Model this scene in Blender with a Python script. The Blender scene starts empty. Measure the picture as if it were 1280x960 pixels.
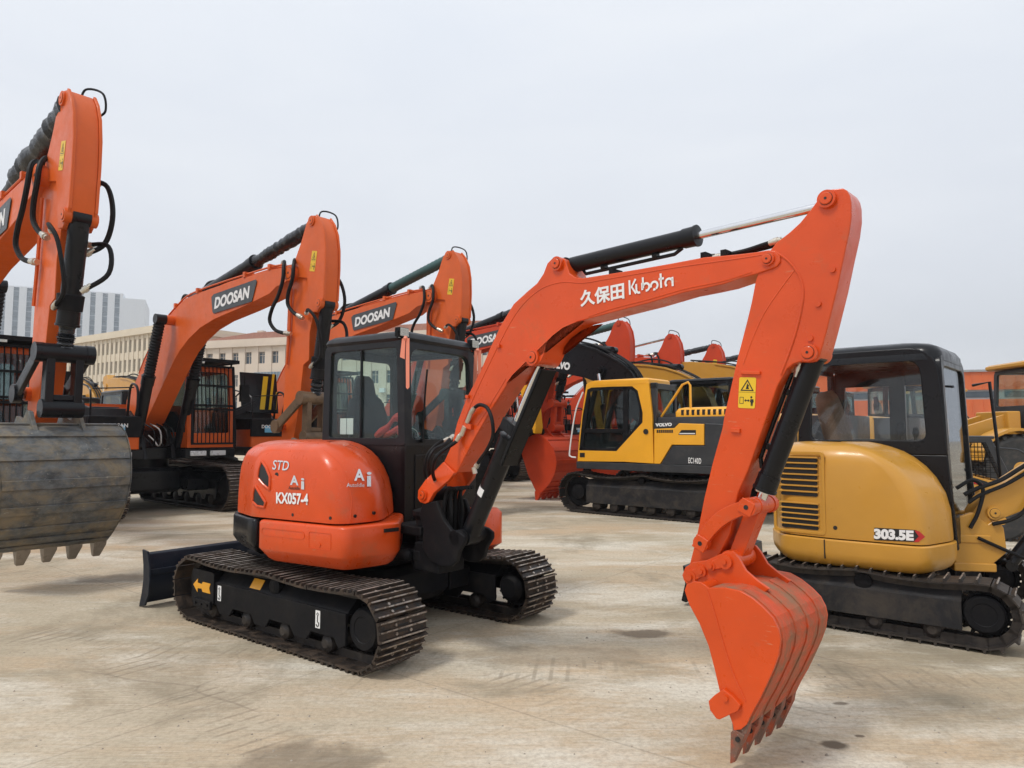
import bpy, math, random
from mathutils import Matrix, Vector, noise as mnoise
R = math.radians
PI = math.pi
rnd = random.Random(7)
scene = bpy.context.scene
COL = scene.collection

# ------------------------------------------------------------------ camera
CAM_H = 1.57
FPX = 870.0
PITCH = math.atan(60 / FPX)
cam_data = bpy.data.cameras.new("camera")
cam_data.sensor_width = 36
cam_data.lens = 36 * FPX / 1280
cam_data.clip_end = 3000
cam = bpy.data.objects.new("camera", cam_data)
cam.location = (0, 0, CAM_H)
cam.rotation_euler = (PI / 2 + PITCH, 0, 0)
COL.objects.link(cam)
scene.camera = cam


def ray(px, py):
    x = (px - 640) / FPX
    v = -(py - 480) / FPX
    c, s = math.cos(PITCH), math.sin(PITCH)
    return Vector((x, c - v * s, s + v * c))


class Plane:
    """a vertical plane through a real point of the yard: outlines measured on it are metres (u along, z up)"""

    def __init__(self, ox, oy, az):
        self.o = Vector((ox, oy, 0))
        self.az = az
        self.u = Vector((math.cos(az), math.sin(az), 0))
        self.n = Vector((-math.sin(az), math.cos(az), 0))
        self.M = Matrix.Translation(self.o) @ Matrix.Rotation(az, 4, 'Z')

    def uz(self, px, py, w=0.0):
        r = ray(px, py)
        C = Vector((0, 0, CAM_H))
        t = (self.o + self.n * w - C).dot(self.n) / r.dot(self.n)
        P = C + r * t
        return ((P - self.o).dot(self.u), P.z)

    def pts(self, lst, w=0.0):
        return [self.uz(a, b, w) for a, b in lst]


# ------------------------------------------------------------------ mesh builder
def rot_to(d):
    return Vector(d).normalized().to_track_quat('Z', 'Y').to_matrix().to_4x4()


class MB:
    def __init__(self, mat=None, M=None):
        self.v, self.f, self.mi, self.sm, self.mats = [], [], [], [], []
        self.mat = mat
        self.M = M

    def add(self, vs, fs, mat=None, sm=False, M=None):
        mat = mat or self.mat
        if mat not in self.mats:
            self.mats.append(mat)
        k = self.mats.index(mat)
        n = len(self.v)
        T = self.M
        if M is not None:
            T = M if T is None else T @ M
        if T is not None:
            vs = [T @ Vector(p) for p in vs]
        self.v += [tuple(p) for p in vs]
        for f in fs:
            self.f.append([n + i for i in f])
            self.mi.append(k)
            self.sm.append(sm)
        return self

    def box(self, x0, x1, y0, y1, z0, z1, mat=None, M=None):
        if x0 > x1: x0, x1 = x1, x0
        if y0 > y1: y0, y1 = y1, y0
        if z0 > z1: z0, z1 = z1, z0
        v = [(x0, y0, z0), (x1, y0, z0), (x1, y1, z0), (x0, y1, z0), (x0, y0, z1), (x1, y0, z1), (x1, y1, z1), (x0, y1, z1)]
        f = [(0, 3, 2, 1), (4, 5, 6, 7), (0, 1, 5, 4), (1, 2, 6, 5), (2, 3, 7, 6), (3, 0, 4, 7)]
        return self.add(v, f, mat, False, M)

    def prism(self, pts, w0, w1, mat=None, M=None, axis='y'):
        """extrude the (u, z) polygon along y from w0 to w1 (each a number or one value per point)"""
        a = sum(pts[i - 1][0] * pts[i][1] - pts[i][0] * pts[i - 1][1] for i in range(len(pts)))
        n = len(pts)
        W0 = list(w0) if isinstance(w0, (list, tuple)) else [w0] * n
        W1 = list(w1) if isinstance(w1, (list, tuple)) else [w1] * n
        if sum(W0) > sum(W1):
            W0, W1 = W1, W0
        if a < 0:
            pts, W0, W1 = pts[::-1], W0[::-1], W1[::-1]
        if axis == 'y':
            v = [(p[0], w, p[1]) for p, w in zip(pts, W0)] + [(p[0], w, p[1]) for p, w in zip(pts, W1)]
            f = [list(range(n)), list(range(2 * n - 1, n - 1, -1))] + [(i, i + n, (i + 1) % n + n, (i + 1) % n) for i in range(n)]
        else:  # polygon in x,y extruded along z
            v = [(p[0], p[1], w) for p, w in zip(pts, W0)] + [(p[0], p[1], w) for p, w in zip(pts, W1)]
            f = [list(range(n - 1, -1, -1)), list(range(n, 2 * n))] + [(i, (i + 1) % n, (i + 1) % n + n, i + n) for i in range(n)]
        return self.add(v, f, mat, False, M)

    def loft(self, loops, mat=None, sm=True, cap=(True, True), M=None):
        """loops of equal count, counter-clockwise seen from the far end"""
        n = len(loops[0])
        v = [p for L in loops for p in L]
        f = []
        for k in range(len(loops) - 1):
            for i in range(n):
                j = (i + 1) % n
                f.append((k * n + i, k * n + j, (k + 1) * n + j, (k + 1) * n + i))
        self.add(v, f, mat, sm, M)
        if cap[0]: self.add(loops[0], [list(range(n - 1, -1, -1))], mat, False, M)
        if cap[1]: self.add(loops[-1], [list(range(n))], mat, False, M)
        return self

    def cyl(self, p0, p1, r, r1=None, mat=None, seg=18, M=None, cap=True):
        p0, p1 = Vector(p0), Vector(p1)
        r1 = r if r1 is None else r1
        Q = rot_to(p1 - p0)
        a = [Q @ Vector((math.cos(t) * r, math.sin(t) * r, 0)) + p0 for t in [2 * PI * i / seg for i in range(seg)]]
        b = [Q @ Vector((math.cos(t) * r1, math.sin(t) * r1, 0)) + p1 for t in [2 * PI * i / seg for i in range(seg)]]
        return self.loft([a, b], mat, True, (cap, cap), M)

    def lathe(self, p0, d, prof, mat=None, seg=20, M=None):
        """prof: (distance along d, radius)"""
        p0 = Vector(p0); d = Vector(d).normalized(); Q = rot_to(d)
        loops = []
        for t, r in prof:
            c = p0 + d * t
            loops.append([Q @ Vector((math.cos(2 * PI * i / seg) * r, math.sin(2 * PI * i / seg) * r, 0)) + c for i in range(seg)])
        for a, b in zip(loops, loops[1:]):
            self.loft([a, b], mat, True, (False, False), M)
        self.add(loops[0], [list(range(seg - 1, -1, -1))], mat, False, M)
        self.add(loops[-1], [list(range(seg))], mat, False, M)
        return self

    def tube(self, pts, r, mat=None, seg=8, M=None, curve=True, n=6):
        P = [Vector(p) for p in pts]
        if curve and len(P) > 2:
            Q = []
            E = [P[0] * 2 - P[1]] + P + [P[-1] * 2 - P[-2]]
            for i in range(1, len(E) - 2):
                for k in range(n):
                    t = k / n
                    a, b, c, d = E[i - 1], E[i], E[i + 1], E[i + 2]
                    Q.append(0.5 * ((2 * b) + (c - a) * t + (2 * a - 5 * b + 4 * c - d) * t * t + (3 * b - a - 3 * c + d) * t ** 3))
            Q.append(P[-1]); P = Q
        up = None
        loops = []
        for i, p in enumerate(P):
            d = (P[min(i + 1, len(P) - 1)] - P[max(i - 1, 0)])
            if d.length < 1e-9: continue
            d.normalize()
            if up is None:
                up = d.orthogonal().normalized()
            up = (up - d * up.dot(d))
            up = up.normalized() if up.length > 1e-6 else d.orthogonal().normalized()
            s = d.cross(up)
            rr = r(i / (len(P) - 1)) if callable(r) else r
            loops.append([p + (up * math.cos(2 * PI * k / seg) + s * math.sin(2 * PI * k / seg)) * rr for k in range(seg)])
        return self.loft(loops, mat, True, (True, True), M)

    def plate(self, outer, inner, w0, w1, mat=None, M=None):
        """frame: ring between two (u,z) loops of equal count, with thickness along y"""
        n = len(outer)
        lo, hi = min(w0, w1), max(w0, w1)
        v = []
        for w in (lo, hi):
            v += [(p[0], w, p[1]) for p in outer] + [(p[0], w, p[1]) for p in inner]
        f = []
        for i in range(n):
            j = (i + 1) % n
            f.append((i, j, n + j, n + i))
            f.append((2 * n + i, 3 * n + i, 3 * n + j, 2 * n + j))
            f.append((i, 2 * n + i, 2 * n + j, j))
            f.append((n + i, n + j, 3 * n + j, 3 * n + i))
        return self.add(v, f, mat, False, M)

    def build(self, name, parent=None, bevel=0, seg=2, angle=35, loc=None):
        me = bpy.data.meshes.new(name)
        me.from_pydata(self.v, [], self.f)
        for m in self.mats:
            me.materials.append(m)
        for p, k, s in zip(me.polygons, self.mi, self.sm):
            p.material_index = k
            p.use_smooth = s or bevel > 0
        me.validate()
        me.update()
        o = bpy.data.objects.new(name, me)
        COL.objects.link(o)
        if parent is not None:
            o.parent = parent
        if bevel > 0:
            b = o.modifiers.new("bevel", 'BEVEL')
            b.width = bevel; b.segments = seg; b.limit_method = 'ANGLE'; b.angle_limit = R(angle)
            b.harden_normals = True; b.use_clamp_overlap = True
        elif any(self.sm):
            try:
                me.set_sharp_from_angle(angle=R(40))
            except Exception:
                pass
        return o


def tag(o, label=None, cat=None, group=None, kind=None):
    if label: o['label'] = label
    if cat: o['category'] = cat
    if group: o['group'] = group
    if kind: o['kind'] = kind
    return o


def empty(name, loc=(0, 0, 0), rz=0.0):
    o = bpy.data.objects.new(name, None)
    o.location = loc; o.rotation_euler = (0, 0, rz)
    o.empty_display_size = 0.3
    COL.objects.link(o)
    return o


def copy_tree(o, parent=None):
    c = o.copy()
    COL.objects.link(c)
    c.parent = parent
    for ch in [x for x in bpy.data.objects if x.parent == o]:
        copy_tree(ch, c)
    return c


# ------------------------------------------------------------------ outline helpers
def rrect(x0, x1, y0, y1, r, n=4):
    r = min(r, (x1 - x0) / 2 - 1e-4, (y1 - y0) / 2 - 1e-4)
    out = []
    for cx, cy, a in ((x1 - r, y1 - r, 0), (x0 + r, y1 - r, 90), (x0 + r, y0 + r, 180), (x1 - r, y0 + r, 270)):
        for k in range(n + 1):
            t = R(a + 90 * k / n)
            out.append((cx + r * math.cos(t), cy + r * math.sin(t)))
    return out


def offset_poly(p, ds):
    """move each edge i (p[i] -> p[i+1]) of a counter-clockwise polygon inwards by ds[i]"""
    n = len(p)
    L = []
    for i in range(n):
        a, b = Vector(p[i]), Vector(p[(i + 1) % n])
        d = (b - a).normalized()
        nn = Vector((-d.y, d.x))
        L.append((a + nn * ds[i], d))
    out = []
    for i in range(n):
        a, d = L[i - 1]; b, e = L[i]
        den = d.x * e.y - d.y * e.x
        if abs(den) < 1e-6:
            out.append(tuple(b)); continue
        t = ((b.x - a.x) * e.y - (b.y - a.y) * e.x) / den
        q = a + d * t
        out.append((q.x, q.y))
    return out


def round_poly(p, rs, n=5):
    out = []
    m = len(p)
    for i in range(m):
        a, b, c = Vector(p[i - 1]), Vector(p[i]), Vector(p[(i + 1) % m])
        r = rs[i] if isinstance(rs, (list, tuple)) else rs
        d1 = (a - b); d2 = (c - b)
        r_ = min(r, d1.length * .48, d2.length * .48)
        s, e = b + d1.normalized() * r_, b + d2.normalized() * r_
        for k in range(n + 1):
            t = k / n
            q = s * (1 - t) ** 2 + b * 2 * t * (1 - t) + e * t * t
            out.append((q.x, q.y))
    return out


def ccw(p):
    a = sum(p[i - 1][0] * p[i][1] - p[i][0] * p[i - 1][1] for i in range(len(p)))
    return p if a > 0 else p[::-1]


def spline(pts, n=6, closed=False):
    P = [Vector((*p, 0)) for p in pts]
    E = [P[0] * 2 - P[1]] + P + [P[-1] * 2 - P[-2]] if not closed else [P[-1]] + P + [P[0], P[1]]
    Q = []
    for i in range(1, len(E) - 2):
        for k in range(n):
            t = k / n
            a, b, c, d = E[i - 1], E[i], E[i + 1], E[i + 2]
            q = 0.5 * ((2 * b) + (c - a) * t + (2 * a - 5 * b + 4 * c - d) * t * t + (3 * b - a - 3 * c + d) * t ** 3)
            Q.append((q.x, q.y))
    if not closed:
        Q.append(tuple(pts[-1]))
    return Q


# ------------------------------------------------------------------ lettering
def text(name, body, size, mat, M, parent, extrude=0.0015, shear=0.0, bold=0.0, space=1.0, align='LEFT', sx=1.0, label=None):
    cu = bpy.data.curves.new(name, 'FONT')
    cu.body = body; cu.size = size; cu.extrude = extrude; cu.shear = shear; cu.offset = bold
    cu.space_character = space; cu.align_x = align; cu.resolution_u = 4
    t = bpy.data.objects.new(name, cu)
    COL.objects.link(t)
    dg = bpy.context.evaluated_depsgraph_get()
    me = bpy.data.meshes.new_from_object(t.evaluated_get(dg))
    bpy.data.objects.remove(t)
    bpy.data.curves.remove(cu)
    me.transform(M @ Matrix.Diagonal((sx, 1, 1, 1)))
    me.name = name
    me.materials.clear(); me.materials.append(mat)
    o = bpy.data.objects.new(name, me)
    COL.objects.link(o)
    o.parent = parent
    if label: o['label'] = label
    return o


def frame(o, xdir, up):
    """matrix whose x runs along xdir, y along up, z out of the surface, origin o"""
    x = Vector(xdir).normalized(); y = Vector(up); y = (y - x * y.dot(x)).normalized(); z = x.cross(y)
    m = Matrix((x, y, z)).transposed().to_4x4()
    return Matrix.Translation(Vector(o)) @ m


# ------------------------------------------------------------------ materials
def newmat(name):
    m = bpy.data.materials.new(name)
    m.use_nodes = True
    nt = m.node_tree
    nt.nodes.clear()
    out = nt.nodes.new('ShaderNodeOutputMaterial')
    return m, nt, out


def N(nt, t, **kw):
    n = nt.nodes.new(t)
    for k, v in kw.items():
        if k.startswith('i_'):
            n.inputs[k[2:].replace('_', ' ')].default_value = v
        else:
            setattr(n, k, v)
    return n


def mixc(nt, fac, a, b, mode='MIX'):
    m = nt.nodes.new('ShaderNodeMix'); m.data_type = 'RGBA'; m.blend_type = mode
    for s, x in (('Factor', fac), ('A', a), ('B', b)):
        sock = [i for i in m.inputs if i.name == s and (s == 'Factor' and i.type == 'VALUE' or s != 'Factor' and i.type == 'RGBA')][0]
        if isinstance(x, bpy.types.NodeSocket):
            nt.links.new(x, sock)
        elif s == 'Factor':
            sock.default_value = x
        else:
            sock.default_value = (*x[:3], 1)
    return [o for o in m.outputs if o.type == 'RGBA'][0]


def ramp(nt, src, stops):
    r = nt.nodes.new('ShaderNodeValToRGB')
    e = r.color_ramp.elements
    while len(e) < len(stops): e.new(0.5)
    for k, (p, c) in enumerate(stops):
        e[k].position = p
        e[k].color = (*c, 1) if isinstance(c, (list, tuple)) else (c, c, c, 1)
    nt.links.new(src, r.inputs[0])
    return r.outputs[0]


def noise(nt, co, scale, detail=4, rough=.55, dist=0):
    n = N(nt, 'ShaderNodeTexNoise'); n.inputs['Scale'].default_value = scale
    n.inputs['Detail'].default_value = detail; n.inputs['Roughness'].default_value = rough; n.inputs['Distortion'].default_value = dist
    nt.links.new(co, n.inputs['Vector'])
    return n.outputs[0]


def mapping(nt, co, scale=(1, 1, 1), rot=(0, 0, 0), loc=(0, 0, 0)):
    m = N(nt, 'ShaderNodeMapping'); m.inputs['Scale'].default_value = scale
    m.inputs['Rotation'].default_value = rot; m.inputs['Location'].default_value = loc
    nt.links.new(co, m.inputs[0])
    return m.outputs[0]


def surf(name, col, rough=.5, metal=0.0, var=.12, dirt=0.0, dirtcol=(.19, .15, .1), coat=0.0, bump=0.0, bscale=60, vscale=2.5, dscale=5, spec=.5,
         dlo=.52, dhi=.72, rvar=.12, fleck=None, scratch=None, stretch=None):
    """worn surface: base colour with slow variation, patches of dirt, uneven gloss"""
    m, nt, out = newmat(name)
    tc = N(nt, 'ShaderNodeTexCoord').outputs['Object']
    p = N(nt, 'ShaderNodeBsdfPrincipled')
    if stretch: tc = mapping(nt, tc, stretch)
    n1 = noise(nt, tc, vscale, 5, .6)
    c = mixc(nt, ramp(nt, n1, [(.3, 0.), (.7, 1.)]), [x * (1 - var) for x in col], [min(1, x * (1 + var)) for x in col])
    rr = N(nt, 'ShaderNodeMapRange'); nt.links.new(noise(nt, tc, vscale * 3.1, 6, .65), rr.inputs[0])
    rr.inputs['From Min'].default_value = .3; rr.inputs['From Max'].default_value = .7
    rr.inputs['To Min'].default_value = max(.03, rough - rvar); rr.inputs['To Max'].default_value = min(1, rough + rvar)
    rough_s = rr.outputs[0]
    if dirt > 0:
        n2 = noise(nt, tc, dscale, 9, .7, .4)
        f = ramp(nt, n2, [(dlo, 0.), (dhi, dirt)])
        c = mixc(nt, f, c, dirtcol)
        a = N(nt, 'ShaderNodeMath', operation='MULTIPLY_ADD', use_clamp=True)
        nt.links.new(f, a.inputs[0]); a.inputs[1].default_value = .5; nt.links.new(rough_s, a.inputs[2])
        rough_s = a.outputs[0]
    if fleck:      # splashes of dried mud or paint chips
        f3 = ramp(nt, noise(nt, tc, dscale * 5.5, 7, .8, .6), [(.60, 0.), (.68, .85)])
        c = mixc(nt, f3, c, fleck)
    if scratch:    # fine scuffs, in two directions
        for k_, (sx_, ry_) in enumerate(((70, 25), (55, -50))):
            mp_ = mapping(nt, tc, (1.2, sx_, sx_), (0, R(ry_), R(11 * k_)))
            f4 = N(nt, 'ShaderNodeMath', operation='MULTIPLY'); nt.links.new(ramp(nt, noise(nt, mp_, 1.3, 3, .6), [(.66, 0.), (.72, .8)]), f4.inputs[0])
            nt.links.new(ramp(nt, noise(nt, tc, 3.3 + k_, 4, .6), [(.5, 0.), (.62, .75)]), f4.inputs[1])
            c = mixc(nt, f4.outputs[0], c, scratch)
    nt.links.new(c, p.inputs['Base Color']); nt.links.new(rough_s, p.inputs['Roughness'])
    p.inputs['Metallic'].default_value = metal
    p.inputs['Coat Weight'].default_value = coat; p.inputs['Coat Roughness'].default_value = .12
    p.inputs['Specular IOR Level'].default_value = spec
    if bump > 0:
        b = N(nt, 'ShaderNodeBump'); b.inputs['Strength'].default_value = bump; b.inputs['Distance'].default_value = .01
        nt.links.new(noise(nt, tc, bscale, 6, .6), b.inputs['Height']); nt.links.new(b.outputs[0], p.inputs['Normal'])
    nt.links.new(p.outputs[0], out.inputs[0])
    return m


def glass(name, tint=(.75, .82, .8), refl=1.0):
    m, nt, out = newmat(name)
    tr = N(nt, 'ShaderNodeBsdfTransparent'); tr.inputs[0].default_value = (*tint, 1)
    gl = N(nt, 'ShaderNodeBsdfGlossy'); gl.inputs['Roughness'].default_value = .015; gl.inputs['Color'].default_value = (refl * .75, refl * .78, refl * .82, 1)
    fr = N(nt, 'ShaderNodeFresnel'); ge = N(nt, 'ShaderNodeNewGeometry'); ir = N(nt, 'ShaderNodeMapRange'); ir.inputs['To Min'].default_value = 1.45; ir.inputs['To Max'].default_value = 1 / 1.45
    nt.links.new(ge.outputs['Backfacing'], ir.inputs[0]); nt.links.new(ir.outputs[0], fr.inputs[0])
    tc = N(nt, 'ShaderNodeTexCoord').outputs['Object']
    dust = N(nt, 'ShaderNodeBsdfDiffuse'); dust.inputs[0].default_value = (.4, .38, .34, 1)
    mx = N(nt, 'ShaderNodeMixShader'); nt.links.new(fr.outputs[0], mx.inputs[0]); nt.links.new(tr.outputs[0], mx.inputs[1]); nt.links.new(gl.outputs[0], mx.inputs[2])
    m2 = N(nt, 'ShaderNodeMixShader'); nt.links.new(ramp(nt, noise(nt, tc, 6, 8, .7), [(.4, .0), (.8, .035)]), m2.inputs[0])
    nt.links.new(mx.outputs[0], m2.inputs[1]); nt.links.new(dust.outputs[0], m2.inputs[2])
    nt.links.new(m2.outputs[0], out.inputs[0])
    return m


M_KUB = surf('orange_red_paint', (.66, .073, .008), .36, var=.10, dirt=.55, dirtcol=(.34, .13, .06), coat=.25, spec=.35, scratch=(.60, .26, .14), dlo=.56, dhi=.80, dscale=4, rvar=.16)
M_KUBW = surf('scraped_orange_paint', (.56, .065, .012), .5, var=.15, dirt=.9, dirtcol=(.25, .15, .09), dlo=.40, dhi=.60, dscale=5, vscale=6, bump=.25, bscale=30, spec=.35)
M_DOO = surf('excavator_orange_paint', (.66, .11, .013), .45, spec=.35, var=.08, dirt=.35, dirtcol=(.3, .13, .07), coat=.15, dlo=.56, dhi=.85, dscale=3)
M_DOOR = surf('red_orange_paint', (.56, .05, .010), .48, spec=.35, var=.08, dirt=.35, dirtcol=(.3, .12, .08), dlo=.56, dhi=.85, dscale=3)
M_CAT = surf('ochre_yellow_paint', (.56, .275, .034), .38, var=.06, dirt=.3, dirtcol=(.4, .27, .12), coat=.2, dlo=.6, dhi=.85, dscale=4)
M_VOL = surf('bright_yellow_paint', (.86, .40, .02), .4, var=.05, dirt=.25, dirtcol=(.35, .24, .1), coat=.2, dlo=.6, dhi=.85)
M_GREY = surf('dark_grey_paint', (.033, .035, .039), .4, spec=.35, var=.1, dirt=.3, dirtcol=(.1, .09, .08), coat=.1)
M_FRAME = surf('dusty_dark_frame', (.02, .02, .022), .6, spec=.2, var=.25, dirt=.7, dirtcol=(.085, .07, .055), dlo=.45, dhi=.7, dscale=4, bump=.1)
M_BLK = surf('black_paint', (.008, .0085, .0105), .34, spec=.2, var=.15, dirt=.25, dirtcol=(.035, .032, .028), coat=.15, dlo=.55, dhi=.8)
M_BLKM = surf('matt_black_paint', (.008, .008, .0095), .56, spec=.14, var=.2, dirt=.45, dirtcol=(.04, .034, .028), dlo=.5, dhi=.75, dscale=6, bump=.1)
M_CAB = surf('charcoal_cab_paint', (.012, .013, .016), .42, spec=.25, var=.12, dirt=.2, dirtcol=(.1, .09, .08), coat=.1)
M_NAVY = surf('dark_navy_paint', (.008, .012, .021), .45, spec=.25, var=.15, dirt=.3, dirtcol=(.06, .06, .06))
M_RUB = surf('black_rubber', (.009, .009, .010), .55, spec=.2, var=.15)
M_STEEL = surf('worn_track_steel', (.045, .036, .031), .42, metal=.5, var=.35, dirt=.85, dirtcol=(.125, .085, .058), dlo=.46, dhi=.66, dscale=9, vscale=8, bump=.2)
M_STEELD = surf('dark_track_steel', (.035, .03, .028), .5, metal=.4, var=.3, dirt=.7, dirtcol=(.1, .08, .06), dlo=.45, dhi=.7, dscale=9)
M_EDGE = surf('bare_steel_edge', (.46, .41, .36), .4, metal=.6, var=.3, dirt=.85, dirtcol=(.11, .075, .05), dlo=.42, dhi=.58, dscale=14)
M_CHROME = surf('chromed_rod', (.75, .75, .76), .14, metal=1.0, var=.05, rvar=.06)
M_ZINC = surf('zinc_fitting', (.62, .58, .5), .35, metal=.8, var=.15)
M_BUCK = surf('muddy_grey_steel', (.10, .105, .105), .6, metal=.1, var=.5, dirt=.9, dirtcol=(.25, .20, .13), dlo=.45, dhi=.64, dscale=3.2, vscale=9, bump=.6, bscale=26, fleck=(.36, .33, .27), stretch=(1.25, 1.0, 1.4))
M_KTEETH = surf('scuffed_red_brown_tooth', (.38, .075, .03), .5, metal=.2, var=.3, dirt=.9, dirtcol=(.19, .13, .10), dlo=.42, dhi=.58, dscale=9, bump=.3, fleck=(.5, .45, .4))
M_TOOTH = surf('worn_tooth_steel', (.3, .26, .21), .5, metal=.4, var=.3, dirt=.6, dirtcol=(.14, .11, .08), dscale=10)
M_BROWN = surf('brown_greased_steel', (.15, .095, .055), .5, metal=.3, var=.3, dirt=.6, dirtcol=(.06, .05, .04), dscale=12)
M_WHITE = surf('white_lettering', (.8, .8, .79), .4, var=.03)
M_SILV = surf('silver_lettering', (.62, .64, .66), .3, metal=.3, var=.08)
M_YEL = surf('yellow_decal', (.78, .5, .02), .4, var=.04)
M_YELO = surf('amber_decal', (.75, .34, .015), .4, var=.04)
M_INK = surf('black_ink', (.012, .012, .012), .45, var=.05)
M_RED = surf('red_decal', (.5, .02, .02), .4, var=.05)
M_BLUE = surf('pale_blue_decal', (.15, .42, .62), .4, var=.05)
M_DECAL = surf('charcoal_decal', (.045, .05, .055), .4, var=.05)
M_SEAT = surf('seat_fabric', (.018, .02, .028), .85, var=.2)
M_RIB = surf('pink_ribbon', (.75, .25, .16), .6, var=.08)
M_REDC = surf('red_cloth', (.5, .03, .02), .7, var=.15)
M_GLASS = glass('cab_glass', (.88, .95, .93))
M_GLASSD = glass('dark_cab_glass', (.62, .68, .68))
M_GLASSB = glass('clear_cab_glass', (.97, .98, .98))
M_LENS = surf('lamp_lens', (.5, .5, .46), .2, metal=.4, var=.2)
M_WRAP = surf('wrapped_black_film', (.013, .014, .017), .24, var=.3, bump=1.0, bscale=16)
M_WRAPG = surf('green_spiral_guard', (.035, .09, .085), .5, var=.2)
M_STRAP = surf('grey_strap', (.4, .39, .38), .8, var=.15)
M_TYRE = surf('tyre_rubber', (.03, .03, .03), .8, var=.2, dirt=.6, dirtcol=(.13, .11, .09))
# ------------------------------------------------------------------ crawler tracks
def belt_path(L, h, t, rf=1.0, sag=0.0):
    """closed (x,z) loop of the chain line, clockwise seen from -y ... starts bottom rear, runs along the bottom to the front, over the top to the rear"""
    r = h / 2 - t
    zc = h / 2
    a = L / 2 - h / 2
    pts = []
    n = 40
    for k in range(n): pts.append((-a + 2 * a * k / n, zc - r))
    for k in range(30):
        t_ = -PI / 2 + PI * k / 30
        pts.append((a + r * math.cos(t_), zc + r * math.sin(t_)))
    for k in range(n):
        x = a - 2 * a * k / n
        s = abs(math.sin(2 * PI * (k / n))) * sag
        pts.append((x, zc + r - s))
    for k in range(30):
        t_ = PI / 2 + PI * k / 30
        pts.append((-a + r * math.cos(t_), zc + r * math.sin(t_)))
    return pts


def along(pts, pitch_target):
    P = [Vector((*p, 0)) for p in pts]
    n = len(P)
    cum = [0]
    for i in range(n): cum.append(cum[-1] + (P[(i + 1) % n] - P[i]).length)
    tot = cum[-1]
    cnt = round(tot / pitch_target)
    out = []

    def at(s):
        s %= tot
        lo = 0
        for i in range(n):
            if cum[i + 1] >= s:
                lo = i; break
        a, b = P[lo], P[(lo + 1) % n]
        f = (s - cum[lo]) / max(1e-9, cum[lo + 1] - cum[lo])
        return a + (b - a) * f

    pit = tot / cnt
    for k in range(cnt):
        a, b = at(k * pit), at((k + 1) * pit)
        out.append((a, b))
    return out


def belt(mb, y0, y1, L, h, pitch, t=.045, ribs=3, ribh=.022, m_plate=None, m_rib=None, sag=0.0, bolts=False, plate_t=.014, rng=None, links=True):
    rng = rng or random.Random(3)
    seg = along(belt_path(L, h, t, sag=sag), pitch)
    for a, b in seg:
        d = (b - a); ln = d.length; d.normalize()
        nrm = Vector((d.y, -d.x, 0))      # outward for this running sense
        j = rng.uniform(-.004, .004)
        X = Vector((d.x, 0, d.y)); Z = Vector((nrm.x, 0, nrm.y)); Y = Vector((0, 1, 0))
        Mx = Matrix((X, Y, Z)).transposed().to_4x4()
        # Y chosen so that the frame is right handed
        if Mx.determinant() < 0:
            Mx = Matrix((X, -Y, Z)).transposed().to_4x4()
        c = Vector((a.x + (b.x - a.x) / 2, (y0 + y1) / 2, a.y + (b.y - a.y) / 2))
        T = Matrix.Translation(c) @ Mx
        w = (y1 - y0) / 2
        tz = t - ribh - plate_t
        mb.box(-ln * .49, ln * .53, -w + j, w + j, tz, tz + plate_t, m_plate, M=T)
        for k in range(ribs):
            x = -ln * .42 + (ln * .88) * k / max(1, ribs - 1) if ribs > 1 else ln * .3
            q = [(x - .011, tz + plate_t - .001), (x + .011, tz + plate_t - .001), (x + .0055, t), (x - .0055, t)]
            mb.prism(q, -w + j, w + j, m_plate, M=T)
            mb.box(x - .0052, x + .0052, -w + j + .006, w + j - .006, t - .0006, t + .0008, m_rib, M=T)
        if bolts:
            for sx in (-.22, .22):
                for sy in (-.15, .15):
                    mb.cyl((sx * ln, sy * 2 * w, tz + plate_t), (sx * ln, sy * 2 * w, tz + plate_t + .009), .011, mat=m_rib, seg=6, M=T)
                mb.cyl((sx * ln, (.8 if sx > 0 else -.8) * w, tz + plate_t - .002), (sx * ln, (.8 if sx > 0 else -.8) * w, tz + plate_t + .0012), .011, mat=M_INK, seg=8, M=T)
            mb.box(-.025, .025, -.045, .045, tz + plate_t - .002, tz + plate_t + .0015, M_INK, M=T)
        if links:
            for sy in (-.055, .055):
                mb.box(-ln * .55, ln * .55, sy - .014, sy + .014, tz - .055, tz, M_STEELD, M=T)


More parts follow.
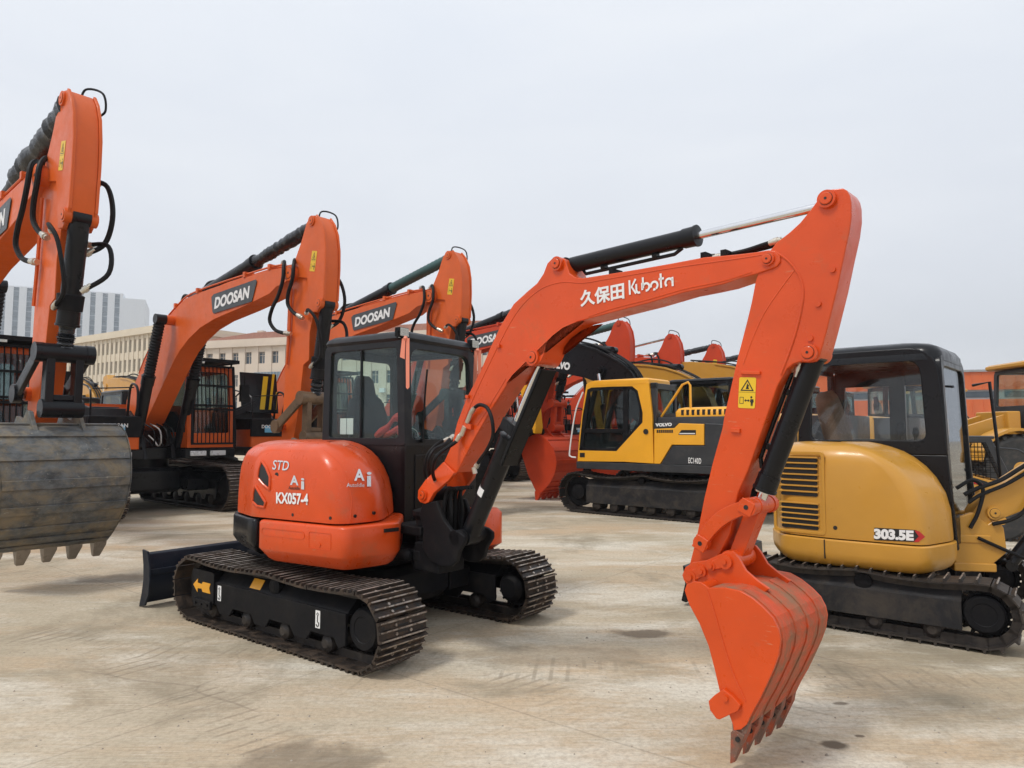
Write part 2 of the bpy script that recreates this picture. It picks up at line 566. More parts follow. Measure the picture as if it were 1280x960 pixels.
def track(parent, y0, y1, L, h, pitch, out=-1, ribs=3, ribh=.022, m_plate=None, m_rib=None, bolts=False, frame_mat=None, sag=.02, nroll=5,
          sprock=1, plate_t=.014, t=.045, detail=True, M0=None, arches=True):
    """one crawler track: belt mesh with frame, sprocket, idler and rollers as its own pieces. out = side (-1/+1) facing away from the machine"""
    yc = (y0 + y1) / 2; w = (y1 - y0) / 2
    mb = MB(m_plate or M_STEEL, M0)
    belt(mb, y0, y1, L, h, pitch, t, ribs, ribh, m_plate or M_STEEL, m_rib or M_EDGE, sag, bolts, plate_t)
    tr = mb.build('crawler_track', parent)
    fm = frame_mat or M_BLKM
    r = h / 2 - t - .03
    a = L / 2 - h / 2
    yo = yc + out * w * .72; yi = yc - out * w * .62
    f = MB(fm, M0)
    zt = h * .80; zb = h * (.24 if arches else .225)
    x0, x1 = -a - r * .1 + .0, a - r * .75
    # long box with a sloping top face and arches over the rollers
    lo = [(x0, zb + .02)]
    nr = nroll
    for k in range(nr):
        cx = x0 + (x1 - x0) * (k + .5) / nr
        g = (x1 - x0) / nr * .36
        if not arches: continue
        lo += [(cx - g, zb - .03 * h), (cx - g * .7, zb + .09 * h), (cx + g * .7, zb + .09 * h), (cx + g, zb - .03 * h)]
    lo += [(x1, zb + .02), (x1, zt - .14 * h), (x0, zt - .14 * h)]
    f.prism(lo, yo - .012, yo + .012)
    f.prism(lo, yi - .012, yi + .012)
    q = [(yo, zt - .15 * h), (yo - out * w * .42, zt + .02 * h), (yi + out * w * .42, zt + .02 * h), (yi, zt - .15 * h)]
    f.loft([[(x0, p[0], p[1]) for p in (q if out < 0 else q[::-1])], [(x1, p[0], p[1]) for p in (q if out < 0 else q[::-1])]], sm=False)
    f.box(x0, x1, min(yo, yi), max(yo, yi), zt - .17 * h, zt - .15 * h)
    f.build('track_frame', tr, bevel=.008)
    # sprocket end (+x) with hub cover, idler end (-x)
    for sx, nm in ((sprock, 'sprocket'), (-sprock, 'idler')):
        m = MB(M_BLKM, M0)
        cx = sx * a
        rr = r - .03
        if nm == 'sprocket' and detail:
            nt_ = 18
            pts = []
            for i in range(nt_):
                for dr, da in ((rr, -.3), (rr + .032, -.12), (rr + .032, .12), (rr, .3)):
                    an = 2 * PI * (i + da) / nt_
                    pts.append((cx + dr * math.cos(an), h / 2 + dr * math.sin(an)))
            m.prism(pts, yc - .03, yc + .03)
        else:
            m.cyl((cx, yc - .05, h / 2), (cx, yc + .05, h / 2), rr, seg=28)
        m.lathe((cx, yc, h / 2), (0, out, 0), [(.03, rr * .92), (w * .55, rr * .9), (w * .62, rr * .84), (w * .66, rr * .8), (w * .665, rr * .55), (w * .64, rr * .52)] if nm == 'sprocket'
                else [(.05, rr * .6), (w * .5, rr * .5), (w * .55, rr * .25)], seg=28)
        m.lathe((cx, yc, h / 2), (0, -out, 0), [(.03, rr * .8), (w * .5, rr * .75), (w * .7, rr * .5)], seg=20)
        m.build(nm, tr)
    if detail:
        for k in range(nr):
            cx = x0 + (x1 - x0) * (k + .5) / nr
            m = MB(M_STEELD, M0)
            m.lathe((cx, yc - w * .66, zb - .035 * h), (0, 1, 0), [(0, .03), (.02, .1 * h * 1.1), (.05, .125 * h), (w * 1.32 - .05, .125 * h), (w * 1.32 - .02, .11 * h), (w * 1.32, .03)], seg=16)
            m.build('roller', tr)
        m = MB(M_BLKM, M0)
        m.lathe((.05, yi, h - t - .075), (0, out, 0), [(0, .05), (w * .9, .05), (w * 1.0, .065), (w * 1.25, .065), (w * 1.3, .045), (w * 1.3 + .005, .02)], seg=18)
        m.build('carrier_roller', tr)
    return tr
# ------------------------------------------------------------------ pieces shared by all machines
M_GREASE = surf('dark_grease', (.05, .02, .01), .35, var=.3)


def pin(mb, x, z, w0, w1, r, mat=None, M=None, cap=True):
    """boss with a pin head, axis along y"""
    mb.cyl((x, w0, z), (x, w1, z), r, mat=mat, seg=22, M=M)
    if cap:
        mb.cyl((x, min(w0, w1) - .0004, z), (x, max(w0, w1) + .0004, z), r * .74, mat=M_GREASE, seg=22, M=M)
        for s, w in ((-1, min(w0, w1)), (1, max(w0, w1))):
            mb.lathe((x, w, z), (0, s, 0), [(0, r * .68), (.007, r * .68), (.009, r * .6)], mat=mat, seg=18, M=M)
            mb.cyl((x, w + s * .0085, z), (x, w + s * .0105, z), r * .16, mat=M_INK, seg=8, M=M)


from mathutils.bvhtree import BVHTree


class Skin:
    """lays flat markings onto the real surface of a body"""

    def __init__(self, obj, root):
        bpy.context.view_layer.update()
        me = obj.data
        self.inv = root.matrix_basis.inverted()
        W = root.matrix_basis
        self.t = BVHTree.FromPolygons([W @ v.co for v in me.vertices], [tuple(p.vertices) for p in me.polygons])

    def hit(self, px, py, off=.002):
        d = ray(px, py).normalized()
        loc, n, i, dist = self.t.ray_cast(Vector((0, 0, CAM_H)), d)
        if loc is None: return None
        if n.dot(d) > 0: n = -n
        return self.inv @ (loc + n * off)

    def text(self, name, body, p0, p1, hpx, mat, parent, off=.003, **kw):
        T = Matrix.Identity(4)
        t = text(name, body, .1, mat, T, parent, extrude=0, **kw)
        P = [v.co.copy() for v in t.data.vertices]
        x0, x1 = min(p.x for p in P), max(p.x for p in P); y0, y1 = min(p.y for p in P), max(p.y for p in P)
        for v, p in zip(t.data.vertices, P):
            a = (p.x - x0) / (x1 - x0); b = (p.y - y0) / (y1 - y0)
            q = self.hit(p0[0] + (p1[0] - p0[0]) * a, p0[1] + (p1[1] - p0[1]) * a - hpx * b, off)
            v.co = q if q else Vector((0, 0, 0))
        return t

    def patch(self, name, poly, mat, parent, off=.002, step=1.5):
        xs = [p[0] for p in poly]; ys = [p[1] for p in poly]
        c = (sum(xs) / len(xs), sum(ys) / len(ys))
        rings = []
        bd = []
        for i in range(len(poly)):
            a, b = poly[i], poly[(i + 1) % len(poly)]
            n = max(1, int(math.hypot(b[0] - a[0], b[1] - a[1]) / step))
            bd += [(a[0] + (b[0] - a[0]) * k / n, a[1] + (b[1] - a[1]) * k / n) for k in range(n)]
        m = MB(mat); v = []; f = []
        R_ = 5
        for r_ in range(1, R_ + 1):
            for p in bd:
                q = self.hit(c[0] + (p[0] - c[0]) * r_ / R_, c[1] + (p[1] - c[1]) * r_ / R_, off)
                v.append(q if q else (v[-1] if v else Vector((0, 0, 0))))
        n = len(bd)
        for r_ in range(R_ - 1):
            for i in range(n):
                f.append((r_ * n + i, r_ * n + (i + 1) % n, (r_ + 1) * n + (i + 1) % n, (r_ + 1) * n + i))
        f.append(list(range(n)))
        m.add(v, f, mat, False)
        return m.build(name, parent)

    def line(self, name, pts, r, mat, parent, off=0.0, closed=False):
        P = []
        q_ = list(pts) + ([pts[0]] if closed else [])
        for a, b in zip(q_, q_[1:]):
            n = max(1, int(math.hypot(b[0] - a[0], b[1] - a[1]) / 3))
            P += [self.hit(a[0] + (b[0] - a[0]) * k / n, a[1] + (b[1] - a[1]) * k / n, off) for k in range(n)]
        P.append(self.hit(*q_[-1], off))
        P = [p for p in P if p is not None]
        m = MB(mat); m.tube(P, r, seg=8, curve=False)
        return m.build(name, parent)


def pins(parent, mat, M, lst, bevel=.003, name='pin'):
    """each pin boss is a part of its own; lst: (x, z, w0, w1, r[, cap])"""
    for t in lst:
        m = MB(mat, M)
        pin(m, *t[:5], cap=(t[5] if len(t) > 5 else True))
        m.build(name, parent, bevel=bevel)


def cylinder(parent, name, p0, p1, w, r, rr, split, M, mat=None, line=None, wrap=None, wrapr=1.6, wraprange=(0, 1)):
    """hydraulic cylinder: barrel from p0 to the split, chromed rod from there to p1 (all in the arm plane)"""
    a, b = Vector((p0[0], w, p0[1])), Vector((p1[0], w, p1[1]))
    d = (b - a).normalized(); ln = (b - a).length
    mb = MB(mat or M_BLK, M)
    mb.cyl((p0[0], w - r * .9, p0[1]), (p0[0], w + r * .9, p0[1]), r * .95, seg=18)
    s = split * ln
    mb.lathe(a + d * r * .5, d, [(0, r * .7), (.0, r), (s - r * 2.2, r), (s - r * 2.2, r * 1.1), (s - r * .8, r * 1.12), (s - r * .78, r * 1.2), (s - r * .55, r * 1.2), (s - r * .5, rr * 1.4)], seg=24)
    if line:
        n = Vector((-d.z, 0, d.x)) * line
        mb.tube([a + d * r * 2.2 + n * r * .9, a + d * r * 2.6 + n * r * 1.5, a + d * (s - r * 3) + n * r * 1.5, a + d * (s - r * 2) + n * r * 1.0], r * .22, seg=8, curve=False)
        for q in (.3, .7):
            c = a + d * (s * q) + n * r * 1.2
            mb.cyl(c - d * .015, c + d * .015, r * .42, seg=8)
    o = mb.build(name, parent)
    m2 = MB(M_CHROME, M)
    m2.cyl(a + d * (s - r * .2), b, rr, seg=18)
    m2.cyl((p1[0], w - rr * 1.7, p1[1]), (p1[0], w + rr * 1.7, p1[1]), rr * 1.7, mat=mat or M_BLK, seg=16)
    m2.build('piston_rod', o)
    if wrap:
        m3 = MB(wrap, M)
        s0 = a + d * (s - r * .6); L = ln - s + r * .2
        n = 40 if wrap is M_RUB else 34; loops = []; wr_ = random.Random(int(a.x * 97) + 5)
        for i in range(n + 1):
            t = i / n
            rad = (rr * wrapr * (1 + .2 * (i % 2)) if wrap is M_RUB else rr * wrapr * (1.05 + wr_.uniform(-.13, .16)) if wrap is M_WRAP else rr * wrapr * (1 + .1 * (i % 2))) if 0 < i < n else rr * 1.1
            c = s0 + d * (L * (wraprange[0] + t * (wraprange[1] - wraprange[0])))
            Q = rot_to(d)
            loops.append([Q @ Vector((math.cos(2 * PI * k / 14) * rad, math.sin(2 * PI * k / 14) * rad, 0)) + c for k in range(14)])
        m3.loft(loops, sm=True)
        m3.build('rod_cover', o)
    return o


def warning_decal(parent, c, xd, up, w=.11, h=.2):
    """yellow sticker: triangle above, machine and man below"""
    T = frame(c, xd, up)
    m = MB(M_YEL)
    m.loft([[T @ Vector((x, y, 0)) for x, y in rrect(-w / 2, w / 2, -h / 2, h / 2, .008, 2)], [T @ Vector((x, y, .0015)) for x, y in rrect(-w / 2, w / 2, -h / 2, h / 2, .008, 2)]], sm=False)
    o = m.build('warning_decal', parent)
    k = MB(M_INK)

    def fl(pts, z=.0022):
        pts = ccw(pts)
        k.add([T @ Vector((x * w, y * h, z)) for x, y in pts], [list(range(len(pts)))])

    def ring(pts, t):
        q = offset_poly(ccw([(x * w, y * h) for x, y in pts]), [t * w] * len(pts))
        p = ccw([(x * w, y * h) for x, y in pts]); n = len(p)
        k.add([T @ Vector((x, y, .0022)) for x, y in p + q], [(i, (i + 1) % n, n + (i + 1) % n, n + i) for i in range(n)])
    ring([(-.4, .06), (.4, .06), (0, .44)], .06)
    fl([(-.08, .12), (.12, .12), (.06, .2), (.12, .22), (.0, .31), (-.05, .2)])
    fl([(-.5, .012), (.5, .012), (.5, .02), (-.5, .02)])
    ring([(-.42, -.36), (-.18, -.36), (-.18, -.14), (-.42, -.14)], .03)
    fl([(-.14, -.25), (-.04, -.2), (-.04, -.235), (.08, -.235), (.08, -.2), (.18, -.25), (.08, -.3), (.08, -.265), (-.04, -.265), (-.04, -.3)])
    fl([(.22, -.2), (.4, -.2), (.42, -.3), (.38, -.3), (.36, -.42), (.32, -.42), (.31, -.32), (.3, -.42), (.26, -.42), (.24, -.3), (.2, -.3)])
    fl([(.27 + .06 * math.cos(a), -.14 + .04 * math.sin(a)) for a in [i * PI / 4 for i in range(8)]])
    k.build('decal_print', o)
    return o


def cab_shell(root, M, f0, f1, l0, l1, z0, zs, z1, slope=.0, mat=None, gl=None, post=.075, win_side=None, rear=True, door=False, roofbulge=.06, lean=0.0, lower_mat=None, roof_mat=None):
    """box cab in the upper-body frame: f forward, l left; z0 floor, zs window sill, z1 top of the side walls.
    lean = how far the windscreen leans back at the top"""
    mat = mat or M_CAB; gl = gl or M_GLASS; lower_mat = lower_mat or mat
    cab = MB(mat, M)
    t = .045
    # side walls (u = f), window frames as rings and a closed lower panel
    for l, nm in ((l0, 'right'), (l1, 'left')):
        a, b = (l, l + t) if l == l0 else (l - t, l)
        outer = [(f0, zs - .06), (f1, zs - .06), (f1 - lean, z1), (f0 + .02, z1)]
        inner = [(f0 + post * 1.1, zs), (f1 - post, zs), (f1 - lean - post, z1 - .07), (f0 + post * 1.1 + .015, z1 - .07)]
        cab.plate(round_poly(outer, [.02, .02, .09, .09]), round_poly(inner, .035), a, b)
        cab.box(f0, f1, a + .004, b - .004, z0, zs - .058, mat=lower_mat)
    # front and rear frames (u = l)
    Mf = lambda f: M @ Matrix.Translation((f, 0, 0)) @ Matrix.Rotation(PI / 2, 4, 'Z')
    zb = z0 + .42 * (zs - z0)

    def fx(z):
        return f1 - lean * max(0, (z - zs) / (z1 - zs))
    # front: rounded windscreen opening, leaning
    o = round_poly([(l0 + .002, zs - .06), (l1 - .002, zs - .06), (l1 - .002, z1), (l0 + .002, z1)], [.02, .02, .1, .1])
    i = round_poly([(l0 + post * 1.15, zs - .012), (l1 - post * 1.15, zs - .012), (l1 - post * 1.15, z1 - .075), (l0 + post * 1.15, z1 - .075)], [.05, .05, .12, .12])
    n = len(o)
    vs = [(fx(z) + .003, l, z) for l, z in o] + [(fx(z) + .003, l, z) for l, z in i] + [(fx(z) - t, l, z) for l, z in o] + [(fx(z) - t, l, z) for l, z in i]
    fs = []
    for k in range(n):
        j = (k + 1) % n
        fs += [(k, j, n + j, n + k), (2 * n + k, 3 * n + k, 3 * n + j, 2 * n + j), (k, 2 * n + k, 2 * n + j, j), (n + k, n + j, 3 * n + j, 3 * n + k)]
    cab.add(vs, fs)
    cab.box(f1 - t, f1 + .002, l0 + .004, l1 - .004, z0, zs - .058, mat=lower_mat)
    cab.box(f1 + .003, f1 + .012, l0 + .12, l1 - .12, z0 + .12, zs - .14, mat=lower_mat)
    o2 = round_poly([(l0 + .05, zs - .05), (l1 - .05, zs - .05), (l1 - .05, z1 - .005), (l0 + .05, z1 - .005)], [.02, .02, .08, .08])
    i2 = round_poly([(l0 + .13, zs + .03), (l1 - .13, zs + .03), (l1 - .13, z1 - .1), (l0 + .13, z1 - .1)], .07)
    vs = [(f0 + .006, l, z) for l, z in o2] + [(f0 + .006, l, z) for l, z in i2] + [(f0 + t, l, z) for l, z in o2] + [(f0 + t, l, z) for l, z in i2]
    cab.add(vs, [tuple(reversed(q)) for q in fs])
    cab.box(f0 + .002, f0 + t, l0 + .05, l1 - .05, z0, zs - .04, mat=lower_mat)
    cab.box(f0 + .05, f1 - .05, l0 + .05, l1 - .05, z0 + .02, z0 + .06)
    body = cab.build('cab', root, bevel=.012, seg=2)
    # roof: a rounded lid
    r = MB(roof_mat or mat, M)
    lv = [(z1 - .02, .0), (z1 + .005, -.015), (z1 + roofbulge * .55, .0), (z1 + roofbulge * .9, .04), (z1 + roofbulge, .12), (z1 + roofbulge * 1.03, .22)]
    r.loft([[(x, y, z) for x, y in rrect(f0 + .005 + d, f1 - lean - .0 - d * 1.0 + .01, l0 + .0 + d, l1 - d, .09, 5)] for z, d in lv])
    r.build('roof', body)
    # panes
    for l, s in ((l0 + t * .5, -1), (l1 - t * .5, 1)):
        g = MB(gl, M)
        g.prism(round_poly([(f0 + post * 1.0, zs - .01), (f1 - post * .9, zs - .01), (f1 - lean - post * .9, z1 - .06), (f0 + post * 1.0 + .015, z1 - .06)], .03), l - .003, l + .003)
        g.build('window', body)
    g = MB(gl, M)
    ii = round_poly([(l0 + post * 1.1, zs - .02), (l1 - post * 1.1, zs - .02), (l1 - post * 1.1, z1 - .07), (l0 + post * 1.1, z1 - .07)], [.05, .05, .12, .12])
    g.add([(fx(z) - .02, l, z) for l, z in ii] + [(fx(z) - .026, l, z) for l, z in ii], [list(range(len(ii))), list(range(2 * len(ii) - 1, len(ii) - 1, -1))])
    g.build('windscreen', body)
    g = MB(gl, M)
    g.add([(f0 + .02, l, z) for l, z in i2] + [(f0 + .026, l, z) for l, z in i2], [list(range(len(i2)))[::-1], list(range(len(i2), 2 * len(i2)))])
    g.build('rear_window', body)
    # seat and levers
    s = MB(M_SEAT, M)
    lc = (l0 + l1) / 2; fm = f0 + .3
    s.loft([[(x, y, z) for x, y in rrect(fm - .18 + d, fm + .3 - d, lc - .25 + d, lc + .25 - d, .07, 4)] for z, d in ((zs - .3, .02), (zs - .27, 0), (zs - .18, 0), (zs - .15, .03))])
    bk = Matrix.Translation((fm - .17, lc, zs - .2)) @ Matrix.Rotation(R(-10), 4, 'Y')
    s.loft([[(x, y, z) for x, y in rrect(-.05 + dx, .06 - dx, -w, w, .05, 4)] for z, w, dx in ((0, .22, .0), (.2, .25, 0), (.42, .24, 0), (.56, .19, .0), (.6, .13, .015), (.74, .12, .015), (.79, .08, .03))], M=bk)
    s.build('seat', body)
    s = MB(M_RUB, M)
    for sl in (-.28, .28):
        s.cyl((fm + .35, lc + sl, zs - .35), (fm + .38, lc + sl, zs + .0), .012, seg=8)
        s.lathe((fm + .38, lc + sl, zs - .02), (.1, 0, 1), [(0, .015), (.03, .024), (.09, .026), (.12, .014)], seg=12)
        s.loft([[(x, y, z) for x, y in rrect(fm - .1, fm + .38, lc + sl * 1.05 - .05, lc + sl * 1.05 + .05, .03, 3)] for z in (zs - .33, zs - .2)])
    s.build('control_levers', body)
    return body


def fitting(parent, P, r, M=None):
    """crimped metal ends of a hose"""
    for a, b in ((P[0], P[1]), (P[-1], P[-2])):
        a, b = Vector(a), Vector(b); d = (b - a).normalized()
        m = MB(M_ZINC, M)
        m.lathe(a - d * r * .6, d, [(0, r * 1.1), (r * 1.2, r * 1.1), (r * 1.25, r * 1.45), (r * 3.0, r * 1.45), (r * 3.05, r * 1.2), (r * 5, r * 1.15)], seg=10)
        m.build('hose_fitting', parent)


def work_lamp(body, M, p, tilt=0):
    m = MB(M_BLKM, M)
    T = Matrix.Translation(p) @ Matrix.Rotation(R(tilt), 4, 'Y')
    m.box(-.03, .025, -.055, .055, -.035, .04, M=T)
    m.cyl((-.0, 0, -.075), (0, 0, -.03), .012, seg=8, M=T)
    m.box(-.02, .02, -.06, .06, -.055, -.047, M=T)
    m.box(-.01, .01, -.062, -.056, -.055, .01, M=T)
    m.box(-.01, .01, .056, .062, -.055, .01, M=T)
    for k in range(4): m.box(-.04, -.03, -.05, .05, -.028 + k * .017, -.023 + k * .017, M=T)
    o = m.build('work_lamp', body, bevel=.004)
    l = MB(M_LENS, M)
    for iy in range(4):
        for iz in range(3):
            l.cyl((.0255, -.037 + iy * .025, -.02 + iz * .022), (.03, -.037 + iy * .025, -.02 + iz * .022), .0095, seg=10, M=T)
    l.box(.0252, .0265, -.05, .05, -.031, .036, M=T)
    l.build('lamp_lens', o)
    return o


def bucket(root, plate_px, PL, Mp, W, mat, matb, near_w, lip_idx, teeth, name='bucket', ribs=4, ears=None):
    """plate outline (u,z) list; back sheet follows plate_px[lip_idx[0]:lip_idx[1]+1] across the width W"""
    pass
# ------------------------------------------------------------------ foreground mini excavator
def build_kubota():
    root = empty('mini_excavator', (-1.26, 6.05, 0), R(-37.7))
    tag(root, 'red-orange mini excavator with a charcoal cab in the foreground, its bucket standing on the concrete', 'excavator')
    W2L = root.matrix_basis.inverted()
    U = Matrix.Rotation(R(4.7), 4, 'Z')          # upper structure, yaw -33 in the yard
    L, h, g, half = 2.66, .54, .42, .99
    trs = []
    for s in (-1, 1):
        y0, y1 = (-half, -half + g) if s < 0 else (half - g, half)
        trs.append(track(root, y0, y1, L, h, .128, out=s, ribs=3, ribh=.02, bolts=True, nroll=4, sag=.03, t=.05))
    near, far = trs
    # idler housing with the yellow arrow, lifting marks, small decals: near side
    b = MB(M_BLKM)
    b.loft([[(x, -.957, z) for x, z in ccw(rrect(-1.06, -.72, .17, .43, .03))][::1], [(x, -.70, z) for x, z in ccw(rrect(-1.06, -.72, .17, .43, .03))]][::-1], sm=False)
    b.box(-1.0, -.74, -.975, -.95, .13, .20)
    for x in (-.96, -.87, -.78): b.cyl((x, -.975, .165), (x, -.985, .165), .012, seg=6)
    b.build('track_adjuster_housing', near, bevel=.01)
    a = MB(M_YELO)
    pts = [(-1.035, .30), (-.965, .355), (-.965, .322), (-.90, .318), (-.885, .338), (-.765, .338), (-.785, .30), (-.765, .258), (-.885, .258), (-.90, .282), (-.965, .278), (-.965, .245)]
    a.prism([(x, z) for x, z in pts], -.9605, -.957)
    a.build('arrow_decal', near)
    for x in (-.655, .62):
        a = MB(M_WHITE, Matrix.Translation((0, -.0285, .0))); a.prism(rrect(x - .026, x + .026, .215, .335, .004, 2), -.9155, -.905); o = a.build('lifting_decal', near)
        k = MB(M_INK, Matrix.Translation((0, -.030, 0)))
        k.tube([(x, -.915, .32), (x - .012, -.915, .31), (x, -.915, .30), (x + .012, -.915, .31), (x, -.915, .32)], .0025, seg=5, curve=False)
        k.tube([(x, -.915, .298), (x, -.915, .262), (x + .013, -.915, .25), (x + .01, -.915, .232), (x - .006, -.915, .228), (x - .014, -.915, .24)], .0035, seg=5)
        k.build('hook_print', near)
    a = MB(M_YELO, Matrix.Translation((-.2, -.895, .393)) @ Matrix.Rotation(R(58), 4, 'X')); a.box(-.07, .07, -.045, .045, 0, .004)
    o = a.build('track_tension_decal', near)
    # carbody and axle frames
    c = MB(M_BLKM)
    c.loft([[(x, y, z) for x, y in rrect(-.62 + d, .62 - d, -.45 + d, .45 - d, .12, 4)] for z, d in ((.2, .05), (.26, 0), (.44, 0), (.5, .06))])
    for sy in (-1, 1):
        for sx in (-1, 1):
            c.prism([(sx * .12, .22), (sx * .62, .24), (sx * .62, .40), (sx * .1, .46)], sy * .4, sy * .66)
    c.cyl((0, 0, .48), (0, 0, .62), .42, seg=40)
    c.cyl((0, 0, .5), (0, 0, .56), .47, seg=40)
    c.build('undercarriage_frame', root, bevel=.01)
    # dozer blade behind, arms
    bl = MB(M_NAVY)
    BX = -.30
    prof = [(-1.50, .04), (-1.455, .12), (-1.44, .25), (-1.455, .38), (-1.49, .47), (-1.53, .485), (-1.515, .37), (-1.495, .25), (-1.515, .12), (-1.56, .03)]
    bl.prism([(x + BX, z) for x, z in prof], -.99, .99)
    for sy in (-1, 1):
        bl.prism([(x + BX, z) for x, z in [(-1.585, .0), (-1.48, .02), (-1.415, .12), (-1.40, .25), (-1.415, .38), (-1.46, .50), (-1.56, .51), (-1.53, .38), (-1.52, .25), (-1.545, .12)]], sy * .99, sy * 1.01)
    bl.box(-1.48 + BX, -1.43 + BX, -.98, .98, .29, .34)
    bl.build('dozer_blade', root, bevel=.006)
    am = MB(M_BLKM)
    for sy in (-1, 1):
        am.prism([(-1.46 + BX, .16), (-1.46 + BX, .34), (-.55, .40), (-.55, .28)], sy * .36 - .05, sy * .36 + .05)
    am.cyl((-1.45 + BX, 0, .34), (-.55, 0, .44), .05)
    am.build('blade_arms', root, bevel=.008)

    # ---------------- upper structure
    poly = [(.42, -.10), (.755, -.60), (.675, -.925), (-.25, -.955), (-.62, -.82), (-.92, -.55), (-1.25, -.10), (-1.25, .45), (-1.0, .93), (-.42, .96), (-.42, -.10)]
    poly = ccw(poly)
    # after ccw: find which edges are inner (cab side)
    def kind(i):
        a, b_ = poly[i], poly[(i + 1) % len(poly)]
        if abs(a[0] + .42) < .01 and abs(b_[0] + .42) < .01: return 0
        if abs(a[1] + .10) < .01 and abs(b_[1] + .10) < .01: return 0
        if a[0] > .6 and b_[0] > .6: return 2.0
        if a[0] > .6 and b_[1] == -.10 or a[1] == -.10 and b_[0] > .6: return 1.6
        return 1
    ks = [kind(i) for i in range(len(poly))]
    rs = [.02 if (abs(p[0] + .42) < .01 and abs(p[1] + .1) < .01) else .05 if abs(p[0] - .42) < .01 else .12 if p[0] > .6 else .06 if -.7 < p[0] < -.2 and p[1] < -.5 else .05 if abs(p[1] - .96) < .01 else .28 for p in poly]
    hood = MB(M_KUB, U)
    levels = [(.925, 0, 0), (.95, -.003, 0), (1.08, .0, .012), (1.20, .006, .045), (1.29, .016, .09), (1.36, .034, .145), (1.415, .065, .21), (1.45, .105, .275), (1.475, .155, .34), (1.492, .22, .41), (1.50, .30, .47)]
    hood.loft([[(x, y, z) for x, y in round_poly(offset_poly(poly, [0 if k == 0 else d if k == 1 else d2 for k in ks]), rs, 6)] for z, d, d2 in levels])
    ho = hood.build('engine_hood', root)
    Uw = root.matrix_basis @ U
    sk_ = Skin(ho, root)
    for q in ([(327.5, 576), (333, 584), (338, 596), (337.5, 612), (330, 606), (322.5, 597), (324, 586)], [(319.5, 607), (325, 616), (332.5, 628), (331, 634), (322, 632.5), (316.5, 627), (317, 617)]):
        sk_.patch('vent_grille', q, M_INK, ho, .003)
        sk_.line('vent_rim', q, .010, M_KUB, ho, .004, closed=True)
    sk_.line('panel_crease', [(438, 650), (440, 625), (436, 600), (424, 578), (405, 562)], .0035, M_KUB, ho, -.0015)
    # skirt (orange) and counterweight (black)
    def band(mat, sel, nm, par, out_=.02):
        m = MB(mat, U)
        p = ccw(sel)
        lv = [(.62, .13), (.65, .08), (.70, .025), (.74, .0), (.893, 0), (.905, .006), (.912, .02)] if nm == 'counterweight' else [(.605, .075), (.625, .05), (.69, .008), (.705, 0), (.893, 0), (.905, .006), (.912, .02)]
        m.loft([[(x, y, z) for x, y in round_poly(offset_poly(p, [dd] * len(p)), [.07] * len(p), 5)] for z, dd in lv])
        return m.build(nm, par)
    sk = band(M_KUB, [(.48, -.05), (.86, -.52), (.75, -.95), (-.16, -.985), (-.16, -.05)], 'side_skirt', root)
    cw_flag = True
    cw = band(M_BLK, [(-.18, -.05), (-.18, -.982), (-.27, -.975), (-.65, -.84), (-.95, -.57), (-1.28, -.11), (-1.28, .47), (-1.03, .96), (-.3, .99), (-.3, -.05)], 'counterweight', root)
    # pressed panel and hatch on the skirt
    k = MB(M_KUB, U)
    yk = lambda f: -.945 + (f - .75) / (-.91) * -.035 - .005

    def on_skirt(f, z, o=.004): return (f, yk(f) - o, z)
    def ring_s(f0_, f1_, z0_, z1_, r_, t_, o=.003):
        a_ = rrect(f0_, f1_, z0_, z1_, r_); b_ = rrect(f0_ + t_, f1_ - t_, z0_ + t_, z1_ - t_, max(.002, r_ - t_)); n = len(a_)
        vs = [on_skirt(x, z, o) for x, z in a_] + [on_skirt(x, z, o) for x, z in b_] + [on_skirt(x, z, -.004) for x, z in a_] + [on_skirt(x, z, -.004) for x, z in b_]
        fs = []
        for i in range(n):
            j = (i + 1) % n
            fs += [(i, n + i, n + j, j), (i, j, 2 * n + j, 2 * n + i), (n + i, 3 * n + i, 3 * n + j, n + j)]
        k.add(vs, fs)
    ring_s(-.10, .36, .80, .86, .03, .008)
    k.build('pressed_bead', sk)
    k = MB(M_KUB, U)
    ring_s(.40, .62, .745, .865, .012, .005)
    k.cyl(on_skirt(.51, .775, 0), on_skirt(.51, .775, .006), .012, seg=10)
    k.build('filler_hatch', sk)
    k = MB(M_INK, U)
    for i in range(5):
        c = Vector((.832, -.64, 0)).lerp(Vector((.856, -.54, 0)), i / 4)
        k.box(-.007, .006, -.011, .011, .850, .876, M=Matrix.Translation(c) @ Matrix.Rotation(R(-13.9), 4, 'Z'))
    k.build('skirt_marking', sk)
    # hood bolts
    for f, z in ((.20, .965), (.58, .965)):
        k = MB(M_INK, U); yy = -.955 + (f + .25) * .035
        k.cyl((f, yy + .02, z), (f, yy - .006, z), .012, seg=12); k.build('hood_bolt', ho)
    for f, z, l in ((.702, .975, -.81), (.742, .985, -.66)):
        k = MB(M_INK, U); k.cyl((f - .02, l, z), (f + .004, l, z), .012, seg=12); k.build('hood_bolt', ho)
    k = MB(M_INK, U); k.cyl((.0, -.93, 1.245), (.0, -.936, 1.245), .022, seg=16); k.build('lock_hole', ho)
    sk_.text('model_lettering', 'KX057-4', (346, 629.5), (386, 631.5), 14.5, M_WHITE, ho, off=.007, bold=.0035)
    sk_.text('model_lettering', 'STD', (341, 587), (362, 588.5), 12, M_SILV, ho, off=.006, bold=.001, shear=.25)
    sk_.text('idle_emblem', 'A', (363, 606), (373.5, 606.8), 12, M_SILV, ho, bold=.003)
    sk_.text('idle_emblem', 'i', (377, 611.5), (381.2, 612), 14, M_SILV, ho, off=.006, bold=.0015)
    sk_.text('idle_lettering', 'AutoIdle', (361, 611.5), (375, 612.5), 4, M_INK, ho, bold=.0008)
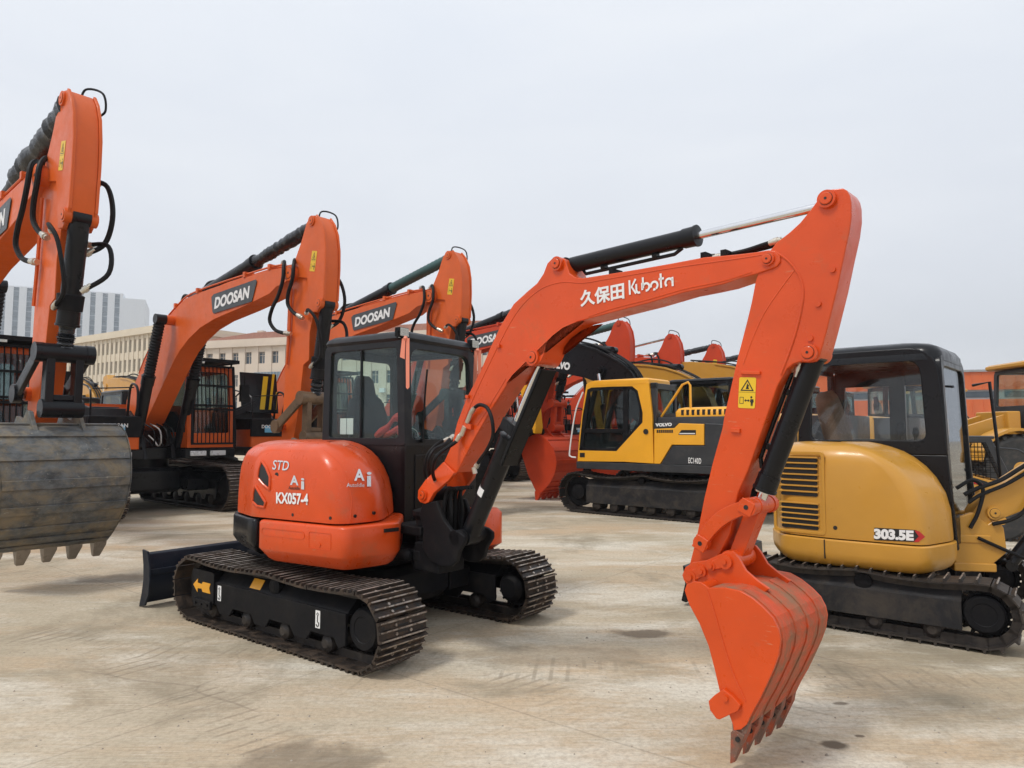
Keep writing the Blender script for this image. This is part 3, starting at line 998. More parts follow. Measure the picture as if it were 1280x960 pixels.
    sk_.text('idle_emblem', 'A', (442, 601.5), (455, 601.5), 14.5, M_SILV, ho, off=.008, bold=.003)
    sk_.text('idle_emblem', 'i', (457.5, 608.5), (463, 608.5), 18, M_SILV, ho, off=.010, bold=.0015)
    sk_.text('idle_lettering', 'AutoIdle', (433, 609), (455, 609), 5, M_SILV, ho, off=.006, bold=.0008)
    # ---------------- cab
    cab = cab_shell(root, U, -.46, .52, -.09, .90, .66, 1.52, 2.345, slope=0, mat=M_CAB, gl=M_GLASS, post=.075, lean=.03, roofbulge=.075, lower_mat=M_BLK)
    # side window divider, mirror, lamps, wiper, ribbons
    k = MB(M_CAB, U)
    k.box(.0, .012, -.088, -.065, 1.5, 2.29); k.build('window_divider', cab)
    wl1 = work_lamp(cab, U, (.50, -.115, 2.385))
    wl2 = work_lamp(cab, U, (.50, .875, 2.39))
    for y, l1, l2 in ((-.14, .40, .17), (.86, .35, .45)):
        r = MB(M_RIB, U)
        r.prism([(.56, 2.33), (.60, 2.33), (.605, 2.33 - l1), (.585, 2.33 - l1 - .015), (.57, 2.33 - l1)], y, y + .003)
        r.prism([(.53, 2.33), (.565, 2.325), (.56, 2.33 - l2), (.51, 2.33 - l2 + .02)], y - .01, y - .007)
        r.lathe((.56, y, 2.33), (0, 0, 1), [(-.02, .01), (0, .02), (.02, .01)], seg=8)
        r.build('marker_ribbon', wl1 if y < 0 else wl2)
    k = MB(M_RUB, U)
    k.tube([(.545, .10, 1.50), (.545, .13, 1.9), (.54, .16, 2.1)], .008, seg=6, curve=False)
    k.cyl((.53, .1, 1.5), (.56, .1, 1.5), .02)
    k.build('wiper', cab)
    # red cloth bag and white paper on the sill, dark jacket hung over the seat
    k = MB(M_REDC, U)
    k.tube([(.10, .02, 1.53), (.2, .03, 1.60), (.28, .04, 1.68), (.36, .05, 1.70)], lambda t: .03 + .012 * math.sin(9 * t), seg=8)
    k.tube([(.12, .06, 1.53), (.26, .03, 1.56), (.34, .04, 1.60), (.36, .04, 1.55)], .03, seg=8)
    k.build('red_cloth', cab)
    k = MB(M_WHITE, U); k.box(-.27, -.11, -.055, -.053, 1.55, 1.69); k.box(-.19, -.188, -.058, -.053, 1.55, 1.69, mat=M_SEAT); k.build('paper_notice', cab)
    # ---------------- slew platform, steps, frames under the cab
    k = MB(M_BLKM, U)
    k.loft([[(x, y, z) for x, y in rrect(-.72 + d, .66 - d, -.70 + d, .82 - d, .2, 4)] for z, d in ((.56, .1), (.6, .03), (.66, .0), (.7, .0))])
    k.box(.50, .98, -.16, .20, .62, .78)
    k.prism([(.5, .56), (.98, .60), (1.0, .78), (.5, .82)], -.14, -.09); k.prism([(.5, .56), (.98, .60), (1.0, .78), (.5, .82)], .14, .19)
    k.build('slew_platform', root, bevel=.01)
    k = MB(M_KUB, U)
    k.loft([[(x, y, z) for x, y in rrect(-.3 + d, .80 - d, .5 + d, .985 - d, .1, 4)] for z, d in ((.52, .06), (.57, .0), (.84, .0), (.88, .03))])
    k.build('left_skirt', root)
    return root, W2L, U


def kub_arm(root, W2L):
    F0 = (-.585, 5.262)
    az = R(-43.5)
    PL = Plane(F0[0], F0[1], az)
    M = W2L @ PL.M
    hb = .088
    # ---------------- boom
    b_px = [(531, 622), (531, 612), (537, 600), (555, 577), (564.6, 556), (571, 529), (583, 497.5), (600, 465), (612.5, 435), (625, 408), (641.7, 380), (658, 365), (671, 354),
            (679, 342), (684, 329), (690, 323), (700, 321.5), (706, 324), (709, 333), (711.5, 341), (719, 346.5), (729, 347.5), (760, 342.5), (800, 336), (840, 329), (879, 321.6), (920, 318), (945, 315), (960, 312.5),
            (969, 313.5), (975, 320), (975.5, 327), (971, 333), (963, 336.5), (945, 342.5), (925, 348), (905, 355), (880, 360.5), (855, 365.5), (810, 379), (769, 389.5), (745, 396), (722, 402), (705, 410), (692, 420), (684, 431),
            (681, 443), (677, 452), (670, 457.5), (658, 457.5), (650, 461), (642, 469), (634, 480), (612.5, 514), (589.6, 554), (571, 591), (566, 600), (558, 608), (551, 616), (545, 627), (540, 629), (534, 627)]
    b = PL.pts(b_px, -hb)
    m = MB(M_KUB, M)
    foot = PL.uz(538, 618, -hb)
    # closed box part (without the fork) + two flaring fork cheeks
    cut = 4
    main = b[3:56]
    m.prism(main, -hb, hb)
    def wl(lst):
        out = []
        for u, z in lst:
            t = min(1, max(0, (b[3][1] + .02 - z) / .25))
            out.append(-hb - .07 * t)
        return out
    fork = [b[56 - 1], b[56 - 0]] + b[57:] + b[:4]
    w = wl(fork)
    m.prism(fork, w, [x + .035 for x in w])
    m.prism(fork, [-x for x in w], [-x - .035 for x in w])
    bo = m.build('boom', root, bevel=.006)
    seam = offset_poly(ccw(main), [.028] * len(main))
    sm = MB(M_KUB, M); seam = ccw(seam)
    seam = [q for q in seam]
    for w_ in (-hb, hb):
        up_ = [PL.uz(*q, -hb) for q in ((571, 552), (590, 502), (618, 442), (645, 392), (672, 364), (700, 353), (729, 353.5), (760, 348.5), (840, 335), (920, 323.5), (955, 318))]
        dn_ = [PL.uz(*q, -hb) for q in ((597, 532), (617, 499), (632, 474))]
        dn2 = [PL.uz(*q, -hb) for q in ((735, 396), (769, 385), (810, 374.5), (855, 361.5), (905, 351), (940, 340))]
        for L_ in (up_, dn_, dn2): sm.tube([(u, w_, z) for u, z in L_], .0035, seg=6)
    sm.build('weld_seam', bo)
    # side doubler around the knee bracket
    dpx = [(731, 401), (705, 406), (690, 412), (676, 422), (665, 436), (655, 449), (647, 463), (634, 480), (642, 469), (650, 461), (658, 457.5), (670, 457.5), (677, 452), (681, 443), (684, 431), (692, 420), (705, 410), (722, 402.5)]
    dd = PL.pts(dpx, -hb)
    m = MB(M_KUB, M)
    m.prism(dd, -hb - .012, -hb + .004); m.prism(dd, hb + .012, hb - .004)
    kn = PL.uz(668, 447, -hb); up = PL.uz(697.5, 330, -hb); tipc = PL.uz(960, 324, -hb)
    m.build('bracket_plate', bo, bevel=.004)
    pins(bo, M_KUB, M, [(kn[0], kn[1], -hb - .028, hb + .028, .052), (up[0], up[1], -hb - .022, hb + .022, .045), (tipc[0], tipc[1], -hb - .012, hb + .012, .034), (foot[0], foot[1], -hb - .08, hb + .08, .042)])
    m = MB(M_KUB, M)
    for px in ((620.6, 433), (582, 496)):
        q = PL.uz(px[0] + 3, px[1], -hb); m.box(q[0] - .01, q[0] + .02, -hb - .02, -hb, q[1] - .012, q[1] + .012)
    q = PL.uz(586, 531, -hb)
    m.prism([(q[0] - .03, q[1] - .02), (q[0] + .05, q[1] - .035), (q[0] + .05, q[1] + .0), (q[0] - .02, q[1] + .02)], -hb - .03, -hb)
    m.build('hose_bracket', bo, bevel=.003)
    # lettering on the boom side: Chinese characters and the maker's word
    o1 = PL.uz(727, 383.5, -hb); o2 = PL.uz(843, 358, -hb)
    def Tside(px, px2, w=-hb):
        a = PL.uz(*px, w); c = PL.uz(*px2, w)
        d = Vector((c[0] - a[0], 0, c[1] - a[1]))
        return M @ frame((a[0], w - .003, a[1]), d, (0, 0, 1)), d.length
    T, ln = Tside((726, 384), (781, 373.5))
    cn = text('boom_lettering', '久保田', .118, M_WHITE, T, bo, bold=.0035)
    bb = max(v.co.x for v in cn.data.vertices) if False else None
    fit_text(cn, T, ln, .1)
    T, ln = Tside((788, 368.5), (843, 357.5))
    k = MB(M_WHITE, T)
    sw = .0125; x = 0
    arc = lambda cx, cy, r_, a0, a1, n_=12: [(cx + r_ * math.cos(R(a0 + (a1 - a0) * i / n_)), cy + r_ * math.sin(R(a0 + (a1 - a0) * i / n_))) for i in range(n_ + 1)]
    glyphs = [(.30, [[(0, 0), (0, .56)], [(.28, .56), (.09, .28), (.28, 0)]]),
              (.30, [[(.0, .36), (.0, .15)] + arc(.12, .13, .12, 180, 290), [(.26, .36), (.26, .08)]]),
              (.34, [[(0, .56), (0, .14)], arc(.13, .17, .14, 150, -100)]),
              (.34, [arc(.14, .16, .145, 200, -60), arc(.14, .16, .145, 250, 290)]),
              (.28, [[(.09, .56), (.09, .02)], [(.0, .36), (.22, .36)]]),
              (.34, [arc(.14, .16, .145, 230, 20), [(.29, .34), (.29, .0)], ])]
    tot_w = sum(g[0] for g in glyphs); sc_ = ln / tot_w
    for gw, strokes in glyphs:
        for st_ in strokes:
            P_ = [Vector((x + a_ * sc_, b_ * sc_)) for a_, b_ in st_]
            Lp, Rp = [], []
            for i, q_ in enumerate(P_):
                t_ = (P_[min(i + 1, len(P_) - 1)] - P_[max(i - 1, 0)]).normalized(); n_ = Vector((-t_.y, t_.x)) * sw / 2
                Lp.append(q_ + n_); Rp.append(q_ - n_)
            vs_ = [(p_.x, p_.y, .002) for p_ in Lp + Rp]; nn_ = len(P_)
            k.add(vs_, [(nn_ + i, nn_ + i + 1, i + 1, i) for i in range(nn_ - 1)])
        x += gw * sc_
    k.build('boom_lettering', bo)

    # ---------------- stick
    hs = .078
    s_px = [(963, 312), (971, 302.5), (987, 290), (1000, 278), (1013, 262), (1021.7, 250), (1027, 242), (1034, 237), (1053, 235), (1058, 237.5), (1062, 244), (1064, 253), (1064.3, 270), (1061.7, 290), (1055, 320), (1046.7, 360), (1033, 415),
            (1027.5, 435), (1024, 446), (1018, 451.5), (1010, 453), (1000, 452.5), (991.7, 455), (984, 461), (977, 470), (975, 482), (950, 545), (935, 588), (923, 615), (912, 667), (900, 692), (890, 704), (880, 712), (870, 714), (862, 712), (861.7, 705), (870, 673), (880, 622), (890, 580),
            (902.5, 535), (905, 520), (921.7, 446.7), (933, 403), (939, 378), (944, 352), (950, 330)]
    s = PL.pts(s_px, -hs)
    m = MB(M_KUB, M)
    m.prism(s[:24] + [PL.uz(972, 482, -hs)] + s[26:], -hs, hs)
    st = m.build('stick', root, bevel=.007)
    m = MB(M_KUB, M)
    # raised curved weld bead and pins
    bead = [PL.uz(*p, -hs) for p in ((968, 314), (985, 326), (998, 343), (1004, 362), (1002, 385), (995, 415), (985, 445), (976, 468))]
    m.tube([(u, -hs - .001, z) for u, z in bead], .006, seg=6)
    bead = [PL.uz(*p, -hs) for p in ((993, 338), (975, 362), (955, 392), (940, 425), (929, 455))]
    m.tube([(u, -hs + .002, z) for u, z in bead], .005, seg=6)
    m.build('weld_bead', st)
    m = MB(M_KUB, M)
    top = PL.uz(1034.5, 249.5, -hs); bk = PL.uz(1012, 441, -hs)
    pins(st, M_KUB, M, [(top[0], top[1], -hs - .022, hs + .022, .042), (bk[0], bk[1], -hs - .024, hs + .024, .042)])
    pins(st, M_KUB, M, [(*PL.uz(*p, -hs), -hs - .01, -hs + .01, .014, False) for p in ((1041, 337), (1023, 380), (1013, 423))], name='bolt')
    for (x, y, wd, hh) in ((939, 466, .10, .018), (920, 538, .05, .022)):
        q = PL.uz(x, y, -hs)
        m.box(-wd / 2, wd / 2, -.014, .003, -hh / 2, hh / 2, M=Matrix.Translation((q[0], -hs, q[1])) @ Matrix.Rotation(R(5), 4, 'Y'))
    m.build('weld_plate', st, bevel=.003)
    a = PL.uz(934, 491, -hs); c0 = PL.uz(941, 472, -hs); c1 = PL.uz(927, 510, -hs)
    warning_decal(st, M @ Vector((a[0], -hs - .001, a[1])), M.to_3x3() @ Vector((1, 0, -.07)), M.to_3x3() @ Vector((c0[0] - c1[0], 0, c0[1] - c1[1])), w=.088, h=.155)

    # ---------------- arm cylinder on top
    cylinder(root, 'arm_cylinder', (up[0] + .02, up[1] - .0), top, 0, .05, .022, .56, M, line=-1)
    # ---------------- boom cylinder below
    lo = PL.uz(576, 671, -hb)
    cylinder(root, 'boom_cylinder', lo, kn, 0, .068, .032, .58, M, line=None)
    m = MB(M_BLK, M)
    k2 = Vector((kn[0], 0, kn[1])); l2 = Vector((lo[0], 0, lo[1])); d = (k2 - l2).normalized(); nrm = Vector((d.z, 0, -d.x))
    T = Matrix.Translation(l2) @ Matrix((d, Vector((0, 1, 0)), -nrm)).transposed().to_4x4()
    if T.determinant() < 0: T = Matrix.Translation(l2) @ Matrix((d, Vector((0, -1, 0)), -nrm)).transposed().to_4x4()
    ln = (k2 - l2).length
    m.box(ln * .45, ln * .97, -.075, .075, -.085, -.07, M=T)
    m.box(ln * .45, ln * .97, -.075, -.06, -.085, -.055, M=T); m.box(ln * .45, ln * .97, .06, .075, -.085, -.055, M=T)
    m.box(ln * .60, ln * .66, -.068, .068, -.07, .075, M=T)
    m.build('cylinder_guard', root, bevel=.005)
    w = MB(M_WHITE, M); qq = []
    for i in range(8):
        an = R(-62 + i * 11); n2 = nrm * math.sin(an) - Vector((0, 1, 0)) * math.cos(an)
        qq.append(n2 * .0695)
    va = [l2 + d * ln * .24 + q for q in qq] + [l2 + d * (ln * .24 + .06) + q for q in qq]
    w.add(va, [(i, i + 1, 9 + i, 8 + i) for i in range(7)])
    w.build('cylinder_sticker', root)
    # ---------------- bucket cylinder in front of the stick, linkage
    kp = PL.uz(934, 634, -.13)
    cylinder(root, 'bucket_cylinder', bk, kp, 0, .05, .026, .90, M, line=-1)
    m = MB(M_KUB, M)
    sp = PL.uz(876.5, 679, -.13); kpp = kp
    def bar(a, b_, r0, r1, bend, w0, w1, mm):
        A, B = Vector(a), Vector(b_); d_ = (B - A).normalized(); n_ = Vector((-d_.y, d_.x)); ln_ = (B - A).length
        top_, bot = [], []
        for i in range(13):
            t = i / 12; c = A + d_ * ln_ * t + n_ * bend * 4 * t * (1 - t); rr = r0 * .8 + (r1 * .8 - r0 * .8) * t
            top_.append(tuple(c + n_ * rr)); bot.append(tuple(c - n_ * rr))
        mm.prism(top_ + bot[::-1], w0, w1)
        for c, rr in ((A, r0), (B, r1)):
            mm.cyl((c.x, min(w0, w1) - .004, c.y), (c.x, max(w0, w1) + .004, c.y), rr, seg=20)
    for sgn in (-1, 1):
        bar(sp, kpp, .042, .046, .035, sgn * .105, sgn * .135, m)
        for c in (sp, kpp):
            m.box(-.036, .036, sgn * .135, sgn * .144, -.036, .036, M=Matrix.Translation((c[0], 0, c[1])) @ Matrix.Rotation(R(25), 4, 'Y'))
            m.cyl((c[0], sgn * .143, c[1]), (c[0], sgn * .146, c[1]), .012, mat=M_INK, seg=10)
    m.build('guide_link', root, bevel=.004)
    m = MB(M_KUB, M)
    bp = PL.uz(907, 702, -.14)
    kc = PL.uz(934, 634, -.13)
    bar(kc, bp, .045, .045, -.0, -.052, .052, m)
    m.cyl((kc[0], -.10, kc[1]), (kc[0], .10, kc[1]), .042); m.cyl((bp[0], -.11, bp[1]), (bp[0], .11, bp[1]), .045)
    m.build('bucket_link', root, bevel=.006)

    # ---------------- bucket
    W = .295
    p_px = [(855.6, 738), (858, 731), (867, 727), (876, 728), (885.6, 735), (906, 735), (925, 739), (940, 748), (955, 761), (966, 773), (973, 787), (975.5, 800), (973, 819), (967, 836), (958, 856), (950, 873), (940, 891), (933, 906), (926, 912),
            (917, 913), (916, 906), (911.6, 894), (905, 878), (899, 862), (893, 836), (885.6, 807.5), (874, 779), (861, 755)]
    p = PL.pts(p_px, -W)
    m = MB(M_KUB, M)
    m.prism(p, -W, -W + .016); m.prism(p, W - .016, W)
    # weld bead down the cheek
    bead = [PL.uz(*q, -W) for q in ((884, 737), (893, 765), (903, 800), (916, 840), (932, 876))]
    m.tube([(u, -W - .001, z) for u, z in bead], .0045, seg=6)
    # back sheet
    idx = list(range(4, 20))
    cen = Vector((sum(q[0] for q in p) / len(p), sum(q[1] for q in p) / len(p)))
    outer = [Vector(p[i]) for i in idx]
    def inset(P, dd_):
        out = []
        for i, q in enumerate(P):
            a_, c_ = P[max(0, i - 1)], P[min(len(P) - 1, i + 1)]
            t = (c_ - a_).normalized(); n_ = Vector((-t.y, t.x))
            if (cen - q).dot(n_) < 0: n_ = -n_
            out.append(q + n_ * dd_)
        return out
    inn = inset(outer, .014)
    bk_ = MB(M_KUBW, M)
    sh = [tuple(q) for q in inset(outer, .001)] + [tuple(q) for q in inn[::-1]]
    bk_.prism(sh, -W + .015, W - .015)
    # wear straps running down the back
    for wa, wb in ((-.27, -.17), (-.12, -.02), (.02, .12), (.17, .27)):
        ou = inset(outer[2:], -.005); ii = inset(outer[2:], .001)
        bk_.prism([tuple(q) for q in ou] + [tuple(q) for q in ii[::-1]], wa, wb)
    for q in (10,):
        pass
    # top tube at the mouth
    e0 = PL.uz(867, 736, -W)
    m.cyl((e0[0] + .02, -W + .01, e0[1] - .01), (e0[0] + .02, W - .01, e0[1] - .01), .035, seg=18)
    bu = m.build('bucket', root, bevel=.004)
    bk_.build('bucket_back', bu)
    # ears
    e_px = [(853, 719), (857, 709), (866, 703), (884, 700), (897, 694), (910, 689), (917, 689), (924, 698), (932.5, 713), (947.5, 726), (962, 736), (950, 745), (931, 745), (902, 742), (878, 738), (860, 734)]
    m = MB(M_KUB, M)
    for s_ in (-1, 1):
        e = [PL.uz(*q, -.13) for q in e_px]
        m.prism(e, s_ * .115, s_ * .135)
    m.build('bucket_ear', bu, bevel=.004)
    m = MB(M_KUB, M)
    q0 = PL.uz(863, 721, -.14); q1 = PL.uz(877, 714, -.14); q2 = PL.uz(889, 707, -.14); q3 = bp
    for s_ in (-1, 1):
        bar(q0, q1, .036, .028, 0, s_ * .135, s_ * .148, m)
        bar(q2, q3, .026, .036, 0, s_ * .135, s_ * .148, m)
        for c, r_ in ((q0, .018), (q1, .014), (q2, .014), (q3, .012)):
            m.cyl((c[0], s_ * .15, c[1]), (c[0], s_ * .162, c[1]), r_, seg=12)
    m.cyl((q3[0], -.1, q3[1]), (q3[0], .1, q3[1]), .05, seg=20)
    m.cyl((q0[0], -.12, q0[1]), (q0[0], .12, q0[1]), .04, seg=20)
    m.build('bucket_pin_plate', bu, bevel=.003)
    # side cutters
    sc = [PL.uz(*q, -W) for q in ((888, 875), (895, 868), (906.5, 860), (918, 869), (928, 880), (925, 887), (902, 898), (898, 897), (890, 886))]
    for s_ in (-1, 1):
        m = MB(M_KUB, M)
        m.prism(sc, s_ * W, s_ * (W + .022))
        q = PL.uz(910, 871, -W); m.cyl((q[0], s_ * (W + .02), q[1]), (q[0], s_ * (W + .032), q[1]), .014, seg=12)
        m.build('side_cutter', bu, bevel=.004)
    # teeth: five along the lip
    t_px = [(913, 916), (917, 911), (930, 920), (915, 955), (909.5, 957)]
    t0 = [PL.uz(*q, -W) for q in t_px]
    lipd = [PL.uz(*q, -W) for q in ((913, 880), (936, 893), (931, 920), (914, 914))]
    for i in range(5):
        wc = -W + .035 + i * (2 * W - .07) / 4
        m = MB(M_KTEETH, M)
        hw = .034
        m.prism(lipd, wc - .024, wc + .024)
        m.prism(t0, [wc - hw, wc - hw, wc - hw, wc - .012, wc - .012], [wc + hw, wc + hw, wc + hw, wc + .012, wc + .012])
        m.cyl((t0[0][0] + .035, wc - hw - .004, t0[0][1] - .02), (t0[0][0] + .035, wc + hw + .004, t0[0][1] - .02), .012, mat=M_INK, seg=8)
        m.build('bucket_tooth', bu, bevel=.003)

    # ---------------- swing bracket (black casting) and hoses
    m = MB(M_BLKM, M)
    q = PL.pts([(531, 628), (548, 626), (556, 648), (566, 662), (576, 664), (583, 670), (583, 678), (576, 690), (573, 702), (566, 708), (553, 708), (540, 700), (530, 686), (531, 660), (526, 642)], -.13)
    m.prism(q, -.15, -.115); m.prism(q, .115, .15)
    m.cyl((lo[0], -.15, lo[1]), (lo[0], .15, lo[1]), .05, seg=18)
    c = PL.uz(536, 672, 0)
    m.cyl((c[0] - .02, 0, .58), (c[0] - .02, 0, .98), .085, seg=24)
    m.box(c[0] - .3, c[0] + .05, -.13, .13, .62, .70); m.box(c[0] - .3, c[0] + .05, -.12, .12, .80, .87)
    m.box(c[0] - .02, c[0] + .26, -.125, .125, .56, .76)
    m.lathe((c[0] - .02, 0, .55), (0, 0, 1), [(0, .10), (.06, .12), (.1, .12), (.12, .09)], seg=24)
    m.lathe((c[0] - .02, 0, .92), (0, 0, 1), [(0, .09), (.03, .11), (.06, .11), (.08, .05)], seg=24)
    m.lathe((foot[0], -.12, foot[1]), (0, 1, 0), [(0, .05), (.24, .05)], seg=18)
    sb = m.build('swing_bracket', root, bevel=.012)
    # swing cylinder rod end
    m = MB(M_ZINC, M); m.cyl((c[0] - .62, -.30, .66), (c[0] - .12, -.17, .66), .024, seg=14)
    m.lathe((c[0] - .14, -.175, .66), (1, .26, 0), [(0, .04), (.09, .045), (.12, .03)], mat=M_BLKM, seg=14)
    m.build('swing_cylinder', root)
    # hose bundle in the fork
    for k in range(6):
        m = MB(M_RUB, M)
        y = -.075 + k * .03
        f_ = .05 * math.sin(k * 2.1)
        m.tube([(foot[0] + .28, y, foot[1] + .06), (foot[0] + .17 + f_ * .3, y, foot[1] + .03), (foot[0] + .15 + f_, y * 1.2, foot[1] - .14), (foot[0] + .14, y, foot[1] - .34), (foot[0] + .02, y * .7, foot[1] - .44)], .014, seg=8)
        m.build('hydraulic_hose', root)

    def hose(px, w, r=.012, mat=None, n=6):
        P = []
        for i, q in enumerate(px):
            ww = w[i] if isinstance(w, (list, tuple)) else w
            uu = PL.uz(q[0], q[1], ww); P.append((uu[0], ww, uu[1]))
        m_ = MB(mat or M_RUB, M); m_.tube(P, r, seg=8, n=n)
        ho_ = m_.build('hydraulic_hose', root); fitting(ho_, P, r, M)
        return ho_, P
    hose([(589, 516), (593, 510), (600, 506), (609, 510), (615, 525), (616, 545), (609, 562), (600, 575), (594, 585)], [-.12, -.125, -.13, -.15, -.17, -.16, -.14, -.12, -.10], .013)
    hose([(576, 543), (570, 552), (556, 562), (545, 572), (541, 590), (545, 605)], [-.115, -.12, -.2, -.28, -.2, -.1], .013)
    hose([(566, 545), (556, 555), (543, 562), (536, 575), (537, 592), (541, 602)], [.115, .0, -.12, -.16, -.1, -.02], .013)
    hose([(562, 548), (551, 552), (541, 560), (533, 572), (531, 590), (535, 605)], [.115, .05, -.02, -.06, -.05, 0], .012)
    m = MB(M_ZINC, M)
    for a_, b_ in (((584, 528), (589, 515)), ((577, 544), (581, 533)), ((594, 592), (592, 584))):
        A = PL.uz(*a_, -.11); B = PL.uz(*b_, -.118)
        m.cyl((A[0], -.11, A[1]), (B[0], -.118, B[1]), .017, seg=8)
    A = PL.uz(566, 543, -.0); 
    m.build('hose_fitting', root)
    # hoses along the stick side / inside of bucket cylinder
    hose([(1000, 456), (993, 480), (980, 520), (966, 560), (957, 590), (948, 612)], -.02, .014)
    hose([(880, 322), (920, 317), (950, 311), (972, 305), (985, 300)], [.06, .06, .05, .03, .0], .014)
    hose([(893, 322), (930, 314), (955, 306), (975, 300)], [0.02, .02, .01, .0], .013)
    m = MB(M_BLKM, M)
    for px in ((766, 341), (881, 321), (906, 318)):
        q = PL.uz(*px, -.03); m.box(q[0] - .015, q[0] + .015, -.05, .05, q[1] - .01, q[1] + .022)
    m.build('hose_clamp', bo)


def fit_text(o, T, length, height):
    """scale a lettering mesh in its own plane so that it spans the given length (and height)"""
    Ti = T.inverted()
    P = [Ti @ v.co for v in o.data.vertices]
    x0, x1 = min(p.x for p in P), max(p.x for p in P)
    y0, y1 = min(p.y for p in P), max(p.y for p in P)
    sx = length / (x1 - x0); sy = sx if height is None else height / (y1 - y0)
    for v, p in zip(o.data.vertices, P):
        v.co = T @ Vector(((p.x - x0) * sx, (p.y - y0) * sy, p.z))


kub, kub_w2l, kub_U = build_kubota()
kub_arm(kub, kub_w2l)
# ------------------------------------------------------------------ the row of large orange excavators
AZ = R(-40)
D2C = (-7.6, 14.2)
PL2 = Plane(D2C[0], D2C[1], AZ)
ROWL = Vector((-math.sin(AZ), math.cos(AZ), 0))
_w = -.2
BF = Vector((.43, 1.70)); BT = Vector(PL2.uz(368, 340, _w))
BOOM = PL2.pts([(159, 513), (160, 500), (175, 468), (183, 448), (200, 413), (210, 398), (222, 384), (234, 372), (250, 365), (280, 354.5), (310, 345), (341.5, 335.5), (361, 332), (369, 334), (371, 340), (366, 347), (359, 352), (349, 357),
                (340, 366), (322, 375), (304, 383.6), (271, 397.6), (252.5, 409), (238, 423), (227, 437.5), (220, 450), (206, 480), (190, 515), (182, 532), (172, 538), (163, 530)], _w)
STK = PL2.pts([(389.6, 266), (384, 276), (377, 301), (368.5, 325), (361, 343), (359, 360), (357, 414), (354, 480), (350.5, 545), (352, 557), (361, 560), (366, 545), (372, 510), (378, 455), (385, 449), (386, 414), (391, 388), (397, 388), (402.5, 380),
               (405, 370), (407, 330), (407, 306), (405, 287), (401, 274), (396, 266)], _w)
JT = dict(lug=PL2.uz(219, 400, _w), armf=(2.42, 4.0), top=PL2.uz(391, 273, _w), bc=PL2.uz(400, 377, _w), x=PL2.uz(385, 497, _w), gl=PL2.uz(353, 533, _w), bl=PL2.uz(381, 542, _w), sb=PL2.uz(357, 552, _w))


def rot2(p, c, a):
    p = Vector(p) - Vector(c); ca, sa = math.cos(a), math.sin(a)
    return (c[0] + p.x * ca - p.y * sa, c[1] + p.x * sa + p.y * ca)


def big_bucket(root, pinp, linkp, mat, W, ang, bname='bucket', teeth=5, sc=1.0, edge=None):
    """bucket hanging from the stick pin; u forward"""
    M = Matrix.Translation((pinp[0], 0, pinp[1])) @ Matrix.Rotation(-ang, 4, 'Y') @ Matrix.Diagonal((sc, 1, sc, 1))
    edge = edge or mat
    back = spline([(.10, -.10), (.36, .0), (.62, -.08), (.83, -.3), (.93, -.58), (.88, -.85), (.74, -1.08), (.55, -1.26), (.40, -1.36)], 3)
    front = [(.30, -1.30), (.10, -.95), (-.06, -.5), (-.10, -.2), (-.02, -.10)]
    m = MB(mat, M)
    pl = back + front
    for s in (-1, 1):
        m.prism(pl, s * W, s * (W - .03))
    def inset(P, d):
        out = []
        P = [Vector(q) for q in P]
        for i, q in enumerate(P):
            t = (P[min(len(P) - 1, i + 1)] - P[max(0, i - 1)]).normalized(); n_ = Vector((-t.y, t.x))
            if (Vector((.35, -.6)) - q).dot(n_) < 0: n_ = -n_
            out.append(tuple(q + n_ * d))
        return out
    m.prism(back + inset(back, .025)[::-1], -W + .02, W - .02)
    # horizontal wear bars across the back
    for k in (3, 6, 9, 12, 15, 18, 20, 22):
        k = min(k, len(back) - 2)
        a, b_ = Vector(back[k]), Vector(back[k + 1]); b_ = a + (b_ - a).normalized() * .1
        o = inset([a, b_], -.020)
        m.prism([tuple(a), tuple(b_), o[1], o[0]], -W * .99, W * .99)
    for s in (-1, 1):   # side wear bars
        q = [Vector(p) for p in back]
        m.prism([tuple(p) for p in inset(back, -.012)[4:]] + inset(back, .05)[4:][::-1], s * (W + .012), s * (W - .001))
    Mi = M.inverted()
    m.v = [(x, y * (1 - .13 * min(1, max(0, -(Mi @ Vector((x, y, z))).z / 1.35))), z) for x, y, z in m.v]
    b = m.build(bname, root, bevel=.006)
    e = MB(mat, M)
    for s in (-1, 1):
        e.prism([(-.11, .02), (-.04, .1), (.06, .08), (.2, .05), (.32, .16), (.42, .14), (.52, .02), (.72, -.16), (.5, -.1), (.2, -.05), (0, -.12), (-.08, -.1)], s * .2, s * .24)
    e.build('bucket_ear', b, bevel=.005)
    for i in range(teeth):
        y = (-W + .07 + i * (2 * W - .14) / (teeth - 1)) * .88
        t = MB(edge, M)
        u = Vector((-.42, -.9)).normalized() if False else Vector((-.35, -.93)).normalized()
        n = Vector((u.y, -u.x))
        c = Vector((.39, -1.26))
        P = lambda a, b__: tuple(c + u * a * .95 + n * b__ * 1.3)
        t.prism([P(0, -.06), P(.12, -.065), P(.30, -.03), P(.31, .012), P(.12, .06), P(0, .05)], [y - .06, y - .065, y - .035, y - .035, y - .065, y - .06], [y + .06, y + .065, y + .035, y + .035, y + .065, y + .06])
        t.build('bucket_tooth', b, bevel=.01)
    return b


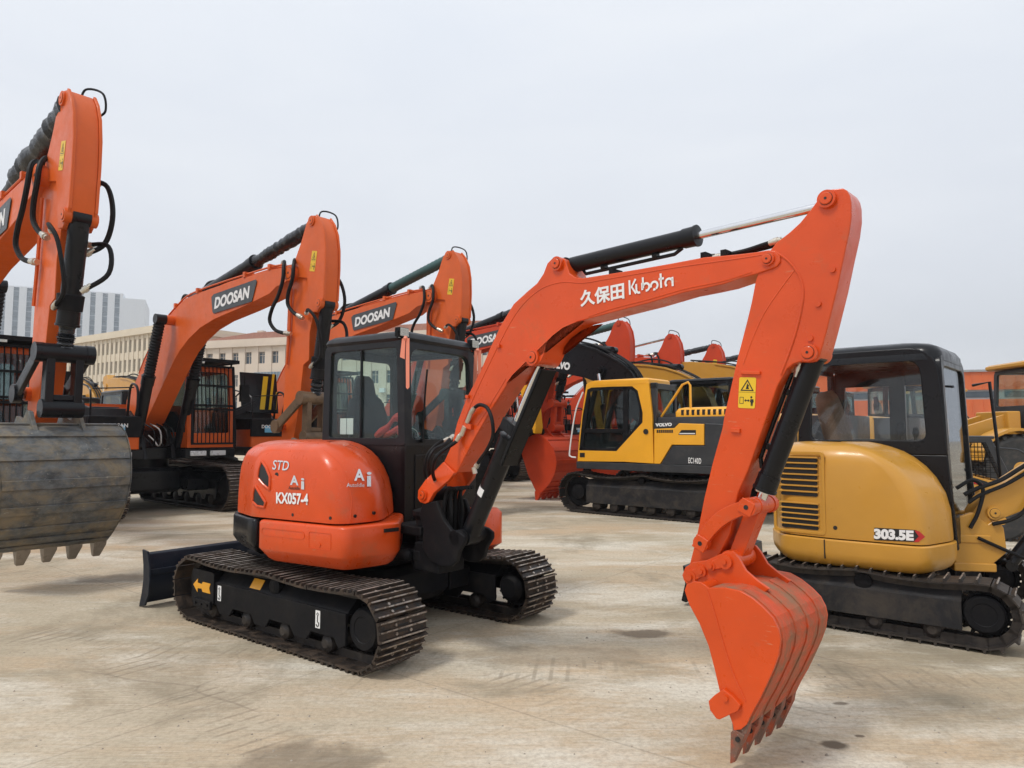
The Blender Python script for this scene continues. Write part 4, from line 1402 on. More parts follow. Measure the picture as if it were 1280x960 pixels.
def doosan(C, label, pa=0.0, sa=0.0, bsc=1.0, paint=None, wrap=None, wmat=None, linkmat=None, bmat=None, body=True, twist=0.0, bang=0.0, hosecol=None, plate_text='DOOSAN', wr=1.7, stick_decal=True, tmat=None):
    P_ = paint or M_DOO
    lm = linkmat or M_BLKM
    root = empty('large_excavator', (C[0], C[1], 0), AZ + twist)
    tag(root, label, 'excavator', 'large excavators parked in a row with raised booms')
    I = Matrix.Identity(4)
    bt = Vector(rot2(BT, BF, pa))
    B = lambda p: rot2(p, BF, pa)
    dlt = bt - BT

    def S(p):
        q = rot2(p, BT, sa)
        return (q[0] + dlt.x, q[1] + dlt.y)
    # tracks
    for s in (-1, 1):
        y0, y1 = (-1.5, -.9) if s < 0 else (.9, 1.5)
        track(root, y0, y1, 4.3, .92, .19, out=s, ribs=3, ribh=.024, t=.06, m_plate=M_STEEL, m_rib=M_EDGE, nroll=6, frame_mat=M_BLK, sag=.03, detail=True)
    c = MB(M_BLK)
    c.loft([[(x, y, z) for x, y in rrect(-.9 + d, .9 - d, -.6 + d, .6 - d, .2, 4)] for z, d in ((.38, .05), (.44, 0), (.8, 0), (.86, .05))])
    for sx in (-1, 1):
        for sy in (-1, 1):
            c.prism([(sx * .25, .45), (sx * 1.15, .40), (sx * 1.15, .62), (sx * .2, .84)], sy * .55, sy * .98)
    c.cyl((0, 0, .84), (0, 0, 1.08), .62, seg=36)
    c.build('undercarriage_frame', root, bevel=.015)
    # upper deck
    d = MB(M_BLK)
    d.box(-2.1, 1.42, -1.38, -.42, 1.06, 1.24); d.box(-2.1, 1.42, .36, 1.38, 1.06, 1.24); d.box(-2.3, .9, -.5, .5, 1.04, 1.26)
    for s in (-.27, .27):
        d.prism([(-.3, 1.24), (-.1, 1.9), (.3, 2.0), (.55, 1.85), (1.0, 1.45), (1.15, 1.05), (-.2, 1.05)], s - .04, s + .04)
    for y in (-1.2, -.8, .6, 1.0): d.box(1.43, 1.47, y - .16, y + .16, 1.10, 1.2, mat=M_SILV)
    d.build('upper_deck', root, bevel=.012)
    # cab
    cab = cab_shell(root, I, -.42, 1.38, .40, 1.36, 1.26, 1.56, 2.86, mat=P_, gl=M_GLASSD, post=.09, lean=.10, roofbulge=.08)
    g = MB(M_BLKM)
    for k in range(11):
        y = .47 + k * .082
        g.cyl((1.50, y, 1.34), (1.48, y, 2.0), .011, seg=6); g.cyl((1.48, y, 2.0), (1.38, y, 2.9), .011, seg=6)
    for x, z in ((1.50, 1.34), (1.485, 2.02), (1.475, 2.10), (1.43, 2.5), (1.38, 2.9)):
        g.box(x - .018, x + .018, .43, 1.33, z - .02, z + .02)
    for y in (.44, 1.32):
        g.cyl((1.50, y, 1.34), (1.48, y, 2.0), .022, seg=8); g.cyl((1.48, y, 2.0), (1.38, y, 2.9), .022, seg=8)
    g.build('window_guard', cab)
    g = MB(M_BLKM)
    g.box(-.3, 1.52, .42, 1.34, 2.995, 3.02)
    g.box(-.3, 1.55, .40, .44, 2.97, 3.04); g.box(-.3, 1.55, 1.32, 1.36, 2.97, 3.04); g.box(1.51, 1.55, .4, 1.36, 2.97, 3.04)
    for x in (-.2, 1.3):
        for y in (.45, 1.3): g.cyl((x, y, 2.9), (x + .05, y, 3.0), .02, seg=6)
    g.box(1.50, 1.56, .5, .62, 2.93, 2.97, mat=M_LENS)
    g.build('roof_guard', cab)
    # mirror and bracket on the left
    m = MB(M_BLKM); m.tube([(1.35, 1.40, 2.3), (1.45, 1.52, 2.5), (1.42, 1.54, 2.75)], .015, seg=6); m.box(1.38, 1.46, 1.46, 1.64, 2.2, 2.55)
    m.build('mirror', cab)
    # right front: tool box, tank, hand rails
    t = MB(P_)
    t.loft([[(x, y, z) for x, y in rrect(.78, 1.44, -1.38, -.50, .05, 3)] for z in (1.25, 1.84)], sm=False)
    t.build('tool_box', root, bevel=.03, seg=3)
    tb = [o for o in bpy.data.objects if o.parent == root and o.name.startswith('tool_box')][-1]
    t = MB(M_BLKM)
    t.box(1.40, 1.475, -1.39, -.49, 1.47, 1.86); t.box(.8, 1.40, -1.39, -.49, 1.62, 1.86); t.build('tool_box_panel', tb, bevel=.02)
    t = MB(M_BLUE); t.box(1.473, 1.480, -1.08, -.78, 1.56, 1.70); t.build('dealer_sticker', tb)
    text('sticker_lettering', 'DOOSAN', .1, M_WHITE, frame((1.482, -1.16, 1.655), (0, 1, 0), (0, 0, 1)), tb, bold=.002)
    t = MB(M_GREY)
    t.box(-.35, .76, -1.36, -.50, 1.25, 2.02); t.box(-.25, .6, -1.3, -.56, 2.03, 2.05)
    t.build('fuel_tank', root, bevel=.04, seg=3)
    h = MB(M_BLK)
    pr = [(1.40, -1.34, 1.3), (1.40, -1.34, 2.15), (1.36, -1.34, 2.32), (1.2, -1.34, 2.4), (.4, -1.34, 2.55), (-.2, -1.34, 2.6), (-.2, -1.34, 2.05)]
    h.tube(pr, .018, seg=6, curve=False)
    h.tube([(1.38, -.55, 1.8), (1.4, -.55, 2.3), (1.25, -.55, 2.46), (1.05, -.55, 2.4), (.95, -.55, 1.85)], .024, seg=8)
    h.tube([(1.40, -1.34, 2.0), (.4, -1.34, 2.15), (-.2, -1.34, 2.3)], .012, seg=6, curve=False)
    h.tube([(.4, -1.34, 2.55), (.4, -1.34, 2.05)], .014, seg=6, curve=False)
    h.tube([(1.34, -1.3, 2.35), (1.34, -.6, 2.4)], .012, seg=6, curve=False)
    h.build('hand_rail', root)
    # engine hood and counterweight
    e = MB(P_)
    e.loft([[(x, y, z) for x, y in rrect(-1.95 + dd, -.36, -1.36 + dd, 1.36 - dd, .06, 3)] for z, dd in ((1.25, 0), (1.95, 0), (2.08, .04), (2.14, .12))])
    e.build('engine_hood', root)
    e = MB(M_GREY)
    e.loft([[(x, y, z) for x, y in round_poly([(-1.97, -1.38), (-1.97, 1.38), (-2.45, 1.33), (-2.8, .85), (-2.88, 0), (-2.8, -.85), (-2.45, -1.33)], .12, 4)] for z in (1.0, 1.96)], sm=True)
    e.build('counterweight', root, bevel=.05, seg=3)
    # ---------------- boom
    m = MB(P_)
    m.prism([B(p) for p in BOOM], -.18, .18)
    bo = m.build('boom', root, bevel=.008)
    m = MB(P_)
    for y in (-.16, -.06, .05):     # pipes along the top
        q = [B(p) for p in BOOM[2:13]]
        m.tube([(p[0] - .03, y, p[1] + (.05 if i > 5 else .03)) for i, p in enumerate(q)], .016, seg=6)
    for i in (4, 6, 8, 10, 11):
        q = B(BOOM[i]); m.box(q[0] - .05, q[0] + .01, -.2, .1, q[1] - .0, q[1] + .09)
    m.build('boom_pipe', bo)
    lug = B(JT['lug']); t = bt
    pins(bo, P_, None, [(lug[0], lug[1], -.33, .33, .09), (t.x, t.y, -.225, .225, .12)], 0)
    # name plate on the side
    for s in (-1, 1):
        pa_, pb_ = [B(PL2.uz(*p, _w)) for p in ((270, 379), (324, 361))]
        dd = Vector((pb_[0] - pa_[0], 0, pb_[1] - pa_[1])); ln = dd.length; dn = dd.normalized(); up = Vector((-dn.z, 0, dn.x))
        pts = [(-.02, -.13), (.02, -.17), (ln - .12, -.17), (ln + .03, .13), (ln, .17), (.02, .17), (-.06, .13)]
        q = MB(M_DECAL)
        o = Vector((pa_[0], s * .1935, pa_[1]))
        q.prism([((o + dn * a + up * b_).x, (o + dn * a + up * b_).z) for a, b_ in pts], s * .190, s * .1945)
        dc = q.build('name_plate', bo)
        if s < 0:
            T = frame(o + dn * .05 - up * .10 + Vector((0, -.003, 0)), dn, up)
            tx = text('boom_lettering', plate_text, .3, M_WHITE, T, bo, bold=.012, shear=.2)
            fit_text(tx, T, ln * .84, .20)
        else:
            T = frame(o + dn * (ln * .95) - up * .10 + Vector((0, .003, 0)), -dn, up)
            tx = text('boom_lettering', plate_text, .3, M_WHITE, T, bo, bold=.012, shear=.2)
            fit_text(tx, T, ln * .84, .20)
    # boom cylinders with ribbed boots
    for y in (-.42, .42):
        cylinder(root, 'boom_cylinder', (1.02, 1.32), lug, y, .105, .055, .56, I, mat=M_BLK, wrap=M_RUB, wrapr=1.55)
    cylinder(root, 'arm_cylinder', B((2.42, 4.02)), S(JT['top']), 0, .11, .055, .54, I, mat=M_BLK, wrap=wrap, wrapr=wr)
    # ---------------- stick
    m = MB(P_)
    sp = [S(p) for p in STK]
    n = len(sp)
    m.prism(sp, -.108, .108)
    st = m.build('stick', root, bevel=.008)
    m = MB(P_)
    hn = [S(p) for p in (STK[0:3] + [STK[3]])]
    for s in (-1, 1):   # raised forward flanges either side of the horn
        fl = [S(p) for p in STK[19:25]]
        cx_ = Vector(S((STK[22][0] - .4, STK[22][1])))
        outp = [tuple(Vector(p) + (Vector(p) - cx_).normalized() * .022) for p in fl]
        m.prism(fl + outp[::-1], s * .135, s * .105)
    for s in (-1, 1):  # cheek plates of the horn
        m.prism([S(p) for p in (STK[0:4] + [STK[4], Vector(STK[4]) + Vector((.5, -.1))] + STK[16:])], s * .108, s * .135)
    m.build('horn_plate', st, bevel=.006)
    pins(st, P_, None, [(*S(JT[k]), -.155, .155, .075) for k in ('top', 'bc', 'gl')], 0)
    m = MB(P_)
    m.tube([(S(STK[5])[0] + .14, -.14, S(STK[5])[1]), (S(STK[6])[0] + .12, -.14, S(STK[6])[1]), (S(STK[7])[0] + .1, -.14, S(STK[7])[1] + .3)], .02, seg=6)
    m.build('stick_pipe', st)
    if stick_decal:
        a = S(PL2.uz(396, 323, _w))
        dd = Vector(S(JT['top'])) - Vector(S(PL2.uz(386, 330, _w)))
        warning_decal(st, Vector((a[0] - .06, -.137, a[1])), (1, 0, -.2), (.2, 0, 1), w=.13, h=.30)
    x, gl, bl, sb, bc = [S(JT[k]) for k in ('x', 'gl', 'bl', 'sb', 'bc')]
    bcy = cylinder(root, 'bucket_cylinder', bc, x, 0, .095, .05, .80, I, mat=M_BLK, wrap=M_WRAP, wrapr=1.5)
    l = MB(lm)
    for s in (-1, 1):
        d2 = Vector((gl[0] - x[0], 0, gl[1] - x[1]))
        nn = Vector((-d2.z, 0, d2.x)).normalized() * .07
        A, Bq = Vector((x[0], 0, x[1])), Vector((gl[0], 0, gl[1]))
        l.prism([(p.x, p.z) for p in (A + nn, Bq + nn, Bq - nn, A - nn)], s * .20, s * .25)
        for c_ in (x, gl): l.cyl((c_[0], s * .19, c_[1]), (c_[0], s * .27, c_[1]), .10, seg=16)
    l.build('guide_link', root, bevel=.012)
    l = MB(lm)
    A, Bq = Vector((x[0], 0, x[1])), Vector((bl[0] + .05, 0, bl[1] - .05)); d2 = Bq - A; nn = Vector((-d2.z, 0, d2.x)).normalized() * .07
    for s in (-1, 1):
        l.prism([(p.x, p.z) for p in (A + nn, Bq + nn, Bq - nn, A - nn)], s * .09, s * .17)
    l.cyl((A.x, -.19, A.z), (A.x, .19, A.z), .095, seg=18); l.cyl((Bq.x, -.19, Bq.z), (Bq.x, .19, Bq.z), .095, seg=18)
    C_ = (A + Bq) / 2; l.box(C_.x - .05, C_.x + .05, -.1, .1, Bq.z + .08, Bq.z + .14)
    l.build('bucket_link', root, bevel=.012)
    big_bucket(root, (sb[0] + .02, sb[1] - .10), bl, bmat or M_BUCK, .60, bang, teeth=5, sc=bsc, edge=tmat)
    # ---------------- hoses
    def hz(lst, w, r=.028, M0=None):
        hm = MB(M0 or M_RUB)
        pp = []
        for i, p in enumerate(lst):
            q = PL2.uz(p[0], p[1], _w)
            q = S(q) if p[0] > 340 else B(q)
            pp.append((q[0], w[i] if isinstance(w, (list, tuple)) else w, q[1]))
        hm.tube(pp, r, seg=8)
        fitting(hm.build('hydraulic_hose', root), pp, r)
    hz([(352, 326), (358, 325), (363, 332), (364, 350), (358, 370), (350, 385), (346, 400), (350, 411), (358, 415), (366, 416)], [-.1, -.16, -.24, -.27, -.27, -.26, -.25, -.22, -.2, -.17])
    hz([(360, 324), (368, 322), (374, 332), (374, 348), (368, 366), (367, 380), (373, 390), (382, 396)], [0, -.12, -.22, -.24, -.23, -.22, -.2, -.18])
    hz([(352, 326), (360, 318), (370, 325), (376, 350), (370, 380), (372, 400), (380, 404)], [.1, .18, .26, .28, .26, .22, .18])
    hz([(207, 403), (211, 385), (216, 368), (221, 366), (228, 371), (234, 371)], [.05] * 6, .026)
    hz([(233, 371), (236, 363), (245, 358), (252, 350), (265, 347), (280, 345)], [.0] * 6, .03)
    # hoses round the horn and down the bucket cylinder
    tp = S(JT['top']); bc_ = S(JT['bc']); xx_ = S(JT['x'])
    for P_l, r_ in (([(tp[0] - .12, .05, tp[1] + .05), (tp[0] - .1, .1, tp[1] + .22), (tp[0] + .12, .19, tp[1] + .14), (tp[0] + .16, .21, tp[1] - .05), (tp[0] + .13, .15, tp[1] - .14)], .012),
                    ([(bc_[0] - .25, .17, bc_[1] + .5), (bc_[0] - .1, .28, bc_[1] + .42), (bc_[0] + .02, .3, bc_[1] + .1), (bc_[0] - .05, .26, bc_[1] - .2), (bc_[0] - .14, .10, bc_[1] - .34)], .026),
                    ([(bc_[0] - .3, -.15, bc_[1] - .12), (bc_[0] - .1, -.24, bc_[1] - .1), (bc_[0] + .06, -.2, bc_[1] - .3), (bc_[0] + .06, -.13, bc_[1] - .75), (xx_[0] + .06, -.13, xx_[1] + .45)], .022),
                    ([(bc_[0] - .25, .15, bc_[1] - .2), (bc_[0] + .05, .26, bc_[1] - .25), (bc_[0] + .14, .24, bc_[1] - .55), (bc_[0] - .02, .06, bc_[1] - .74)], .024)):
        hm = MB(M_RUB); hm.tube(P_l, r_, seg=8); fitting(hm.build('hydraulic_hose', root), P_l, r_)
    hm = MB(M_BLKM); hm.lathe((xx_[0] + (bc_[0] - xx_[0]) * .32, 0, xx_[1] + (bc_[1] - xx_[1]) * .32), (bc_[0] - xx_[0], 0, bc_[1] - xx_[1]), [(0, .12), (.16, .125), (.17, .1)], seg=18)
    hm.build('cylinder_collar', bcy)
    for k in range(4):
        hm = MB(M_RUB if k != 1 else M_STRAP)
        y = -.2 + k * .12
        hm.tube([(.75, y, 1.75), (1.25, y, 1.62), (1.35, y, 1.4), (1.2, y * .8, 1.3), (1.05, y, 1.4), (.8, y, 1.5)], .014, seg=6)
        hm.build('hydraulic_hose', root)
    return root


d2 = doosan((D2C[0] - .09, D2C[1] + .075), 'large orange excavator behind the red-orange hood, brown bucket linkage hanging beside the charcoal cab', 0, 0, wrap=M_WRAP, linkmat=M_BROWN, tmat=M_TOOTH)
SP = 3.3
p = Vector((*D2C, 0)) - ROWL * 3.5 + PL2.u * .78
d1 = doosan((p.x, p.y), 'large orange excavator at the left edge with a muddy grey bucket hanging in front', R(3.4), R(-1), wrap=M_WRAP, linkmat=M_BLK, tmat=M_TOOTH, wr=2.6, bsc=.92)
p = Vector((*D2C, 0)) + ROWL * 3.3 - PL2.u * .48
d3 = doosan((p.x, p.y), 'orange excavator rising behind the charcoal cab, a green guard on its upper cylinder', R(2.2), R(1), wrap=M_WRAPG, bmat=M_BLKM)

T = Matrix.Translation((.55, -1.1, 2.08)) @ Matrix.Rotation(R(24), 4, 'X') @ Matrix.Rotation(R(-14), 4, 'Y')
m = MB(M_BLK, T); m.box(-1.0, .6, -.55, .05, 0, .05); m.box(.57, .6, -.55, .05, -.12, 0); m.box(-1., .6, -.56, -.53, -.1, 0)
T2 = Matrix.Translation((.95, -1.38, 2.0)) @ Matrix.Rotation(R(-8), 4, 'Y')
m.box(-.04, .0, .05, .95, 0, .92, M=T.inverted() @ T2)
cv = m.build('raised_cover', d3, bevel=.01)
for j, (y0, n_, w_) in enumerate(((.48, 11, .12), (.70, 12, .06), (.84, 6, .05))):
    m = MB(M_YEL, T2)
    hh = n_ * .07
    m.prism([(y0, .08), (y0 + w_, .08), (y0 + w_ + n_ * .012, .08 + hh), (y0 + n_ * .012, .08 + hh)], .0005, .004, M=Matrix.Rotation(PI / 2, 4, 'Z') @ Matrix.Scale(-1, 4, (0, 1, 0)))
    m.build('cover_print', cv)



def recolor(o, a, b):
    for ch in bpy.data.objects:
        if ch.parent == o:
            if ch.type == 'MESH':
                for sl in ch.material_slots:
                    if sl.material == a:
                        sl.link = 'OBJECT'; sl.material = b
            recolor(ch, a, b)


p = Vector((*D2C, 0)) + ROWL * 7.3 - PL2.u * .9
d4 = doosan((p.x, p.y), 'red-orange excavator whose red bucket hangs just left of the bright yellow machine', R(2.0), R(-2), paint=M_DOOR, wrap=M_WRAP, linkmat=M_DOOR, bmat=M_DOOR)
ROW = [(10.1, 'red excavator with a green-guarded cylinder just above the black boom', M_WRAPG, -1.1),
       (13.3, 'red excavator with a thin bare rod, its stick top above the left ochre boom', None, -1.25),
       (16.4, 'red excavator with a yellow sticker on its stick top above the right ochre boom', M_WRAP, -1.25),
       (19.6, 'farthest red excavator of the row, its black cylinder showing left of the foreground stick', M_WRAP, -1.2)]
for k, (sp_, lab, wr_, dx) in enumerate(ROW):
    p = Vector((*D2C, 0)) + ROWL * sp_ + PL2.u * dx
    if wr_ is M_WRAPG or wr_ is None or k == 2:
        o = doosan((p.x, p.y), lab, R(-2.4), R(0), paint=M_DOOR, wrap=wr_, linkmat=M_DOOR, bmat=M_DOOR, stick_decal=(k == 2))
        last = o
    else:
        o = copy_tree(last); o.location = (p.x, p.y, 0); o['label'] = lab
# ------------------------------------------------------------------ yellow excavators facing the other way
VC = (3.17, 13.79)
AZV = R(140)
PLV = Plane(VC[0], VC[1], AZV)
VB = PLV.pts([(640, 426), (665, 424), (700, 426), (724, 430), (745, 436), (762, 444), (775, 452), (782.5, 457.5), (790, 465), (795.6, 474), (800, 486), (803, 500)], .17)
VB += [(.35, 1.45), (.05, 1.45), (.05, 1.62)][:0]
VBL = PLV.pts([(640, 447), (665, 455), (700, 466), (730, 472), (741, 476), (752, 482), (762, 492), (770, 505)], .17)
VBOOM = VB + [(.12, 1.75), (.12, 1.48), (.42, 1.42), (.62, 1.7)] + VBL[::-1]
VTIP = Vector(PLV.uz(648, 437, .17))


def yel_arm(root, mat, smat, cyl_lug, tip_drop=0.0, text_=None, bucket_mat=None, lift=0.0):
    I = Matrix.Identity(4)
    F = (.3, 1.6)
    Bt = lambda p: rot2(p, F, lift)
    m = MB(mat)
    m.prism([Bt(p) for p in VBOOM], -.17, .17)
    bo = m.build('boom', root, bevel=.012)
    m = MB(mat)
    m.prism([Bt(p) for p in VB[2:11]] + [Bt((p[0], p[1] - .05)) for p in VB[2:11]][::-1], -.20, .20)
    lug = Bt(PLV.uz(*cyl_lug, .17))
    m.cyl((lug[0], -.24, lug[1]), (lug[0], .24, lug[1]), .12, seg=20)
    m.build('boom_flange', bo, bevel=.006)
    for s in (-1, 1):
        m = MB(M_BLKM); m.cyl((lug[0], s * .17, lug[1]), (lug[0], s * .30, lug[1]), .075, seg=16); m.build('boom_pin', bo)
        cylinder(root, 'boom_cylinder', (1.25, 1.15), lug, s * .27, .07, .04, .58, I, mat=M_BLK)
    m = MB(M_RUB)
    for k, y in enumerate((-.08, 0, .08)):
        q = [Bt(p) for p in VB[1:10]]
        m.tube([(p[0], y, p[1] + .05 + (.10 if 1 < i < 4 else 0) * (k == 1)) for i, p in enumerate(q)], .02, seg=6)
    m.build('boom_hose', bo)
    tip = Vector(Bt(VTIP))
    # stick folded down under the boom
    m = MB(smat)
    s0 = [(.35, .35), (.42, .15), (.15, -.2), (-.25, -1.9), (-.45, -1.95), (-.48, -1.8), (-.3, -.2), (-.25, .1), (.1, .4)]
    m.prism([(tip.x + a, tip.y + b) for a, b in s0], -.13, .13)
    m.cyl((tip.x, -.2, tip.y), (tip.x, .2, tip.y), .1, seg=18)
    st = m.build('stick', root, bevel=.008)
    topp = (tip.x + .27, tip.y + .28)
    cylinder(root, 'arm_cylinder', Bt((VB[5][0], VB[5][1] + .12)), topp, 0, .075, .04, .6, I, mat=M_BLK)
    cylinder(root, 'bucket_cylinder', (tip.x + .35, tip.y + .05), (tip.x + .12, tip.y - 1.55), 0, .065, .035, .7, I, mat=M_BLK)
    big_bucket(root, (tip.x - .38, tip.y - 1.9), None, bucket_mat or M_BLKM, .45, R(35), teeth=4, sc=.75)
    return bo


def build_volvo():
    root = empty('yellow_excavator', (VC[0], VC[1], 0), AZV)
    tag(root, 'bright yellow and grey excavator with a black boom, parked side-on in the middle', 'excavator')
    for s in (-1, 1):
        y0, y1 = (-1.27, -.77) if s < 0 else (.77, 1.27)
        track(root, y0, y1, 3.75, .80, .17, out=s, ribs=3, ribh=.02, t=.055, m_plate=M_STEELD, m_rib=M_STEEL, nroll=7, frame_mat=M_FRAME, sag=.07, sprock=-1, arches=False)
    for o in [q for q in bpy.data.objects if q.parent == root]:
        for x in (1.15, -1.3):
            m = MB(M_WHITE); s = 1 if 'crawler_track.0' not in o.name else 1
        break
    c = MB(M_BLK)
    c.loft([[(x, y, z) for x, y in rrect(-.8 + d, .8 - d, -.5 + d, .5 - d, .2, 4)] for z, d in ((.34, .05), (.4, 0), (.7, 0), (.76, .05))])
    for sx in (-1, 1):
        for sy in (-1, 1):
            c.prism([(sx * .2, .4), (sx * 1.0, .36), (sx * 1.0, .56), (sx * .2, .74)], sy * .45, sy * .85)
    c.cyl((0, 0, .74), (0, 0, .92), .5, seg=32)
    c.build('undercarriage_frame', root, bevel=.012)
    w = 1.24
    Z = lambda *a: PLV.pts(a, w)
    # cab
    m = MB(M_VOL)
    out_ = Z((733, 480), (739, 476.5), (770, 475), (803.3, 474.6), (810.6, 479), (815, 518), (817, 579.5), (780, 577.3), (721.7, 576.6), (723.8, 547.5), (727, 520))
    inn = Z((734, 487), (739, 484.5), (765, 483.2), (790, 482.8), (797.0, 488.5), (803.3, 516), (803.0, 528), (770.3, 564), (723.6, 563), (725.5, 545), (728, 520))
    z0 = min(p[1] for p in out_)
    for y in (w, .40):
        m.plate(out_, inn, y - .05, y)
    # roof, rear and front frames
    xs = [p[0] for p in out_]
    xf = lambda z: 1.45 - .30 * max(0, (z - 1.0)) / 1.55
    ztop = out_[2][1]
    roof = MB(M_VOL)
    x1 = out_[1][0]; x0 = out_[4][0]
    roof.loft([[(x, y, z) for x, y in rrect(x0 + d, x1 + .02 - d, .36 + d, w + .005 - d, .06, 4)] for z, d in ((ztop - .09, 0), (ztop - .02, 0), (ztop + .01, .03), (ztop + .02, .1))])
    cabo = m.build('cab', root, bevel=.012)
    roof.build('roof', cabo)
    k = MB(M_GREY)
    xr = out_[5][0]
    for y0_, y1_ in ((.36, .44), (w - .13, w - .052)):
        k.box(xr - .06, xr + .05, y0_, y1_, 1.9, ztop - .08)
        k.prism([(1.47, 1.0), (1.40, 1.0), (x1 - .1, ztop - .08), (x1 - .02, ztop - .08)], y0_, y1_)
    k.box(xr - .06, xr + .05, .36, w - .052, ztop - .2, ztop - .09); k.box(xr - .06, xr + .05, .36, w - .052, 1.75, 1.92)
    k.box(xr - .04, 1.38, .38, w - .06, 1.0, 1.06)
    k.build('cab_frame', cabo, bevel=.01)
    g = MB(M_GLASSD)
    g.box(xr - .035, xr - .03, .44, w - .13, 1.92, ztop - .2); g.build('rear_window', cabo)
    g = MB(M_GLASSD)
    g.prism([(1.44, 1.1), (1.435, 1.1), (x1 - .06, ztop - .1), (x1 - .055, ztop - .1)], .44, w - .13); g.build('windscreen', cabo)
    # door: black frame, panes, lower panel
    k = MB(M_INK)
    gl1 = Z((736, 489), (740, 486.5), (774, 485.3), (778, 489), (778, 535), (727.5, 535.5), (731, 510))
    gl2 = Z((785, 489), (788, 486), (793, 486.5), (797, 494), (802, 516), (801.5, 527), (793, 537), (785, 537))
    gl3 = Z((727.5, 541), (774, 541), (777.5, 544), (777.5, 553), (769, 561), (731, 561), (727.5, 558), (727, 549))
    door_poly = inn
    fr = MB(M_BLKM)

    # vertical and horizontal door bars
    a = Z((781.5, 484)); b = Z((781.5, 552))
    fr.prism(Z((778.5, 484), (784.5, 484), (784.5, 549), (778.5, 556)), w - .04, w - .008)
    fr.prism(Z((726, 536), (781, 536), (781, 541), (726, 541)), w - .04, w - .008)
    fr.prism(Z((734, 487), (739, 484.5), (765, 483.2), (790, 482.8), (797.0, 488.5), (803.3, 516), (803.0, 528), (800, 528), (800, 516), (794, 491), (789, 486.5), (765, 487), (740, 488.5), (737, 490)), w - .04, w - .008)
    fr.prism(Z((734, 487), (737, 490), (731.5, 520), (729, 545), (727.5, 559), (770, 560.5), (785, 543), (803, 528), (799, 526), (781, 548), (770.3, 564), (723.6, 563), (725.5, 545), (728, 520)), w - .04, w - .008) if False else None
    fr.prism(Z((723.6, 563), (770.3, 564), (769, 560.5), (724, 559.5)), w - .04, w - .008)
    fr.prism(Z((770.3, 564), (803, 528), (800, 526.5), (768.5, 560.5)), w - .04, w - .008)
    fr.prism(Z((724, 563), (727.5, 563), (737, 488), (734, 487), (728, 520), (725.5, 545)), w - .04, w - .008)
    dr = fr.build('door', cabo, bevel=.004)
    for q in (gl1, gl2, gl3):
        g = MB(M_GLASSD); g.prism(q, w - .028, w - .022); g.build('pane', dr) if False else g.build('window', cabo)
    p_ = MB(M_GREY); p_.prism(gl3, w - .075, w - .06); p_.build('door_lining', cabo)
    tx = PLV.uz(792.0, 536.5, w)
    s = MB(M_SEAT)
    s.loft([[(x, y, z) for x, y in rrect(.2 + d, .75 - d, .56 + d, 1.02 - d, .07, 4)] for z, d in ((1.3, .02), (1.34, 0), (1.48, 0), (1.52, .03))])
    s.loft([[(x + .35 - (z - 1.45) * .2 - .3, y, z) for x, y in rrect(.1 + d * .3, .22 - d * .3, .58 + d, 1.0 - d, .05, 4)] for z, d in ((1.45, .02), (1.8, 0), (2.05, .04), (2.1, .12), (2.3, .13), (2.34, .17))])
    s.build('seat', cabo)
    # grey base strip under the whole side and revolving deck
    k = MB(M_GREY)
    k.box(-1.95, 1.42, -1.2, 1.2, .88, 1.0)
    k.prism(Z((720.5, 577), (905, 583), (905, 593.5), (800, 589), (721, 585.5)), w - .1, w + .012)
    k.build('deck', root, bevel=.01)
    # left side body: yellow panel with grey rear
    zs = lambda *a: PLV.pts(a, w)
    k = MB(M_VOL)
    yp = zs((817.5, 536), (842.7, 535), (848.5, 529), (880, 530), (880, 556.5), (839.5, 556), (825, 580), (817.5, 579.8))
    k.prism(yp, w - .08, w + .002)
    sp = k.build('side_panel', root, bevel=.012)
    k = MB(M_GREY)
    gp = zs((825.5, 580.5), (840, 557), (880.5, 557), (880.5, 529), (925, 531), (950, 536), (955, 560), (950, 586), (900, 583))
    k.prism(gp, w - .08, w - .004)
    k.build('rear_panel', root, bevel=.015)
    k = MB(M_GREY); k.prism(zs((817.5, 528), (848, 528.5), (842.5, 534.5), (817.5, 535.5)), w - .06, w + .0); k.build('badge_strip', sp)
    a, b = PLV.uz(819.5, 533.5, w), PLV.uz(840, 532.6, w)
    dn = Vector((b[0] - a[0], 0, b[1] - a[1]))
    T = frame((a[0], w + .0035, a[1]), dn, (0, 0, 1))
    t = text('maker_lettering', 'VOLVO', .1, M_WHITE, T, sp, bold=.006); fit_text(t, T, dn.length, .062)
    k = MB(M_INK)
    for i in range(8):
        q = PLV.uz(822 + i * 2.6, 539, w); k.prism([(q[0] - .016, q[1] - .03), (q[0] + .016, q[1] - .03), (q[0] + .016, q[1] + .025), (q[0] - .016, q[1] + .025)], w, w + .004)
    k.build('side_vent', sp); k = MB(M_INK)
    k.prism(zs((850, 540), (852, 537.5), (870, 537.5), (870, 543.5), (848, 543.5)), w, w + .005)
    k.build('air_intake', sp); k = MB(M_INK)
    k.cyl((PLV.uz(807.5, 539.5, w)[0], w - .005, PLV.uz(807.5, 539.5, w)[1]), (PLV.uz(807.5, 539.5, w)[0], w + .015, PLV.uz(807.5, 539.5, w)[1]), .05, seg=18)
    k.build('fuel_cap', sp); k = MB(M_INK)
    q = zs((725, 566), (731, 566), (731, 571.5), (725, 571.5)); k.prism(q, w, w + .006)
    k.build('step_hole', sp)
    k = MB(M_WHITE)
    k.prism(zs((850, 541.3), (869, 541.3), (869, 542.6), (849, 542.6)), w + .004, w + .006); k.build('vent_edge', sp)
    a, b = PLV.uz(860.5, 579, w), PLV.uz(876.5, 580, w)
    dn = Vector((b[0] - a[0], 0, b[1] - a[1])); T = frame((a[0], w + .001, a[1]), dn, (0, 0, 1))
